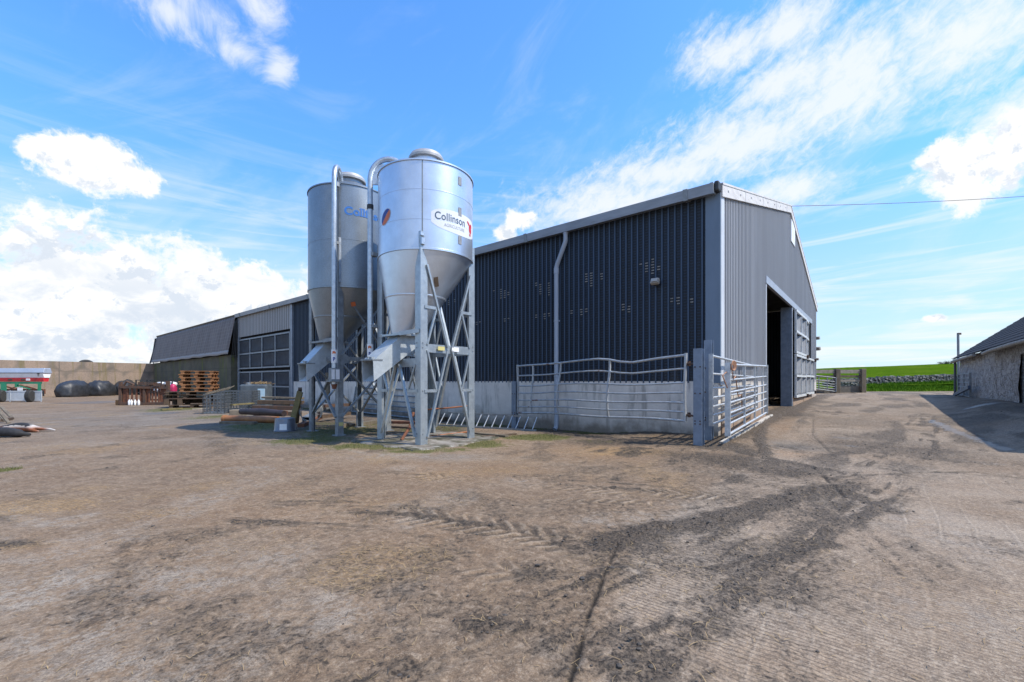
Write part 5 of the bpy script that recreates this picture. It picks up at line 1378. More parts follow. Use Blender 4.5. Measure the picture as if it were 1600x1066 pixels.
# the bent gate hung across the long wall
R0, L0 = P(1071, 596, 11.05), P(809, 596, 16.0)
zR0, zR1, zL0, zL1 = EYE - 62 / F * 11.05, EYE + 41 / F * 11.05, EYE - 48 / F * 16.0, EYE + 23 / F * 16.0
def bent(u, w):
    dz = 0.05 * math.sin(math.pi * u) * (0.2 + w) + (0.085 * w * math.sin(math.pi * min(1, max(0, (0.42 - u) / 0.42))) * -0.5)
    if w > 0.6: dz -= 0.10 * math.exp(-((u - 0.27) / 0.09) ** 2) * (w - 0.6) / 0.4
    return (0.02 * math.sin(9 * u + 4 * w), 0.10 * math.sin(math.pi * u) * math.sin(5 * w), dz + 0.018 * math.sin(11 * u + 3 * w))
gt, _ = gate('field_gate', 'long dented seven-rail gate with rusty kinks along the barn base wall', pz(R0, zR0), pz(R0, zR1), pz(L0, zL0), pz(L0, zL1),
     [0, 0.13, 0.27, 0.42, 0.57, 0.79, 1], [0, 0.37, 0.68, 0.88, 1], 0.026, galv_bent, bent)
# I-section posts
def ibeam(name, label, x, y, z0, z1, w, d, rz, mat, holes=False):
    t = thing(name, label, 'post', (x, y, zgs(x, y)), rz, 'steel posts of the gable pen')
    m = MB(); k = 0.018
    m.box((-w / 2, -d / 2, -0.2), (w / 2, -d / 2 + k, z1)); m.box((-w / 2, d / 2 - k, -0.2), (w / 2, d / 2, z1)); m.box((-k / 2, -d / 2 + k, -0.2), (k / 2, d / 2 - k, z1))
    m.build('beam', mat, t, bevel=0.004)
    m = MB()
    for z in (0.55, 0.62, 1.30, 1.95): m.cbox((0.06, -d / 2 - 0.008, z), (0.03, 0.016, 0.03)); m.cbox((-0.06, -d / 2 - 0.008, z), (0.03, 0.016, 0.03))
    m.pieces('bolt', rust_dark, t)
    return t
p1 = P(1092, 596, 10.75); p2 = P(1107.5, 596, 11.75)
r_post = RZ - math.pi / 2
ibeam('steel_post', 'near blue-grey steel post between the bent gate and the pen gates', p1.x, p1.y, 0, EYE + 51 / F * 10.75 - zgs(p1.x, p1.y), 0.21, 0.20, r_post, beam_blue)
ibeam('steel_post', 'taller steel post just behind the near one at the barn corner', p2.x, p2.y, 0, EYE + 64 / F * 11.75 - zgs(p2.x, p2.y), 0.20, 0.20, r_post, beam_blue)
p3 = P(804.5, 596, 16.1)
ibeam('steel_post', 'blue-grey steel post against the wall at the far end of the bent gate', p3.x, p3.y, 0, 1.60 - zgs(p3.x, p3.y), 0.20, 0.16, r_post, beam_blue)
m = MB()
for z in (0.75, 2.05):
    q = P(1073, 596, 11.05); m.tube([(q.x, q.y, z), (p1.x - 0.05, p1.y, z - 0.02)], 0.025, 8); m.cbox((q.x + 0.06, q.y, z), (0.05, 0.09, 0.12))
tag(m.build('gate_hinge', rust_dark), 'pair of rusty hinge pins joining bent gate and near steel post', 'hinge')
# gates in front of the gable
A0, A1 = P(1111, 596, 11.0), P(1182, 596, 16.2)
gate('pen_gate', 'straight galvanised gate hinged at the posts and standing behind the overlapping one', pz(A0, EYE - 68 / F * 11), pz(A0, EYE + 40 / F * 11), pz(A1, EYE - 40 / F * 16.2), pz(A1, EYE + 23 / F * 16.2),
     [0, 0.13, 0.26, 0.39, 0.53, 0.74, 1], [0, 0.33, 0.62, 1], 0.028, galv_gate, None, 'galvanised gates in front of the gable', 0.05, 0.10)
B0, B1 = P(1137, 596, 10.5), P(1197, 596, 15.4)
gate('pen_gate', 'galvanised gate in front of the gable with a coil of rope on it', pz(B0, EYE - 84 / F * 10.5), pz(B0, EYE + 26 / F * 10.5), pz(B1, EYE - 49 / F * 15.4), pz(B1, EYE + 23.5 / F * 15.4),
     [0, 0.15, 0.30, 0.45, 0.60, 0.78, 1], [0, 0.35, 0.62, 0.86, 1], 0.028, galv_gate, None, 'galvanised gates in front of the gable', 0.06, 0.12)
m = MB()
q = P(1142, 574, 10.55)
for k in range(5):
    rr = 0.075 + 0.010 * k; m.tube([(q.x + rr * math.cos(t) * 0.75 + 0.01 * k, q.y - 0.06 + rr * 0.5 * math.cos(t), q.z + rr * math.sin(t) + 0.01 * k) for t in np.linspace(0, 2 * math.pi, 20)], 0.013, 6)
pts = [(q.x, q.y - 0.05, q.z - 0.1), (q.x + 0.25, q.y + 0.35, q.z - 0.28), (q.x + 0.55, q.y + 0.85, q.z - 0.20), (q.x + 0.8, q.y + 1.2, q.z - 0.75), (q.x + 1.15, q.y + 1.7, q.z - 0.70), (q.x + 1.2, q.y + 1.75, q.z - 1.15)]
m.tube(pts, 0.013, 6); m.tube([(q.x - 0.1, q.y - 0.02, q.z - 0.1), (q.x - 0.35, q.y - 0.3, q.z - 0.20), (q.x - 0.16, q.y - 0.15, q.z - 0.5)], 0.015, 6)
tag(m.build('rope_coil', rope_m, smooth=60), 'faded orange rope coiled over the top rail of the pen gate', 'rope')
k0, k1 = G(1128, 694), G(1205, 650)
m = MB(); N = 14
for i in range(N):
    u0, u1 = i / N, (i + 0.93) / N
    a = k0.lerp(k1, u0); b = k0.lerp(k1, u1); o = random.uniform(-0.02, 0.02)
    m.bar((a.x + o, a.y, a.z + 0.01), (b.x + o, b.y, b.z + 0.02), 0.13, 0.10)
kb = m.build('kerb', mk('worn_kerb', (0.50, 0.47, 0.43), (0.36, 0.33, 0.29), 4, 0.9, 0, 0.3, 25, dirt=(0.13, 0.11, 0.09), dscale=3, dlo=0.5, dhi=0.65), bevel=0.02); structure(kb)
# gate and post standing just inside the doorway
q0, q1 = W2(aO0 + 0.5, 0.9), W2(aO0 + 3.6, 0.9)
gate('inner_gate', 'dim galvanised gate just inside the open barn doorway', (q0.x, q0.y, 0.25), (q0.x, q0.y, 1.75), (q1.x, q1.y, 0.25), (q1.x, q1.y, 1.75), [0, 0.2, 0.4, 0.6, 0.8, 1], [0, 0.45, 0.8, 1], 0.03, galv_dull, None, None, 0.06, 0.12)
q2 = W2(aO0 + 4.3, 0.9); t = thing('inner_post', 'grey steel post beside the gate inside the doorway', 'post', (q2.x, q2.y, 0.1), RZ)
m = MB(); m.box((-0.14, -0.1, -0.1), (0.14, -0.08, 1.75)); m.box((-0.14, 0.08, -0.1), (0.14, 0.1, 1.75)); m.box((-0.01, -0.08, -0.1), (0.01, 0.08, 1.75)); m.build('beam', galv_dull, t)
# gate leaning on the wall behind the silos
e0, e1 = b_of(560), b_of(690)
g0, g1 = W2(-0.38, e0), W2(-0.38, e1); h0, h1 = W2(-0.14, e0), W2(-0.14, e1)
gate('leaning_gate', 'dull steel gate leaning on the base wall behind the silos', (g0.x, g0.y, -0.1), (h0.x, h0.y, 1.25), (g1.x, g1.y, -0.2), (h1.x, h1.y, 1.15), [0, 0.18, 0.36, 0.54, 0.76, 1], [0, 0.5, 1], 0.032, galv_dull, None, None, 0.05, 0.10)
# ladder on its edge
l0, l1 = G(838, 675), G(680, 666)
t = thing('ladder', 'aluminium ladder lying on its edge along the foot of the barn wall', 'ladder', l0)
d = (l1 - l0); upv = Vector((0.18, 0.30, 0.46))
alu = mk('aluminium', (0.52, 0.53, 0.54), (0.42, 0.43, 0.44), 8, 0.45, 0.7)
m = MB(); m.bar((0, 0, 0.04), d + Vector((0, 0, 0.04)), 0.035, 0.075); m.build('side_rail', galv_dull, t)
m = MB(); m.bar(upv + Vector((0.0, 0, 0)), d + upv, 0.035, 0.075); m.build('side_rail', galv_dull, t)
for k in range(13):
    m = MB(); c = d * ((k + 0.5) / 13); m.tube([c + Vector((0, 0, 0.04)), c + upv], 0.017, 8); m.build('rung', alu, t)

# ================================================================== clutter under and beside the silos
def plain(name, mb, mat, label, cat, group=None, **kw):
    return tag(mb.build(name, mat, **kw), label, cat, group)
def gp(px, py, dz=0.0):
    q = G(px, py); return Vector((q.x, q.y, q.z + dz))
m = MB(); a = P(667, 640, 12.6); b = P(735, 634, 12.9); m.tube([a, a.lerp(b, 0.5) + Vector((0, 0, -0.01)), b], 0.022, 8)
plain('rusty_bar', m, rust_bright, 'bright orange rusty bar tied level across the silo legs', 'bar')
m = MB(); m.tube([gp(668, 684, 0.03), gp(735, 676, 0.03)], 0.022, 8); plain('rusty_bar', m, rust_bright, 'orange rusty bar lying on the ground under the front silo', 'bar')
m = MB(); m.tube([gp(627, 690, 0.03), P(640, 668, 12.0), P(646, 645, 12.3)], 0.04, 8); plain('bent_bar', m, rust, 'short rust-ended bar propped slantwise under the front silo', 'bar')
debris = [((598, 668), (655, 672), 0.14, 0.07, pallet_old, 'dark board lying flat under the front silo chute'), ((610, 662), (668, 664), 0.16, 0.10, rust, 'rust-brown beam lying by the wall under the silos'),
          ((648, 676), (672, 668), 0.14, 0.06, timber, 'short grey board lying between the back silo legs'), ((738, 678), (792, 684), 0.15, 0.05, timber, 'grey plank on the ground by the right silo leg'),
          ((752, 684), (806, 680), 0.12, 0.04, pallet_old, 'thin dark plank lying below the ladder'), ((655, 660), (700, 656), 0.15, 0.12, pallet_old, 'dark beam lying at the wall foot behind the ladder'),
          ((545, 668), (590, 662), 0.18, 0.12, timber, 'grey beam lying between the two silos')]
for (p, q, w, h, mt, lab) in debris:
    m = MB(); m.bar(gp(*p, h / 2), gp(*q, h / 2 + 0.02), w, h); plain('board', m, mt, lab, 'board', 'loose boards under the silos')
# timber post by the wall and planks leaning by the old silo
q = W2(-1.0, b_of(537)); m = MB(); m.tube([(q.x, q.y, -0.2), (q.x + 0.02, q.y, 1.0), (q.x, q.y + 0.02, 2.1)], [0.13, 0.125, 0.12], 10)
plain('timber_post', m, timber, 'rotting round timber post behind the dull silo', 'post', smooth=50)
m = MB(); m.bar(gp(455, 668, 0.02), P(469, 612, 15.0), 0.05, 0.22); plain('leaning_plank', m, mossy_wood, 'yellow-green plank leaning beside the dull silo leg', 'plank')
m = MB(); m.bar(gp(464, 662, 0.0), P(469, 607, 15.3), 0.12, 0.10); plain('leaning_stake', m, pallet_old, 'dark upright stake behind the leaning green plank', 'stake')
# metal tub with white label
q = gp(445.5, 674)
t = thing('feed_tub', 'upturned grey tub with a white label beside the dull silo', 'tub', q)
m = MB(); m.lathe([(0.325, 0.0), (0.33, 0.03), (0.315, 0.05), (0.295, 0.38), (0.285, 0.42), (0.25, 0.43), (0.0, 0.425)], 40); m.build('tub_body', mk('grey_tub', (0.17, 0.18, 0.21), (0.14, 0.15, 0.175), 4, 0.34, 0.6), t, smooth=40)
ang = math.atan2(-q.y, -q.x)
m = arc_patch(0.318, ang - 0.52, ang + 0.15, lambda u: 0.07, lambda u: 0.26, 0.0, 10)
for i, v in enumerate(m.v):
    f_ = 1 - 0.06 * (v[2] - 0.05) / 0.33; m.v[i] = (v[0] * f_ * 1.005, v[1] * f_ * 1.005, v[2])
m.build('tub_label', white_label, t)
# pipes and timbers stacked left of the dull silo
m = MB(); a, b = gp(350, 660, 0.14), gp(434, 662, 0.14); m.tube([a, b], 0.135, 18); m.tube([a + (a - b).normalized() * 0.002, a - (a - b).normalized() * 0.12], 0.15, 18)
plain('clay_pipe', m, orange_pipe, 'long orange-brown pipe lying on the ground in front of the timber heap', 'pipe', smooth=40)
m = MB(); m.bar(gp(346, 663, 0.06), gp(400, 664, 0.06), 0.20, 0.10); plain('plank', m, timber, 'flat grey plank on the ground under the orange pipe', 'plank')
m = MB(); a, b = gp(377, 656, 0.34), gp(444, 660, 0.34); m.tube([a, a.lerp(b, 0.5) + Vector((0, 0, 0.03)), b], [0.12, 0.15, 0.12], 14)
plain('plastic_roll', m, mk('dark_roll', (0.018, 0.012, 0.013), (0.035, 0.022, 0.022), 3, 0.6, 0, 0.4, 8), 'dark rolled sheeting lying on top of the orange pipe', 'roll', smooth=50)
m = MB(); q = gp(372, 652); m.cbox((0, 0, 0.17), (0.58, 0.42, 0.34)); plain('concrete_block', m, block_m, 'pale concrete block butting against the end of the dark roll', 'block', loc=q, rot=0.25, bevel=0.03)
for i, (p, q_, z, mt, lab) in enumerate([((398, 650), (470, 650), 0.12, pallet_old, 'lowest brown beam of the timber heap'), ((396, 648), (468, 648), 0.34, rust_dark, 'second dark beam up in the timber heap'),
                       ((404, 646), (474, 646), 0.56, pallet_old, 'third brown beam up in the timber heap'), ((412, 644), (472, 645), 0.76, timber, 'topmost grey-green board of the timber heap'),
                       ((400, 654), (446, 656), 0.30, rust, 'reddish beam in front of the timber heap')]):
    m = MB(); a, b = gp(*p, z), gp(*q_, z - 0.03); m.bar(a, b, 0.34 if i == 3 else 0.24, 0.10 if i == 3 else 0.20); plain('beam', m, mt, lab, 'beam', 'stacked beams beside the dull silo', bevel=0.012)
m = MB(); m.bar(gp(362, 646, 0.42), gp(395, 644, 0.46), 0.3, 0.06); plain('mossy_board', m, mossy_wood, 'short mossy board lying behind the concrete block', 'board')
for i, (p, q_, z, r_, lab) in enumerate([((478, 664), (498, 650), 0.16, 0.13, 'square steel box tube pointing out of the scrap heap'), ((490, 656), (512, 648), 0.42, 0.12, 'upper square tube resting on the scrap heap')]):
    a, b = gp(*p, z), gp(*q_, z); dd = (b - a).normalized(); m = MB(); k = 0.02
    for (ox, oz, w, h) in ((0, r_ - k / 2, 2 * r_, k), (0, -r_ + k / 2, 2 * r_, k), (-r_ + k / 2, 0, k, 2 * r_ - 2 * k), (r_ - k / 2, 0, k, 2 * r_ - 2 * k)):
        sd = dd.cross(Vector((0, 0, 1))).normalized(); o = sd * ox + Vector((0, 0, oz)); m.bar(a + o, b + o, w, h)
    plain('box_tube', m, galv_dull, lab, 'tube', 'box tubes in the scrap heap')
for i, (p, q_, z, mt, lab) in enumerate([((470, 668), (506, 652), 0.06, rust, 'rusty angle iron lying under the square tubes'), ((500, 660), (545, 654), 0.22, pallet_old, 'dark rotten beam behind the near leg of the dull silo'),
                      ((520, 672), (556, 664), 0.08, timber, 'fallen grey board beyond the foot of the dull silo'), ((505, 652), (548, 648), 0.5, rust_dark, 'dark beam on top of the scrap heap')]):
    m = MB(); m.bar(gp(*p, z), gp(*q_, z), 0.22, 0.14); plain('scrap_beam', m, mt, lab, 'beam', 'scrap heap around the dull silo')
m = MB(); q = gp(486, 664)
for k in range(3): m.tube([(q.x + 0.32 * math.cos(t) * (1 + 0.1 * k), q.y + 0.1 * math.cos(t), q.z + 0.42 + 0.36 * math.sin(t) + 0.04 * k) for t in np.linspace(0, 2 * math.pi, 22)], 0.012, 6)
plain('hose_coil', m, galv_dull, 'loose wire coil hanging over the scrap by the dull silo', 'coil', smooth=60)

# ================================================================== pallets, cages and tank along the dark wall
def pallet_mesh(L=1.72, D=1.25, H=0.205, seed=0):
    m = MB(); R_ = random.Random(seed); t = 0.027
    for k in range(7):
        y = -D / 2 + (k + 0.5) * D / 7; m.cbox((R_.uniform(-0.01, 0.01), y, H - t / 2), (L, D / 7 * R_.uniform(0.68, 0.78), t))
    for x in (-L / 2 + 0.13, 0, L / 2 - 0.13):
        for y in (-D / 2 + 0.1, 0, D / 2 - 0.1): m.cbox((x + R_.uniform(-0.01, 0.01), y, H / 2), (0.17, 0.15, H - 2 * t - 0.002))
        m.cbox((x, 0, H - t - 0.014), (0.24, D, 0.026))
    for y in (-D / 2 + 0.1, 0, D / 2 - 0.1): m.cbox((0, y, t / 2), (L, 0.19, t))
    return m
pc = gp(303, 637)
rz0 = math.atan2(-pc.x, pc.y) * 0.55
levels = [(0.98, 0.0, 0), (1.19, 0.06, 1), (1.40, -0.03, 2), (1.61, 0.05, 3), (1.82, -0.02, 4), (2.03, 0.03, 5)]
names = ['lowest', 'second', 'third', 'fourth', 'fifth', 'topmost']
for (z, off, s_) in levels:
    m = pallet_mesh(seed=s_)
    plain('pallet', m, pallet_m, 'orange wooden pallet, %s of the bright stack by the dark wall' % names[s_], 'pallet', 'bright wooden pallets stacked by the wall', loc=(pc.x + 0.12 + off, pc.y + 0.3 + off * 0.5, z * 1.0), rot=rz0 + off * 0.6)
for k, (z, ox, rr_, lab) in enumerate([(0.78, -0.30, 0.03, 'old brown pallet directly under the bright stack'), (0.57, -0.38, -0.05, 'old brown pallet one below the topmost old one'), (0.0, -0.10, 0.10, 'old brown pallet on the ground under the whole stack')]):
    plain('pallet', pallet_mesh(2.3, 1.5, 0.2, 20 + k), pallet_old, lab, 'pallet', 'old brown pallets under the bright stack', loc=(pc.x + ox, pc.y + 0.2, pc.z + z), rot=rz0 + rr_)
t = thing('crate', 'dark rotten wooden crate carrying the pallet stack', 'crate', (pc.x - 0.2, pc.y + 0.1, pc.z + 0.2), rz0)
m = MB()
for x in (-1.05, -0.4, 0.95):
    for y in (-0.6, 0.6): m.cbox((x, y, 0.17), (0.24, 0.2, 0.34))
m.cbox((0, 0.62, 0.18), (2.1, 0.04, 0.3)); m.pieces('crate_leg', pallet_old, t)
m = MB(); m.cbox((0, 0, 0.355), (2.25, 1.4, 0.03)); m.build('crate_top', rust_dark, t)
for i, (p, q_, z, lab) in enumerate([((262, 624), (300, 626), 0.18, 'pale broken board sticking out from the pallets towards the rusty grab'), ((300, 634), (332, 634), 0.42, 'yellow-green board lying inside the crate'), ((252, 642), (284, 640), 0.05, 'mossy green plank lying on the ground before the pallets'),
                      ((296, 622), (316, 622), 0.62, 'split pale board slanting across the old pallets'), ((300, 641), (330, 640), 0.05, 'grey-white board on the ground under the crate')]):
    m = MB(); m.bar(gp(*p, z), gp(*q_, z + (0.12 if i in (0, 3) else 0.02)), 0.16, 0.06); plain('loose_board', m, mossy_wood if i != 4 else fence_wood, lab, 'board', 'loose boards around the pallets')
def cage(name, label, base, L, D, H, rz, lean=0.0, group=None, n=(6, 5)):
    t = thing(name, label, 'cage', base, rz, group)
    m = MB(); r = 0.016
    for (x0, y0, x1, y1) in ((-L / 2, -D / 2, L / 2, -D / 2), (L / 2, -D / 2, L / 2, D / 2), (L / 2, D / 2, -L / 2, D / 2), (-L / 2, D / 2, -L / 2, -D / 2)):
        for k in range(n[1] + 1):
            z = H * k / n[1] + 0.03; m.bar((x0, y0, z), (x1, y1, z), r * 2, r * 2 if k not in (0, n[1]) else r * 3.5)
        nn = n[0] if abs(x1 - x0) > abs(y1 - y0) else max(2, int(n[0] * D / L))
        for k in range(nn + 1):
            u = k / nn; x, y = x0 + (x1 - x0) * u, y0 + (y1 - y0) * u
            m.bar((x, y, 0.02), (x, y, H + 0.03), r * 2, r * 2)
    m.build('cage_wire', cage_m, t)
    m = MB(); m.cbox((0, 0, 0.05), (L, D, 0.06)); m.build('cage_base', galv_dull, t)
    return t
q = gp(340, 646); cage('wire_cage', 'pale steel cage with a tilted lid beside the pallet stack', q, 0.92, 0.9, 0.92, 0.25, group='steel cages by the wall')
m = MB()
for k in range(6): m.bar((-0.55 + 0.22 * k, -0.45, 0.06 * k - 0.05), (-0.55 + 0.22 * k, 0.45, 0.06 * k + 0.12), 0.03, 0.02)
for k in range(5): m.bar((-0.55, -0.45 + 0.22 * k, 0.04 * k - 0.05), (0.55, -0.45 + 0.22 * k, 0.25 + 0.04 * k), 0.035, 0.02)
plain('cage_lid', m, timber, 'tilted grey grid lid lying on the pale steel cage', 'lid', loc=(q.x + 0.05, q.y, q.z + 0.95), rot=0.25)
q = gp(372, 643); cage('wire_cage', 'darker long steel mesh cage between the pallets and the grey tank', q, 1.75, 1.1, 1.05, 0.2, group='steel cages by the wall', n=(12, 8))
q = gp(391, 640)
t = thing('water_tank', 'grey plastic tank with pale blue label and straw on top', 'tank', (q.x, q.y + 0.6, q.z), 0.2)
m = MB(); m.box((-0.72, -0.5, 0.08), (0.72, 0.5, 1.42)); m.build('tank_body', tank_m, t, bevel=0.09)
m = MB(); m.lathe([(0.16, 1.40), (0.16, 1.52), (0.0, 1.54)], 20, c=(-0.4, 0, 0)); m.build('tank_cap', galv_dull, t)
m = MB(); m.box((0.24, -0.512, 0.55), (0.62, -0.503, 1.18)); m.build('tank_label', blue_label, t)
m = MB(); m.box((-0.75, -0.53, 0.0), (0.75, 0.53, 0.09)); m.build('tank_skid', galv_dull, t)
m = MB(); R_ = random.Random(4)
for k in range(160):
    a = R_.uniform(0, 6.28); c = Vector((R_.gauss(0.25, 0.28), R_.gauss(0, 0.22), 1.45 + abs(R_.gauss(0, 0.05)))); d = Vector((math.cos(a), math.sin(a), R_.uniform(-0.3, 0.5))) * R_.uniform(0.08, 0.18); m.bar(c, c + d, 0.014, 0.010)
o = m.build('straw_wad', straw_m); tag(o, 'wad of dry straw lying on the grey tank', 'straw'); o.location = (q.x, q.y + 0.6, q.z); o.rotation_euler.z = 0.2

# rusty loader grab with slatted front
q = gp(226, 633)
t = thing('loader_grab', 'rusty slatted loader grab standing in front of the dark crate', 'grab', (q.x, q.y, q.z), 0.12)
W = 2.9; m = MB()
m.bar((-W / 2, 0, 1.22), (W / 2, 0, 1.16), 0.22, 0.16); m.bar((-W / 2, 0, 0.10), (W / 2, 0, 0.10), 0.25, 0.16); m.bar((-W / 2 - 0.02, 0, 0), (-W / 2 - 0.02, 0, 1.55), 0.16, 0.16); m.bar((W / 2, 0, 0), (W / 2, 0, 1.62), 0.18, 0.18); m.bar((0, 0, 0), (0, 0, 1.2), 0.14, 0.14)
m.build('grab_frame', rust_dark, t)
m = MB()
for x in (-1.05, -0.78, -0.50, -0.25, 0.28, 0.48, 0.68, 0.88): m.bar((x, 0, 0.15), (x, 0.02, 1.15), 0.06, 0.09)
m.build('grab_tine', rust, t)
m = MB(); m.box((-W / 2 + 0.1, 0.02, 0.15), (-1.0, 0.06, 1.12)); m.box((0.95, 0.02, 0.15), (W / 2 - 0.1, 0.06, 1.12)); m.box((-0.2, 0.03, 0.15), (0.2, 0.07, 1.12)); m.pieces('grab_plate', rust, t)
m = MB()
for k in range(9): m.cbox((random.uniform(-1.3, 1.2), random.uniform(-0.05, 0.15), 1.30 + random.uniform(0, 0.15)), (random.uniform(0.1, 0.4), 0.2, random.uniform(0.06, 0.22)))
m.tube([(-1.3, 0, 1.3), (-1.1, 0.0, 1.6), (-0.7, 0.1, 1.35)], 0.07, 8); m.build('grab_linkage', rust_dark, t)
for i, x in enumerate((-0.80, -0.66, -0.44, -0.22)):
    m = MB(); m.lathe([(0.055, 0), (0.07, 0.05), (0.07, 0.27), (0.03, 0.34), (0.03, 0.38), (0.0, 0.38)], 12); plain('plastic_bottle', m, white_paint, 'small white plastic bottle standing at the foot of the rusty grab', 'bottle', 'white bottles at the rusty grab', loc=(q.x + x, q.y - 0.18 + 0.12 * x, q.z + 0.0), smooth=40)
m = MB(); m.box((-0.16, -0.16, 0), (0.16, 0.16, 0.34)); m.bar((0, 0, 0.3), (0, 0, 1.2), 0.09, 0.09); plain('anchor_post', m, mk('tan_rust', (0.24, 0.13, 0.05), (0.16, 0.085, 0.04), 5, 0.8), 'short post on a tan rusty block close beside the rusty grab', 'post', loc=gp(187, 633), rot=0.2)
# dark crate with white sacks behind the grab
q = gp(243, 626)
t = thing('storage_crate', 'dark open storage crate holding pale sacks behind the rusty grab', 'crate', (q.x, q.y, q.z), 0.10); m = MB()
for x in (-1.5, -0.4, 0.45, 1.3):
    for y in (0, 1.2): m.bar((x, y, 0), (x, y, 1.72), 0.07, 0.07)
for z in (0.05, 0.65, 1.15, 1.70):
    m.bar((-1.5, 0, z), (1.3, 0, z), 0.06, 0.06); m.bar((-1.5, 1.2, z), (1.3, 1.2, z), 0.06, 0.06); m.bar((-1.5, 0, z), (-1.5, 1.2, z), 0.06, 0.06); m.bar((1.3, 0, z), (1.3, 1.2, z), 0.06, 0.06)
m.build('crate_frame', black_m, t); m = MB(); m.box((-1.5, 0.05, 0.64), (1.3, 1.2, 0.70)); m.build('crate_deck', pallet_old, t)
def lump(sx, sy, sz, seed, n=20, flat=0.0, rough_=0.12, pw=2.0):
    R_ = random.Random(seed); m = MB(); vs = []; fs = []; off = [R_.uniform(0, 50) for _ in range(3)]
    from mathutils import noise as mn
    M_ = n // 2
    for i in range(M_ + 1):
        th = math.pi * i / M_
        for j in range(n):
            ph = 2 * math.pi * j / n
            def sp(c): return math.copysign(abs(c) ** (2 / pw), c)
            d = Vector((sp(math.sin(th)) * sp(math.cos(ph)), sp(math.sin(th)) * sp(math.sin(ph)), sp(math.cos(th))))
            k = 1 + rough_ * (mn.noise(d * 1.8 + Vector(off)) + 0.5 * mn.noise(d * 4.5 + Vector(off)) + 0.28 * mn.noise(Vector((d.x * 6, d.y * 6, d.z * 14)) + Vector(off)))
            z = d.z * k
            if flat and z < -flat: z = -flat
            vs.append((d.x * k * sx, d.y * k * sy, z * sz))
    for i in range(M_):
        for j in range(n): fs.append((i * n + j, i * n + (j + 1) % n, (i + 1) * n + (j + 1) % n, (i + 1) * n + j))
    m.add(vs, fs); return m
for i, (x, z, mt, lab) in enumerate([(-0.85, 0.98, black_wrap, 'dark sack in the storage crate'), (0.05, 1.32, white_paint, 'white sack in the middle of the storage crate'), (0.88, 1.36, white_paint, 'white sack nearest the pallets in the storage crate'), (0.1, 0.9, white_label, 'lower grey-white sack in the storage crate')]):
    plain('sack', lump(0.42, 0.4, 0.22, 30 + i, 20, 0, 0.15, 3.0), mt, lab, 'sack', 'sacks in the storage crate', loc=(q.x + x, q.y + 0.4 + 0.1 * x, q.z + z), smooth=60)
plain('sack', lump(0.26, 0.25, 0.42, 50, 18, 0.9, 0.15, 2.6), pink_m, 'magenta sack between the storage crate and the pallets', 'sack', loc=gp(270, 627, 0.95), smooth=60)
plain('stand', (lambda m: (m.box((-0.3, -0.25, 0), (-0.22, 0.25, 0.6)), m.box((0.22, -0.25, 0), (0.3, 0.25, 0.6)), m.box((-0.32, -0.27, 0.6), (0.32, 0.27, 0.66)), m)[-1])(MB()), rust_dark, 'low dark stand carrying the magenta sack', 'stand', loc=gp(270, 627))

# ================================================================== back wall, bales, machine on the left
wl0 = W2(-0.62, BL + 0.1)
bw = thing('yard_wall', 'tall tan concrete wall with pale bale prints closing the yard', 'wall', (wl0.x, wl0.y, 0), RZ)
m = MB(); m.box((-34, 0.0, -0.8), (0.0, 0.32, 3.78)); m.build('wall_panel', clamp_tan, bw)
m = MB()
for x in (-8.1, -16.3, -24.5): m.box((x - 0.03, -0.012, -0.5), (x + 0.03, 0.0, 3.78))
m.pieces('panel_joint', mk('joint_dark', (0.10, 0.09, 0.075), (0.14, 0.12, 0.10), 4, 0.9), bw)
_s = next(s for s in np.arange(0, 34, 0.05) if (wl0.x - VV.x * s) / (wl0.y - VV.y * s) <= (131 - CX) / F)
tyre_p = wl0 - VV * _s
m = MB(); prof = []
for k in range(13):
    t_ = math.pi * 2 * k / 12; prof.append((0.62 + 0.20 * math.cos(t_), 0.20 * math.sin(t_)))
m.lathe(prof, 36, cap=False)
plain('tyre', m, rubber, 'old black tyre showing over the top of the tan yard wall', 'tyre', loc=(tyre_p.x - 0.35, tyre_p.y + 0.65, 3.26), rot=(math.pi / 2, 0, RZ), smooth=50)
for i, (px, py, hw, hh, dz, lab) in enumerate([(101, 620.5, 1.62, 2.0, 0, 'black wrapped bale nearest the white and red machine'), (146, 619, 1.32, 2.0, 0, 'black wrapped bale with a shiny creased front, between two others at the tan wall'), (187, 617.5, 1.45, 2.0, 0, 'black wrapped bale half hidden by the rusty grab'), (238, 612, 2.4, 2.1, 0, 'black plastic covered heap behind the storage crate')]):
    g = gp(px, py); m = lump(hw * 1.10, 1.0, 1.28 if i < 3 else 1.1, 60 + i, 34, 0.35, 0.16, 2.3)
    o = plain('wrapped_bale', m, black_wrap, lab, 'bale', 'black wrapped bales along the tan wall', loc=(g.x, g.y + 0.9, g.z + (0.43 if i < 3 else 0.36)), rot=RZ - math.pi / 2 - 0.6, smooth=70)
m = MB(); g = gp(216, 611); m.tube([(g.x - 0.6, g.y, g.z + 1.4), (g.x - 0.1, g.y, g.z + 1.9), (g.x + 0.35, g.y, g.z + 2.15), (g.x + 0.6, g.y + 0.1, g.z + 2.1)], [0.1, 0.22, 0.2, 0.08], 10)
plain('sheet_flap', m, black_wrap, 'loose flap of black plastic standing up between the bales', 'plastic sheet', smooth=60)
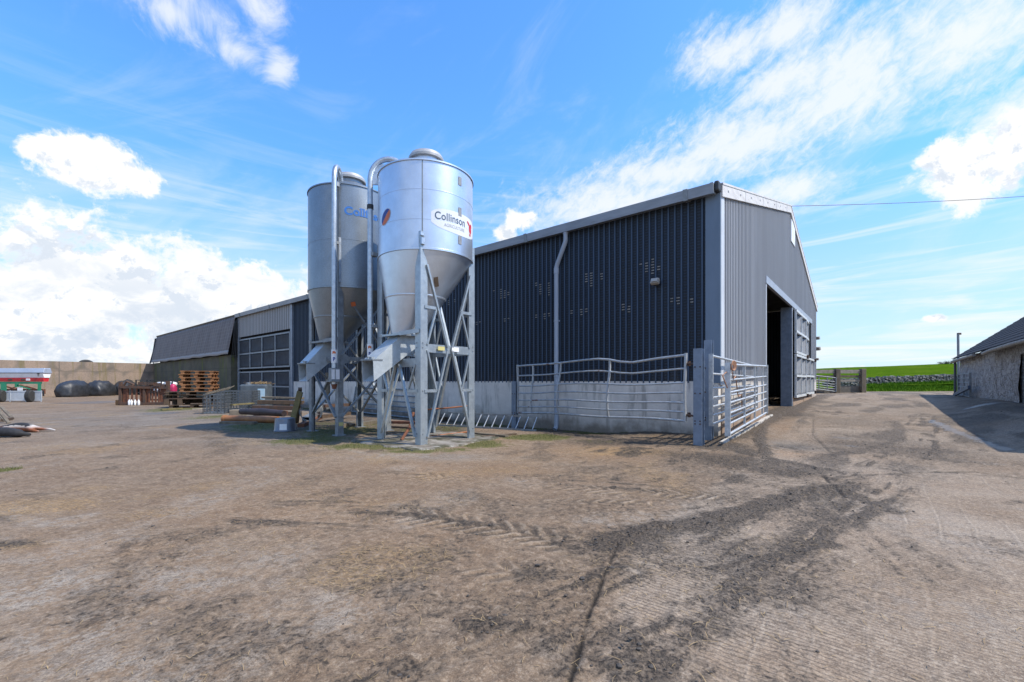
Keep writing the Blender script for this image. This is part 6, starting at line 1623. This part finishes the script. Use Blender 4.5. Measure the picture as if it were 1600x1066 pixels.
# spreader
q = P(75, 628, 34.0)
t = thing('seed_drill', 'white, red and green hopper machine with silver panels and black wheels', 'farm machine', (q.x - 3.4, q.y, zgs(q.x, q.y)), 0.0)
t.scale = (1, 0.36, 1)
L = 3.4
m = MB(); m.prism([(-0.85, 2.22), (-0.9, 2.30), (-0.62, 2.62), (0.62, 2.62), (0.9, 2.3), (0.85, 2.22)], 0, -L, L - 0.02); m.build('hopper_lid', lid_grey, t, bevel=0.04)
m = MB(); m.prism([(-0.85, 2.2), (0.85, 2.2), (0.55, 1.88), (-0.55, 1.88)], 0, -L, L - 0.08); m.build('hopper', white_paint, t)
m = MB(); m.prism([(-0.66, 1.88), (0.55, 1.88), (0.4, 1.58), (-0.55, 1.58)], 0, -L, L - 0.12); m.build('hopper_base', red_paint, t)
m = MB()
for x in (0.55, 1.55): m.box((x, -0.68, 1.66), (x + 0.32, -0.60, 1.80))
m.pieces('warning_plate', rust_dark, t); m = MB(); m.box((1.95, -0.69, 1.66), (2.25, -0.61, 1.82)); m.build('decal', white_label, t)
m = MB(); m.box((-L + 0.1, -0.5, 1.40), (L - 0.3, -0.42, 1.57)); m.box((-0.1, -0.5, 0.8), (0.35, -0.42, 1.4)); m.box((L - 0.62, -0.5, 0.75), (L - 0.36, -0.42, 1.4)); m.box((-L + 0.2, -0.5, 0.75), (-L + 0.5, -0.42, 1.4)); m.box((1.0, -0.5, 1.15), (1.3, -0.42, 1.4)); m.bar((1.2, -0.46, 1.3), (2.2, -0.46, 1.0), 0.08, 0.1)
m.build('frame', green_paint, t)
m = MB(); m.box((-L + 0.2, -0.3, 0.62), (L - 0.3, 0.3, 1.0)); m.tube([(0.3, -0.4, 1.2), (1.0, -0.45, 1.0), (1.9, -0.4, 1.2), (2.6, -0.45, 1.0)], 0.06, 8); m.tube([(0.6, -0.42, 1.0), (1.4, -0.45, 1.3), (2.4, -0.4, 1.05)], 0.05, 8); m.build('metering_gear', rust, t)
m = MB(); m.box((1.25, -0.62, 0.88), (1.65, -0.55, 1.12)); m.build('white_box', white_paint, t)
m = MB(); m.box((-0.35, -0.70, 0.16), (L - 0.2, -0.66, 0.80)); m.build('panel', silver_panel, t)
m = MB()
for z in (0.14, 0.82): m.box((-0.38, -0.74, z - 0.05), (L - 0.18, -0.70, z + 0.05))
for x in (-0.36, 0.74, 1.95, 2.5, 3.15): m.box((x - 0.03, -0.75, 0.0), (x + 0.03, -0.70, 0.9))
m.pieces('panel_rail', silver_panel, t)
for x in (-1.3, 0.25, 2.45):
    m = MB(); m.lathe([(0.12, -0.20), (0.40, -0.20), (0.46, -0.14), (0.46, 0.14), (0.40, 0.20), (0.12, 0.20)], 28); w_ = m.build('wheel', rubber, t, loc=(x, -1.2, 0.46), rot=(0, math.pi / 2, 0), smooth=40); w_.scale = (1, 1.5, 1)
m = MB(); m.box((L - 0.15, -0.72, 0.45), (L - 0.05, -0.60, 0.9)); m.build('end_bracket', black_m, t)
m = MB(); m.cbox((L - 0.42, -0.9, 2.2), (0.2, 0.05, 0.05)); m.cbox((L - 0.42, -0.9, 2.1), (0.04, 0.05, 0.22)); m.build('lid_catch', black_m, t)

# boards and calves at the left edge
for i, (p, q_, w, lab) in enumerate([((14, 662), (-8, 634), 0.09, 'nearest grey board of the leaning frame beyond the calves'), ((20, 655), (2, 636), 0.10, 'farthest grey board of the leaning frame beyond the calves'), ((8, 659), (-14, 634), 0.08, 'middle grey board of the leaning frame beyond the calves')]):
    a = gp(*p, 0.02); b = P(q_[0], q_[1], a.y + 0.8); m = MB(); m.bar(a, b, w, 0.05); plain('leaning_board', m, timber, lab, 'board', 'leaning boards beyond the calves')
m = MB(); a, b = gp(4, 659, 0.05), gp(18, 656, 0.06); m.bar(a, b, 0.12, 0.10); plain('prop', m, pallet_old, 'short dark block under the leaning boards', 'block')
def skin(name, chain, radii, edges, mat, at_, lab, sub=2):
    me = bpy.data.meshes.new(name); me.from_pydata(chain, edges, []); o = bpy.data.objects.new(name, me); COL.objects.link(o); o.location = at_; tag(o, lab, 'calf')
    md = o.modifiers.new('skin', 'SKIN'); md.use_smooth_shade = True
    for i, v in enumerate(me.skin_vertices[0].data): v.radius = radii[i] if isinstance(radii[i], tuple) else (radii[i], radii[i]); v.use_root = (i == 0)
    s = o.modifiers.new('round', 'SUBSURF'); s.levels = sub; s.render_levels = sub
    me.materials.append(mat); return o
q = gp(22, 676)
cq = (q.x, q.y + 0.2, q.z)
ch = [(0.30, 0.02, 0.135), (0.0, 0.02, 0.155), (-0.35, 0.02, 0.145), (-0.62, 0.04, 0.115), (-0.80, 0.08, 0.085), (-0.98, 0.12, 0.075),
      (0.48, 0.02, 0.105), (0.70, 0.0, 0.085), (0.90, 0.0, 0.085), (1.02, -0.01, 0.065), (1.09, -0.01, 0.05), (0.46, -0.14, 0.07), (0.66, -0.20, 0.055), (0.80, -0.22, 0.04), (-0.42, -0.16, 0.06), (-0.55, -0.30, 0.045), (-0.40, -0.42, 0.03)]
ed = [(0, 1), (1, 2), (2, 3), (3, 4), (4, 5), (0, 6), (6, 7), (7, 8), (8, 9), (9, 10), (0, 11), (11, 12), (12, 13), (2, 14), (14, 15), (15, 16)]
skin('calf', ch, [0.13, 0.15, 0.135, 0.085, 0.075, 0.05, 0.075, 0.045, 0.038, 0.026, 0.022, 0.06, 0.04, 0.026, 0.05, 0.03, 0.022], ed, calf_m, cq, 'black and white calf lying on its side with one pale leg stretched out')
q = gp(-2, 684)
cq = (q.x, q.y + 0.1, q.z)
ch = [(0.35, 0, 0.13), (0.1, 0, 0.155), (-0.25, 0, 0.15), (-0.50, 0.05, 0.12), (-0.7, 0.1, 0.09), (0.52, 0.03, 0.09), (0.60, 0.16, 0.06), (0.46, 0.24, 0.04)]
skin('calf', ch, [0.13, 0.15, 0.14, 0.09, 0.07, 0.075, 0.045, 0.03], [(0, 1), (1, 2), (2, 3), (3, 4), (0, 5), (5, 6), (6, 7)], calf_black, cq, 'black calf lying in front of the black and white one')

# ================================================================== old stone building on the right
S0 = Vector((32.8, 32.0)); zS = zgs(*S0)
sb = thing('stone_byre', 'low whitewashed stone byre with peeling walls and a steep dark slate roof', 'byre', (S0.x, S0.y, 0), RZ)
EZ = 3.30
m = MB(); nx, nz = 120, 16; vs = []; fs = []
from mathutils import noise as mnoise
for i in range(nx + 1):
    for j in range(nz + 1):
        x = -17.4 * i / nx; z = -0.3 + (EZ + 0.3) * j / nz
        k = 0.07 * mnoise.noise(Vector((x * 0.9, z * 0.9, 3.0))) + 0.05 * mnoise.noise(Vector((x * 2.6, z * 2.6, 7.0)))
        vs.append((x, k - (0.10 * (z / EZ)), z))
for i in range(nx):
    for j in range(nz):
        q = i * (nz + 1) + j; fs.append((q, q + nz + 1, q + nz + 2, q + 1))
m.add(vs, fs); m.box((-17.4, -0.6, -0.3), (-0.02, -0.16, EZ)); m.box((-30, -0.6, -0.3), (-21.4, 0.0, EZ)); m.box((-21.4, -0.6, 2.75), (-17.4, -0.02, EZ)); m.box((-30, -9, -0.3), (-29.5, -0.6, EZ)); m.box((-30, -9, -0.3), (-0.05, -8.5, EZ))
m.prism([(-0.6, -0.3), (-8.5, -0.3), (-8.5, EZ), (-4.5, EZ + 3.0), (-0.6, EZ)], 0, -0.5, -0.04)
m.build('stone_wall', wash_m, sb, smooth=40)
m = MB(); m.box((-21.3, -0.42, 0.2), (-17.45, -0.30, 2.75))
for x in np.arange(-21.2, -17.5, 0.32): m.box((x, -0.30, 0.2), (x + 0.30, -0.285, 2.74))
m.build('byre_door', mk('dark_green_door', (0.035, 0.045, 0.038), (0.025, 0.03, 0.027), 2, 0.7, stretch=(1, 1, 0.3)), sb)
RP = 0.80
m = MB()
for k in range(60):                                    # courses of slate laid up the slope
    pass
nr_, nxs = 16, 90
for r_ in range(nr_):
    y0 = 0.28 - r_ * 4.8 / nr_; y1 = 0.28 - (r_ + 1) * 4.8 / nr_
    z0 = EZ - 0.05 + (0.28 - y0) * RP + 0.04; z1 = EZ - 0.05 + (0.28 - y1) * RP + 0.015
    m.add([(0.25, y0, z0), (-30.2, y0, z0), (-30.2, y1, z1), (0.25, y1, z1), (0.25, y0, z0 - 0.04), (-30.2, y0, z0 - 0.04)], [(0, 1, 2, 3), (0, 4, 5, 1)])
m.add([(0.25, 0.28, EZ - 0.09), (-30.2, 0.28, EZ - 0.09), (-30.2, -4.52, EZ - 0.12 + 4.8 * RP), (0.25, -4.52, EZ - 0.12 + 4.8 * RP)], [(0, 1, 2, 3)])
m.add([(0.25, -4.52, EZ - 0.03 + 4.8 * RP), (-30.2, -4.52, EZ - 0.03 + 4.8 * RP), (-30.2, -9.3, EZ - 0.1), (0.25, -9.3, EZ - 0.1)], [(0, 1, 2, 3)])
rf = m.build('slate_roof', slate_m, sb)
m = MB(); m.add([(-1.15, 0.2, EZ + 0.06), (-1.32, 0.2, EZ + 0.06), (-1.32, -4.5, EZ + 0.06 + 4.7 * RP), (-1.15, -4.5, EZ + 0.06 + 4.7 * RP)], [(0, 1, 2, 3)]); k_ = m.build('roof_strip', mk('tan_strip', (0.16, 0.13, 0.10), (0.12, 0.10, 0.08), 3, 0.8), rf)
mo = k_.modifiers.new('thickness', 'SOLIDIFY'); mo.thickness = 0.04
m = MB()
pts = [(0.2, 0.29, EZ - 0.26), (-3.2, 0.29, EZ - 0.22), (-6.5, 0.29, EZ - 0.20), (-9.2, 0.29, EZ - 0.17)]; m.tube(pts, 0.10, 8)
pts = [(-12.0, 0.29, EZ - 0.24), (-14.0, 0.29, EZ - 0.18), (-18.0, 0.29, EZ - 0.16), (-26.0, 0.29, EZ - 0.18)]; m.tube(pts, 0.10, 8)
m.build('gutter', old_gutter, sb, smooth=50)
m = MB(); m.tube([(-0.12, 0.2, EZ - 0.1), (-0.10, 0.16, EZ - 0.5), (-0.10, 0.16, zS - 0.1)], 0.075, 10); m.build('downpipe', mk('dark_pipe', (0.10, 0.105, 0.12), (0.07, 0.075, 0.085), 3, 0.6), sb, smooth=50)
q = P(1497, 596, 37.5); t = thing('utility_pole', 'thin grey pole rising behind the corner of the stone byre', 'pole', (q.x, q.y, zgs(q.x, q.y)))
m = MB(); m.tube([(0.05, 0, -0.1), (0.0, 0, 5.05)], 0.085, 10); m.build('shaft', galv_dull, t, smooth=50); m = MB(); m.cbox((0.09, 0, 5.05), (0.26, 0.14, 0.16)); m.build('cap', rust_dark, t)
h0, h1 = S0 - VV * 1.6 + UU * 0.14, S0 - VV * 8.0 + UU * 0.30
z0_, z1_ = zgs(*h0), zgs(*h1)
gate('hurdle', 'small dull steel hurdle leaning on the stone byre wall', (h0.x, h0.y, z0_ + 0.12), (h0.x, h0.y, z0_ + 1.5), (h1.x, h1.y, z1_ + 0.05), (h1.x, h1.y, z1_ + 1.45), [0, 0.2, 0.4, 0.6, 0.8, 1], [0, 0.5, 1], 0.025, galv_dull, None, None, 0.05, 0.10)
e0 = S0 - VV * 2.2 + UU * 0.42; e1 = S0 - VV * 8.6 + UU * 0.42
m = MB(); m.bar((e0.x, e0.y, zgs(*e0) + 0.06), (e1.x, e1.y, zgs(*e1) + 0.62), 0.12, 0.2); plain('slanting_beam', m, mk('blue_steel_beam', (0.07, 0.10, 0.16), (0.05, 0.075, 0.12), 4, 0.5), 'blue steel beam slanting down in front of the small hurdle', 'beam')

# ================================================================== pasture, dry-stone wall, fence
def zf(X, Y):
    z = 1.12 + 0.040 * (X - 37) + 0.0255 * (np.minimum(Y, 128) - 46) - 0.05 * np.maximum(Y - 128, 0)
    return np.maximum(z, 0.55) + 0.10 * (fbm(X * 0.12 + 5, Y * 0.12, 4) - 0.5) + 0.5 * (fbm(X * 0.03 + 15, Y * 0.03, 2) - 0.5) * np.clip((Y - 60) / 40, 0, 1)
nx, ny = 220, 170
xs = np.linspace(22, 330, nx); ysf = 44.5 * (320 / 44.5) ** (np.linspace(0, 1, ny))
FX, FY = np.meshgrid(xs, ysf, indexing='ij'); FZ = zf(FX, FY) + 0.10 * (fbm(FX * 0.9, FY * 0.9, 4) - 0.5)
idx = np.arange(nx * ny).reshape(nx, ny); q4 = np.stack([idx[:-1, :-1], idx[1:, :-1], idx[1:, 1:], idx[:-1, 1:]], -1).reshape(-1, 4)
me = bpy.data.meshes.new('pasture'); me.from_pydata(np.stack([FX.ravel(), FY.ravel(), FZ.ravel()], -1).tolist(), [], q4.tolist()); me.polygons.foreach_set('use_smooth', [True] * len(q4)); me.materials.append(field_m)
fo = bpy.data.objects.new('field', me); COL.objects.link(fo); structure(fo)
# verge between road and wall
m = MB(); vs = []; fs = []; N = 50; K = 8
def verge_edge(u):     # near edge of the verge from the gate post to behind the byre
    return P(1352 + u * 175, 612.5 - 6.0 * u, 41.0 + 1.5 * u)
for i in range(N + 1):
    u = i / N; e = verge_edge(u)
    for j in range(K + 1):
        w = j / K; y = e.y + w * (46.6 - e.y); x = e.x * y / e.y; z = zgs(e.x, e.y) - 0.03 + (float(zf(np.array(x), np.array(46.6))) + 0.05 - zgs(e.x, e.y)) * (w ** 0.8)
        vs.append((x, y, z + 0.05 * random.random() * (0 < w < 1)))
for i in range(N):
    for j in range(K):
        q = i * (K + 1) + j; fs.append((q, q + K + 1, q + K + 2, q + 1))
m.add(vs, fs); vg = m.build('verge', field_m, smooth=60); structure(vg)
verge_pts = vs
# dry-stone wall of individual stones
R_ = random.Random(9)
vs = []; fs = []; tone = []
x = 33.8
while x < 52:
    ztop = float(zf(np.array(x), np.array(46.9))) + 0.72 + R_.uniform(-0.06, 0.06); zb_ = float(zf(np.array(x), np.array(46.9))) - 0.25
    z = zb_; w = R_.uniform(0.17, 0.32)
    while z < ztop:
        h = R_.uniform(0.09, 0.17); o = len(vs); c = (x + R_.uniform(-0.12, 0.12), 46.9 + R_.uniform(-0.10, 0.10), z + h / 2); tt = R_.random()
        ww = w * R_.uniform(0.75, 1.15); dd = 0.5
        for dz in (-1, 1):
            for (dx, dy) in ((-1, -1), (1, -1), (1, 1), (-1, 1)):
                vs.append((c[0] + dx * ww / 2 * R_.uniform(0.78, 1.0), c[1] + dy * dd / 2 * R_.uniform(0.8, 1.0), c[2] + dz * h / 2 * R_.uniform(0.8, 1.05) + dx * R_.uniform(-0.05, 0.05))); tone.append(tt)
        fs += [tuple(o + i for i in f) for f in ((0,3,2,1),(4,5,6,7),(0,1,5,4),(1,2,6,5),(2,3,7,6),(3,0,4,7))]
        z += h * 0.96
    x += w * 0.8
m = MB(); m.add(vs, fs); dw = m.build('drystone_wall', stone_m); tag(dw, 'low grey dry-stone wall along the edge of the green field', 'stone wall')
at_ = dw.data.attributes.new('tone', 'FLOAT', 'POINT'); at_.data.foreach_set('value', tone)
# timber fence, bottom panel and gate beyond the gable
zfn = 0.70
t = thing('timber_fence', 'weathered timber fence with two thick posts beyond the barn gable', 'fence', (0, 0, 0))
for px in (1308, 1348):
    q = P(px, 596, 37.0); m = MB(); m.box((q.x - 0.20, 36.85, zfn - 0.4), (q.x + 0.20, 37.2, EYE + 19.5 / F * 37)); m.build('fence_post', timber, t, bevel=0.03)
for (y0, y1, mt) in ((578, 583.5, fence_wood), (586.5, 590, timber), (593.5, 596.5, fence_wood)):
    m = MB(); a, b = P(1262, 596, 37.1), P(1348, 596, 37.1); m.box((a.x, 37.0, EYE + (HY - y1) / F * 37), (b.x, 37.08, EYE + (HY - y0) / F * 37)); m.build('fence_rail', mt, t)
a, b = P(1309, 596, 37.1), P(1347, 596, 37.1); m = MB(); m.box((a.x, 37.1, 0.3), (b.x, 37.2, EYE - 7 / F * 37)); m.build('fence_board', mk('dark_fence_board', (0.17, 0.155, 0.13), (0.11, 0.10, 0.085), 4, 0.9, 0, 0.3, 10), t)
a, b = P(1306, 596, 36.7), P(1268, 596, 36.7)
gate('far_gate', 'pale sagging field gate between the barn corner and the fence post', (a.x, a.y, EYE - 16 / F * 36.7), (a.x, a.y, EYE + 5.5 / F * 36.7), (b.x, b.y, EYE - 11 / F * 36.7), (b.x, b.y, EYE + 9.5 / F * 36.7), [0, 0.17, 0.34, 0.51, 0.7, 1], [0, 0.35, 0.7, 1], 0.030, galv_dull, None, None, 0.06, 0.1)
m = MB(); a, b = P(1262, 610, 36.9), P(1310, 614, 36.9); m.box((a.x, 37.0, 0.2), (b.x, 37.3, 1.0)); plain('low_wall', m, mk('low_wall_concrete', (0.22, 0.20, 0.175), (0.15, 0.135, 0.115), 3, 0.9, 0, 0.3, 12), 'low dark concrete upstand under the pale sagging gate', 'wall')
# power cable from the gable top
a = W2(GW / 2, -0.12); A3 = Vector((a.x, a.y, top_a(GW / 2) + 0.15)); B3 = Vector((60.0, 35.0, 18.6))
m = MB(); m.tube([A3.lerp(B3, u) + Vector((0, 0, -0.55 * 4 * u * (1 - u))) for u in np.linspace(0, 1, 24)], 0.016, 6)
plain('power_cable', m, black_m, 'thin dark overhead cable running from the gable top to the right', 'cable')
# bare bush on the crest
for i, (px, h, lab) in enumerate(((1484, 0.9, 'thin bare bush on the crest of the field beside the pole'), (1497, 1.5, 'taller bare bush on the field crest half hidden by the byre'), (1474, 0.6, 'smallest bare bush on the field crest'))):
    q = P(px, 596, 124); z = float(zf(np.array(q.x), np.array(124.0))); m = MB(); R_ = random.Random(40 + i)
    for k in range(170):
        a_ = R_.uniform(0, 6.28); s_ = R_.uniform(0.2, 1.0); d = Vector((math.cos(a_) * R_.uniform(0.2, 1.9), math.sin(a_) * 1.0, h * s_)); p0 = d * R_.uniform(0.2, 0.8); m.bar(p0, d + Vector((R_.uniform(-.3, .3), 0, R_.uniform(0, .3))), 0.02, 0.02)
    plain('bush', m, bush_m, lab, 'bush', 'bushes on the field crest', loc=(q.x, 124, z - 0.05))

# ================================================================== loose stuff lying about
rng = np.random.default_rng(5)
def blades(name, ids, mat, lfun, wfun, lift, upright=0.0, extra=None):
    vs = []; fs = []
    for n, i in enumerate(ids):
        x, y, z = GX[i] + rng.uniform(-0.05, 0.05), GY[i] + rng.uniform(-0.05, 0.05), GZ[i]
        a = rng.uniform(0, 6.283); l = lfun(); w = wfun()
        dx, dy = math.cos(a), math.sin(a)
        if upright:
            h = l; lean = rng.uniform(0, 0.6) * l; o = len(vs)
            vs += [(x - dy * w, y + dx * w, z - 0.005), (x + dy * w, y - dx * w, z - 0.005), (x + dx * lean, y + dy * lean, z + h)]; fs.append((o, o + 1, o + 2))
        else:
            t0, t1 = rng.uniform(0, lift), rng.uniform(0, lift); o = len(vs); k = 0.5 * l; bend = rng.uniform(-0.09, 0.09) * l
            mx, my = x - dy * bend, y + dx * bend
            vs += [(x - dx * k - dy * w, y - dy * k + dx * w, z + t0 + 0.004), (x - dx * k + dy * w, y - dy * k - dx * w, z + t0 + 0.004),
                   (mx + dy * w, my - dx * w, z + (t0 + t1) / 2 + 0.008), (mx - dy * w, my + dx * w, z + (t0 + t1) / 2 + 0.008),
                   (x + dx * k + dy * w, y + dy * k - dx * w, z + t1 + 0.004), (x + dx * k - dy * w, y + dy * k + dx * w, z + t1 + 0.004)]
            fs += [(o, o + 1, o + 2, o + 3), (o + 3, o + 2, o + 4, o + 5)]
    m = MB(); m.add(vs, fs); o = m.build(name, mat); o['kind'] = 'stuff'; return o
sw = np.clip(GA['straw'], 0, 1) ** 1.3 + 0.035
blades('loose_straw', scatter(sw, 14000, rng, 22), straw_m, lambda: rng.uniform(0.025, 0.10), lambda: rng.uniform(0.0009, 0.0022), 0.010)
blades('dark_straw', scatter(sw * 0.5 + GA['mud'] * 0.5 + 0.02, 2500, rng, 16), clod_m, lambda: rng.uniform(0.02, 0.06), lambda: rng.uniform(0.0010, 0.0025), 0.010)
ms = np.clip(GA['moss'] - 0.25, 0, 1)
blades('short_grass', scatter(ms ** 2 + 1e-9, 5000, rng, 24), moss_m, lambda: rng.uniform(0.015, 0.055), lambda: rng.uniform(0.004, 0.008), 0, 1.0)
# muck clods and stones
vs = []; fs = []
ico = bmesh.new(); bmesh.ops.create_icosphere(ico, subdivisions=1, radius=1.0); iv = [v.co.copy() for v in ico.verts]; ifc = [[v.index for v in f.verts] for f in ico.faces]; ico.free()
for i in scatter(np.clip(GA['mud'] - 0.2, 0, 1) ** 1.5 + 0.002, 3200, rng, 16):
    r = float(np.clip(rng.lognormal(-5.1, 0.45), 0.003, 0.017)); o = len(vs); x, y, z = GX[i] + rng.uniform(-.06, .06), GY[i] + rng.uniform(-.06, .06), GZ[i]
    sx, sy, sz = r * rng.uniform(0.8, 1.7), r * rng.uniform(0.8, 1.7), r * rng.uniform(0.5, 0.9)
    vs += [(x + v.x * sx * rng.uniform(.8, 1.2), y + v.y * sy * rng.uniform(.8, 1.2), z + sz * 0.4 + v.z * sz) for v in iv]; fs += [tuple(o + k for k in f) for f in ifc]
m = MB(); m.add(vs, fs); o = m.build('muck_clods', clod_m); o['kind'] = 'stuff'
# verge grass
vs = []; fs = []
for _ in range(14000):
    u = rng.random(); w = rng.random() ** 0.8; i = int(u * 49.99); j = w * (K - 0.01); b0_ = verge_pts[i * (K + 1) + int(j)]; b1_ = verge_pts[(i + 1) * (K + 1) + int(j) + 1]
    x = b0_[0] + (b1_[0] - b0_[0]) * rng.random(); y = b0_[1] + (b1_[1] - b0_[1]) * rng.random(); z = (b0_[2] + b1_[2]) / 2
    a = rng.uniform(0, 6.28); h = rng.uniform(0.08, 0.26) * (1.4 if w > 0.85 else 1); wd = 0.02; o = len(vs)
    vs += [(x - math.sin(a) * wd, y + math.cos(a) * wd, z - 0.03), (x + math.sin(a) * wd, y - math.cos(a) * wd, z - 0.03), (x + math.cos(a) * h * 0.4, y + math.sin(a) * h * 0.4, z + h)]; fs.append((o, o + 1, o + 2))
m = MB(); m.add(vs, fs); o = m.build('verge_grass', leaf_m); o['kind'] = 'stuff'
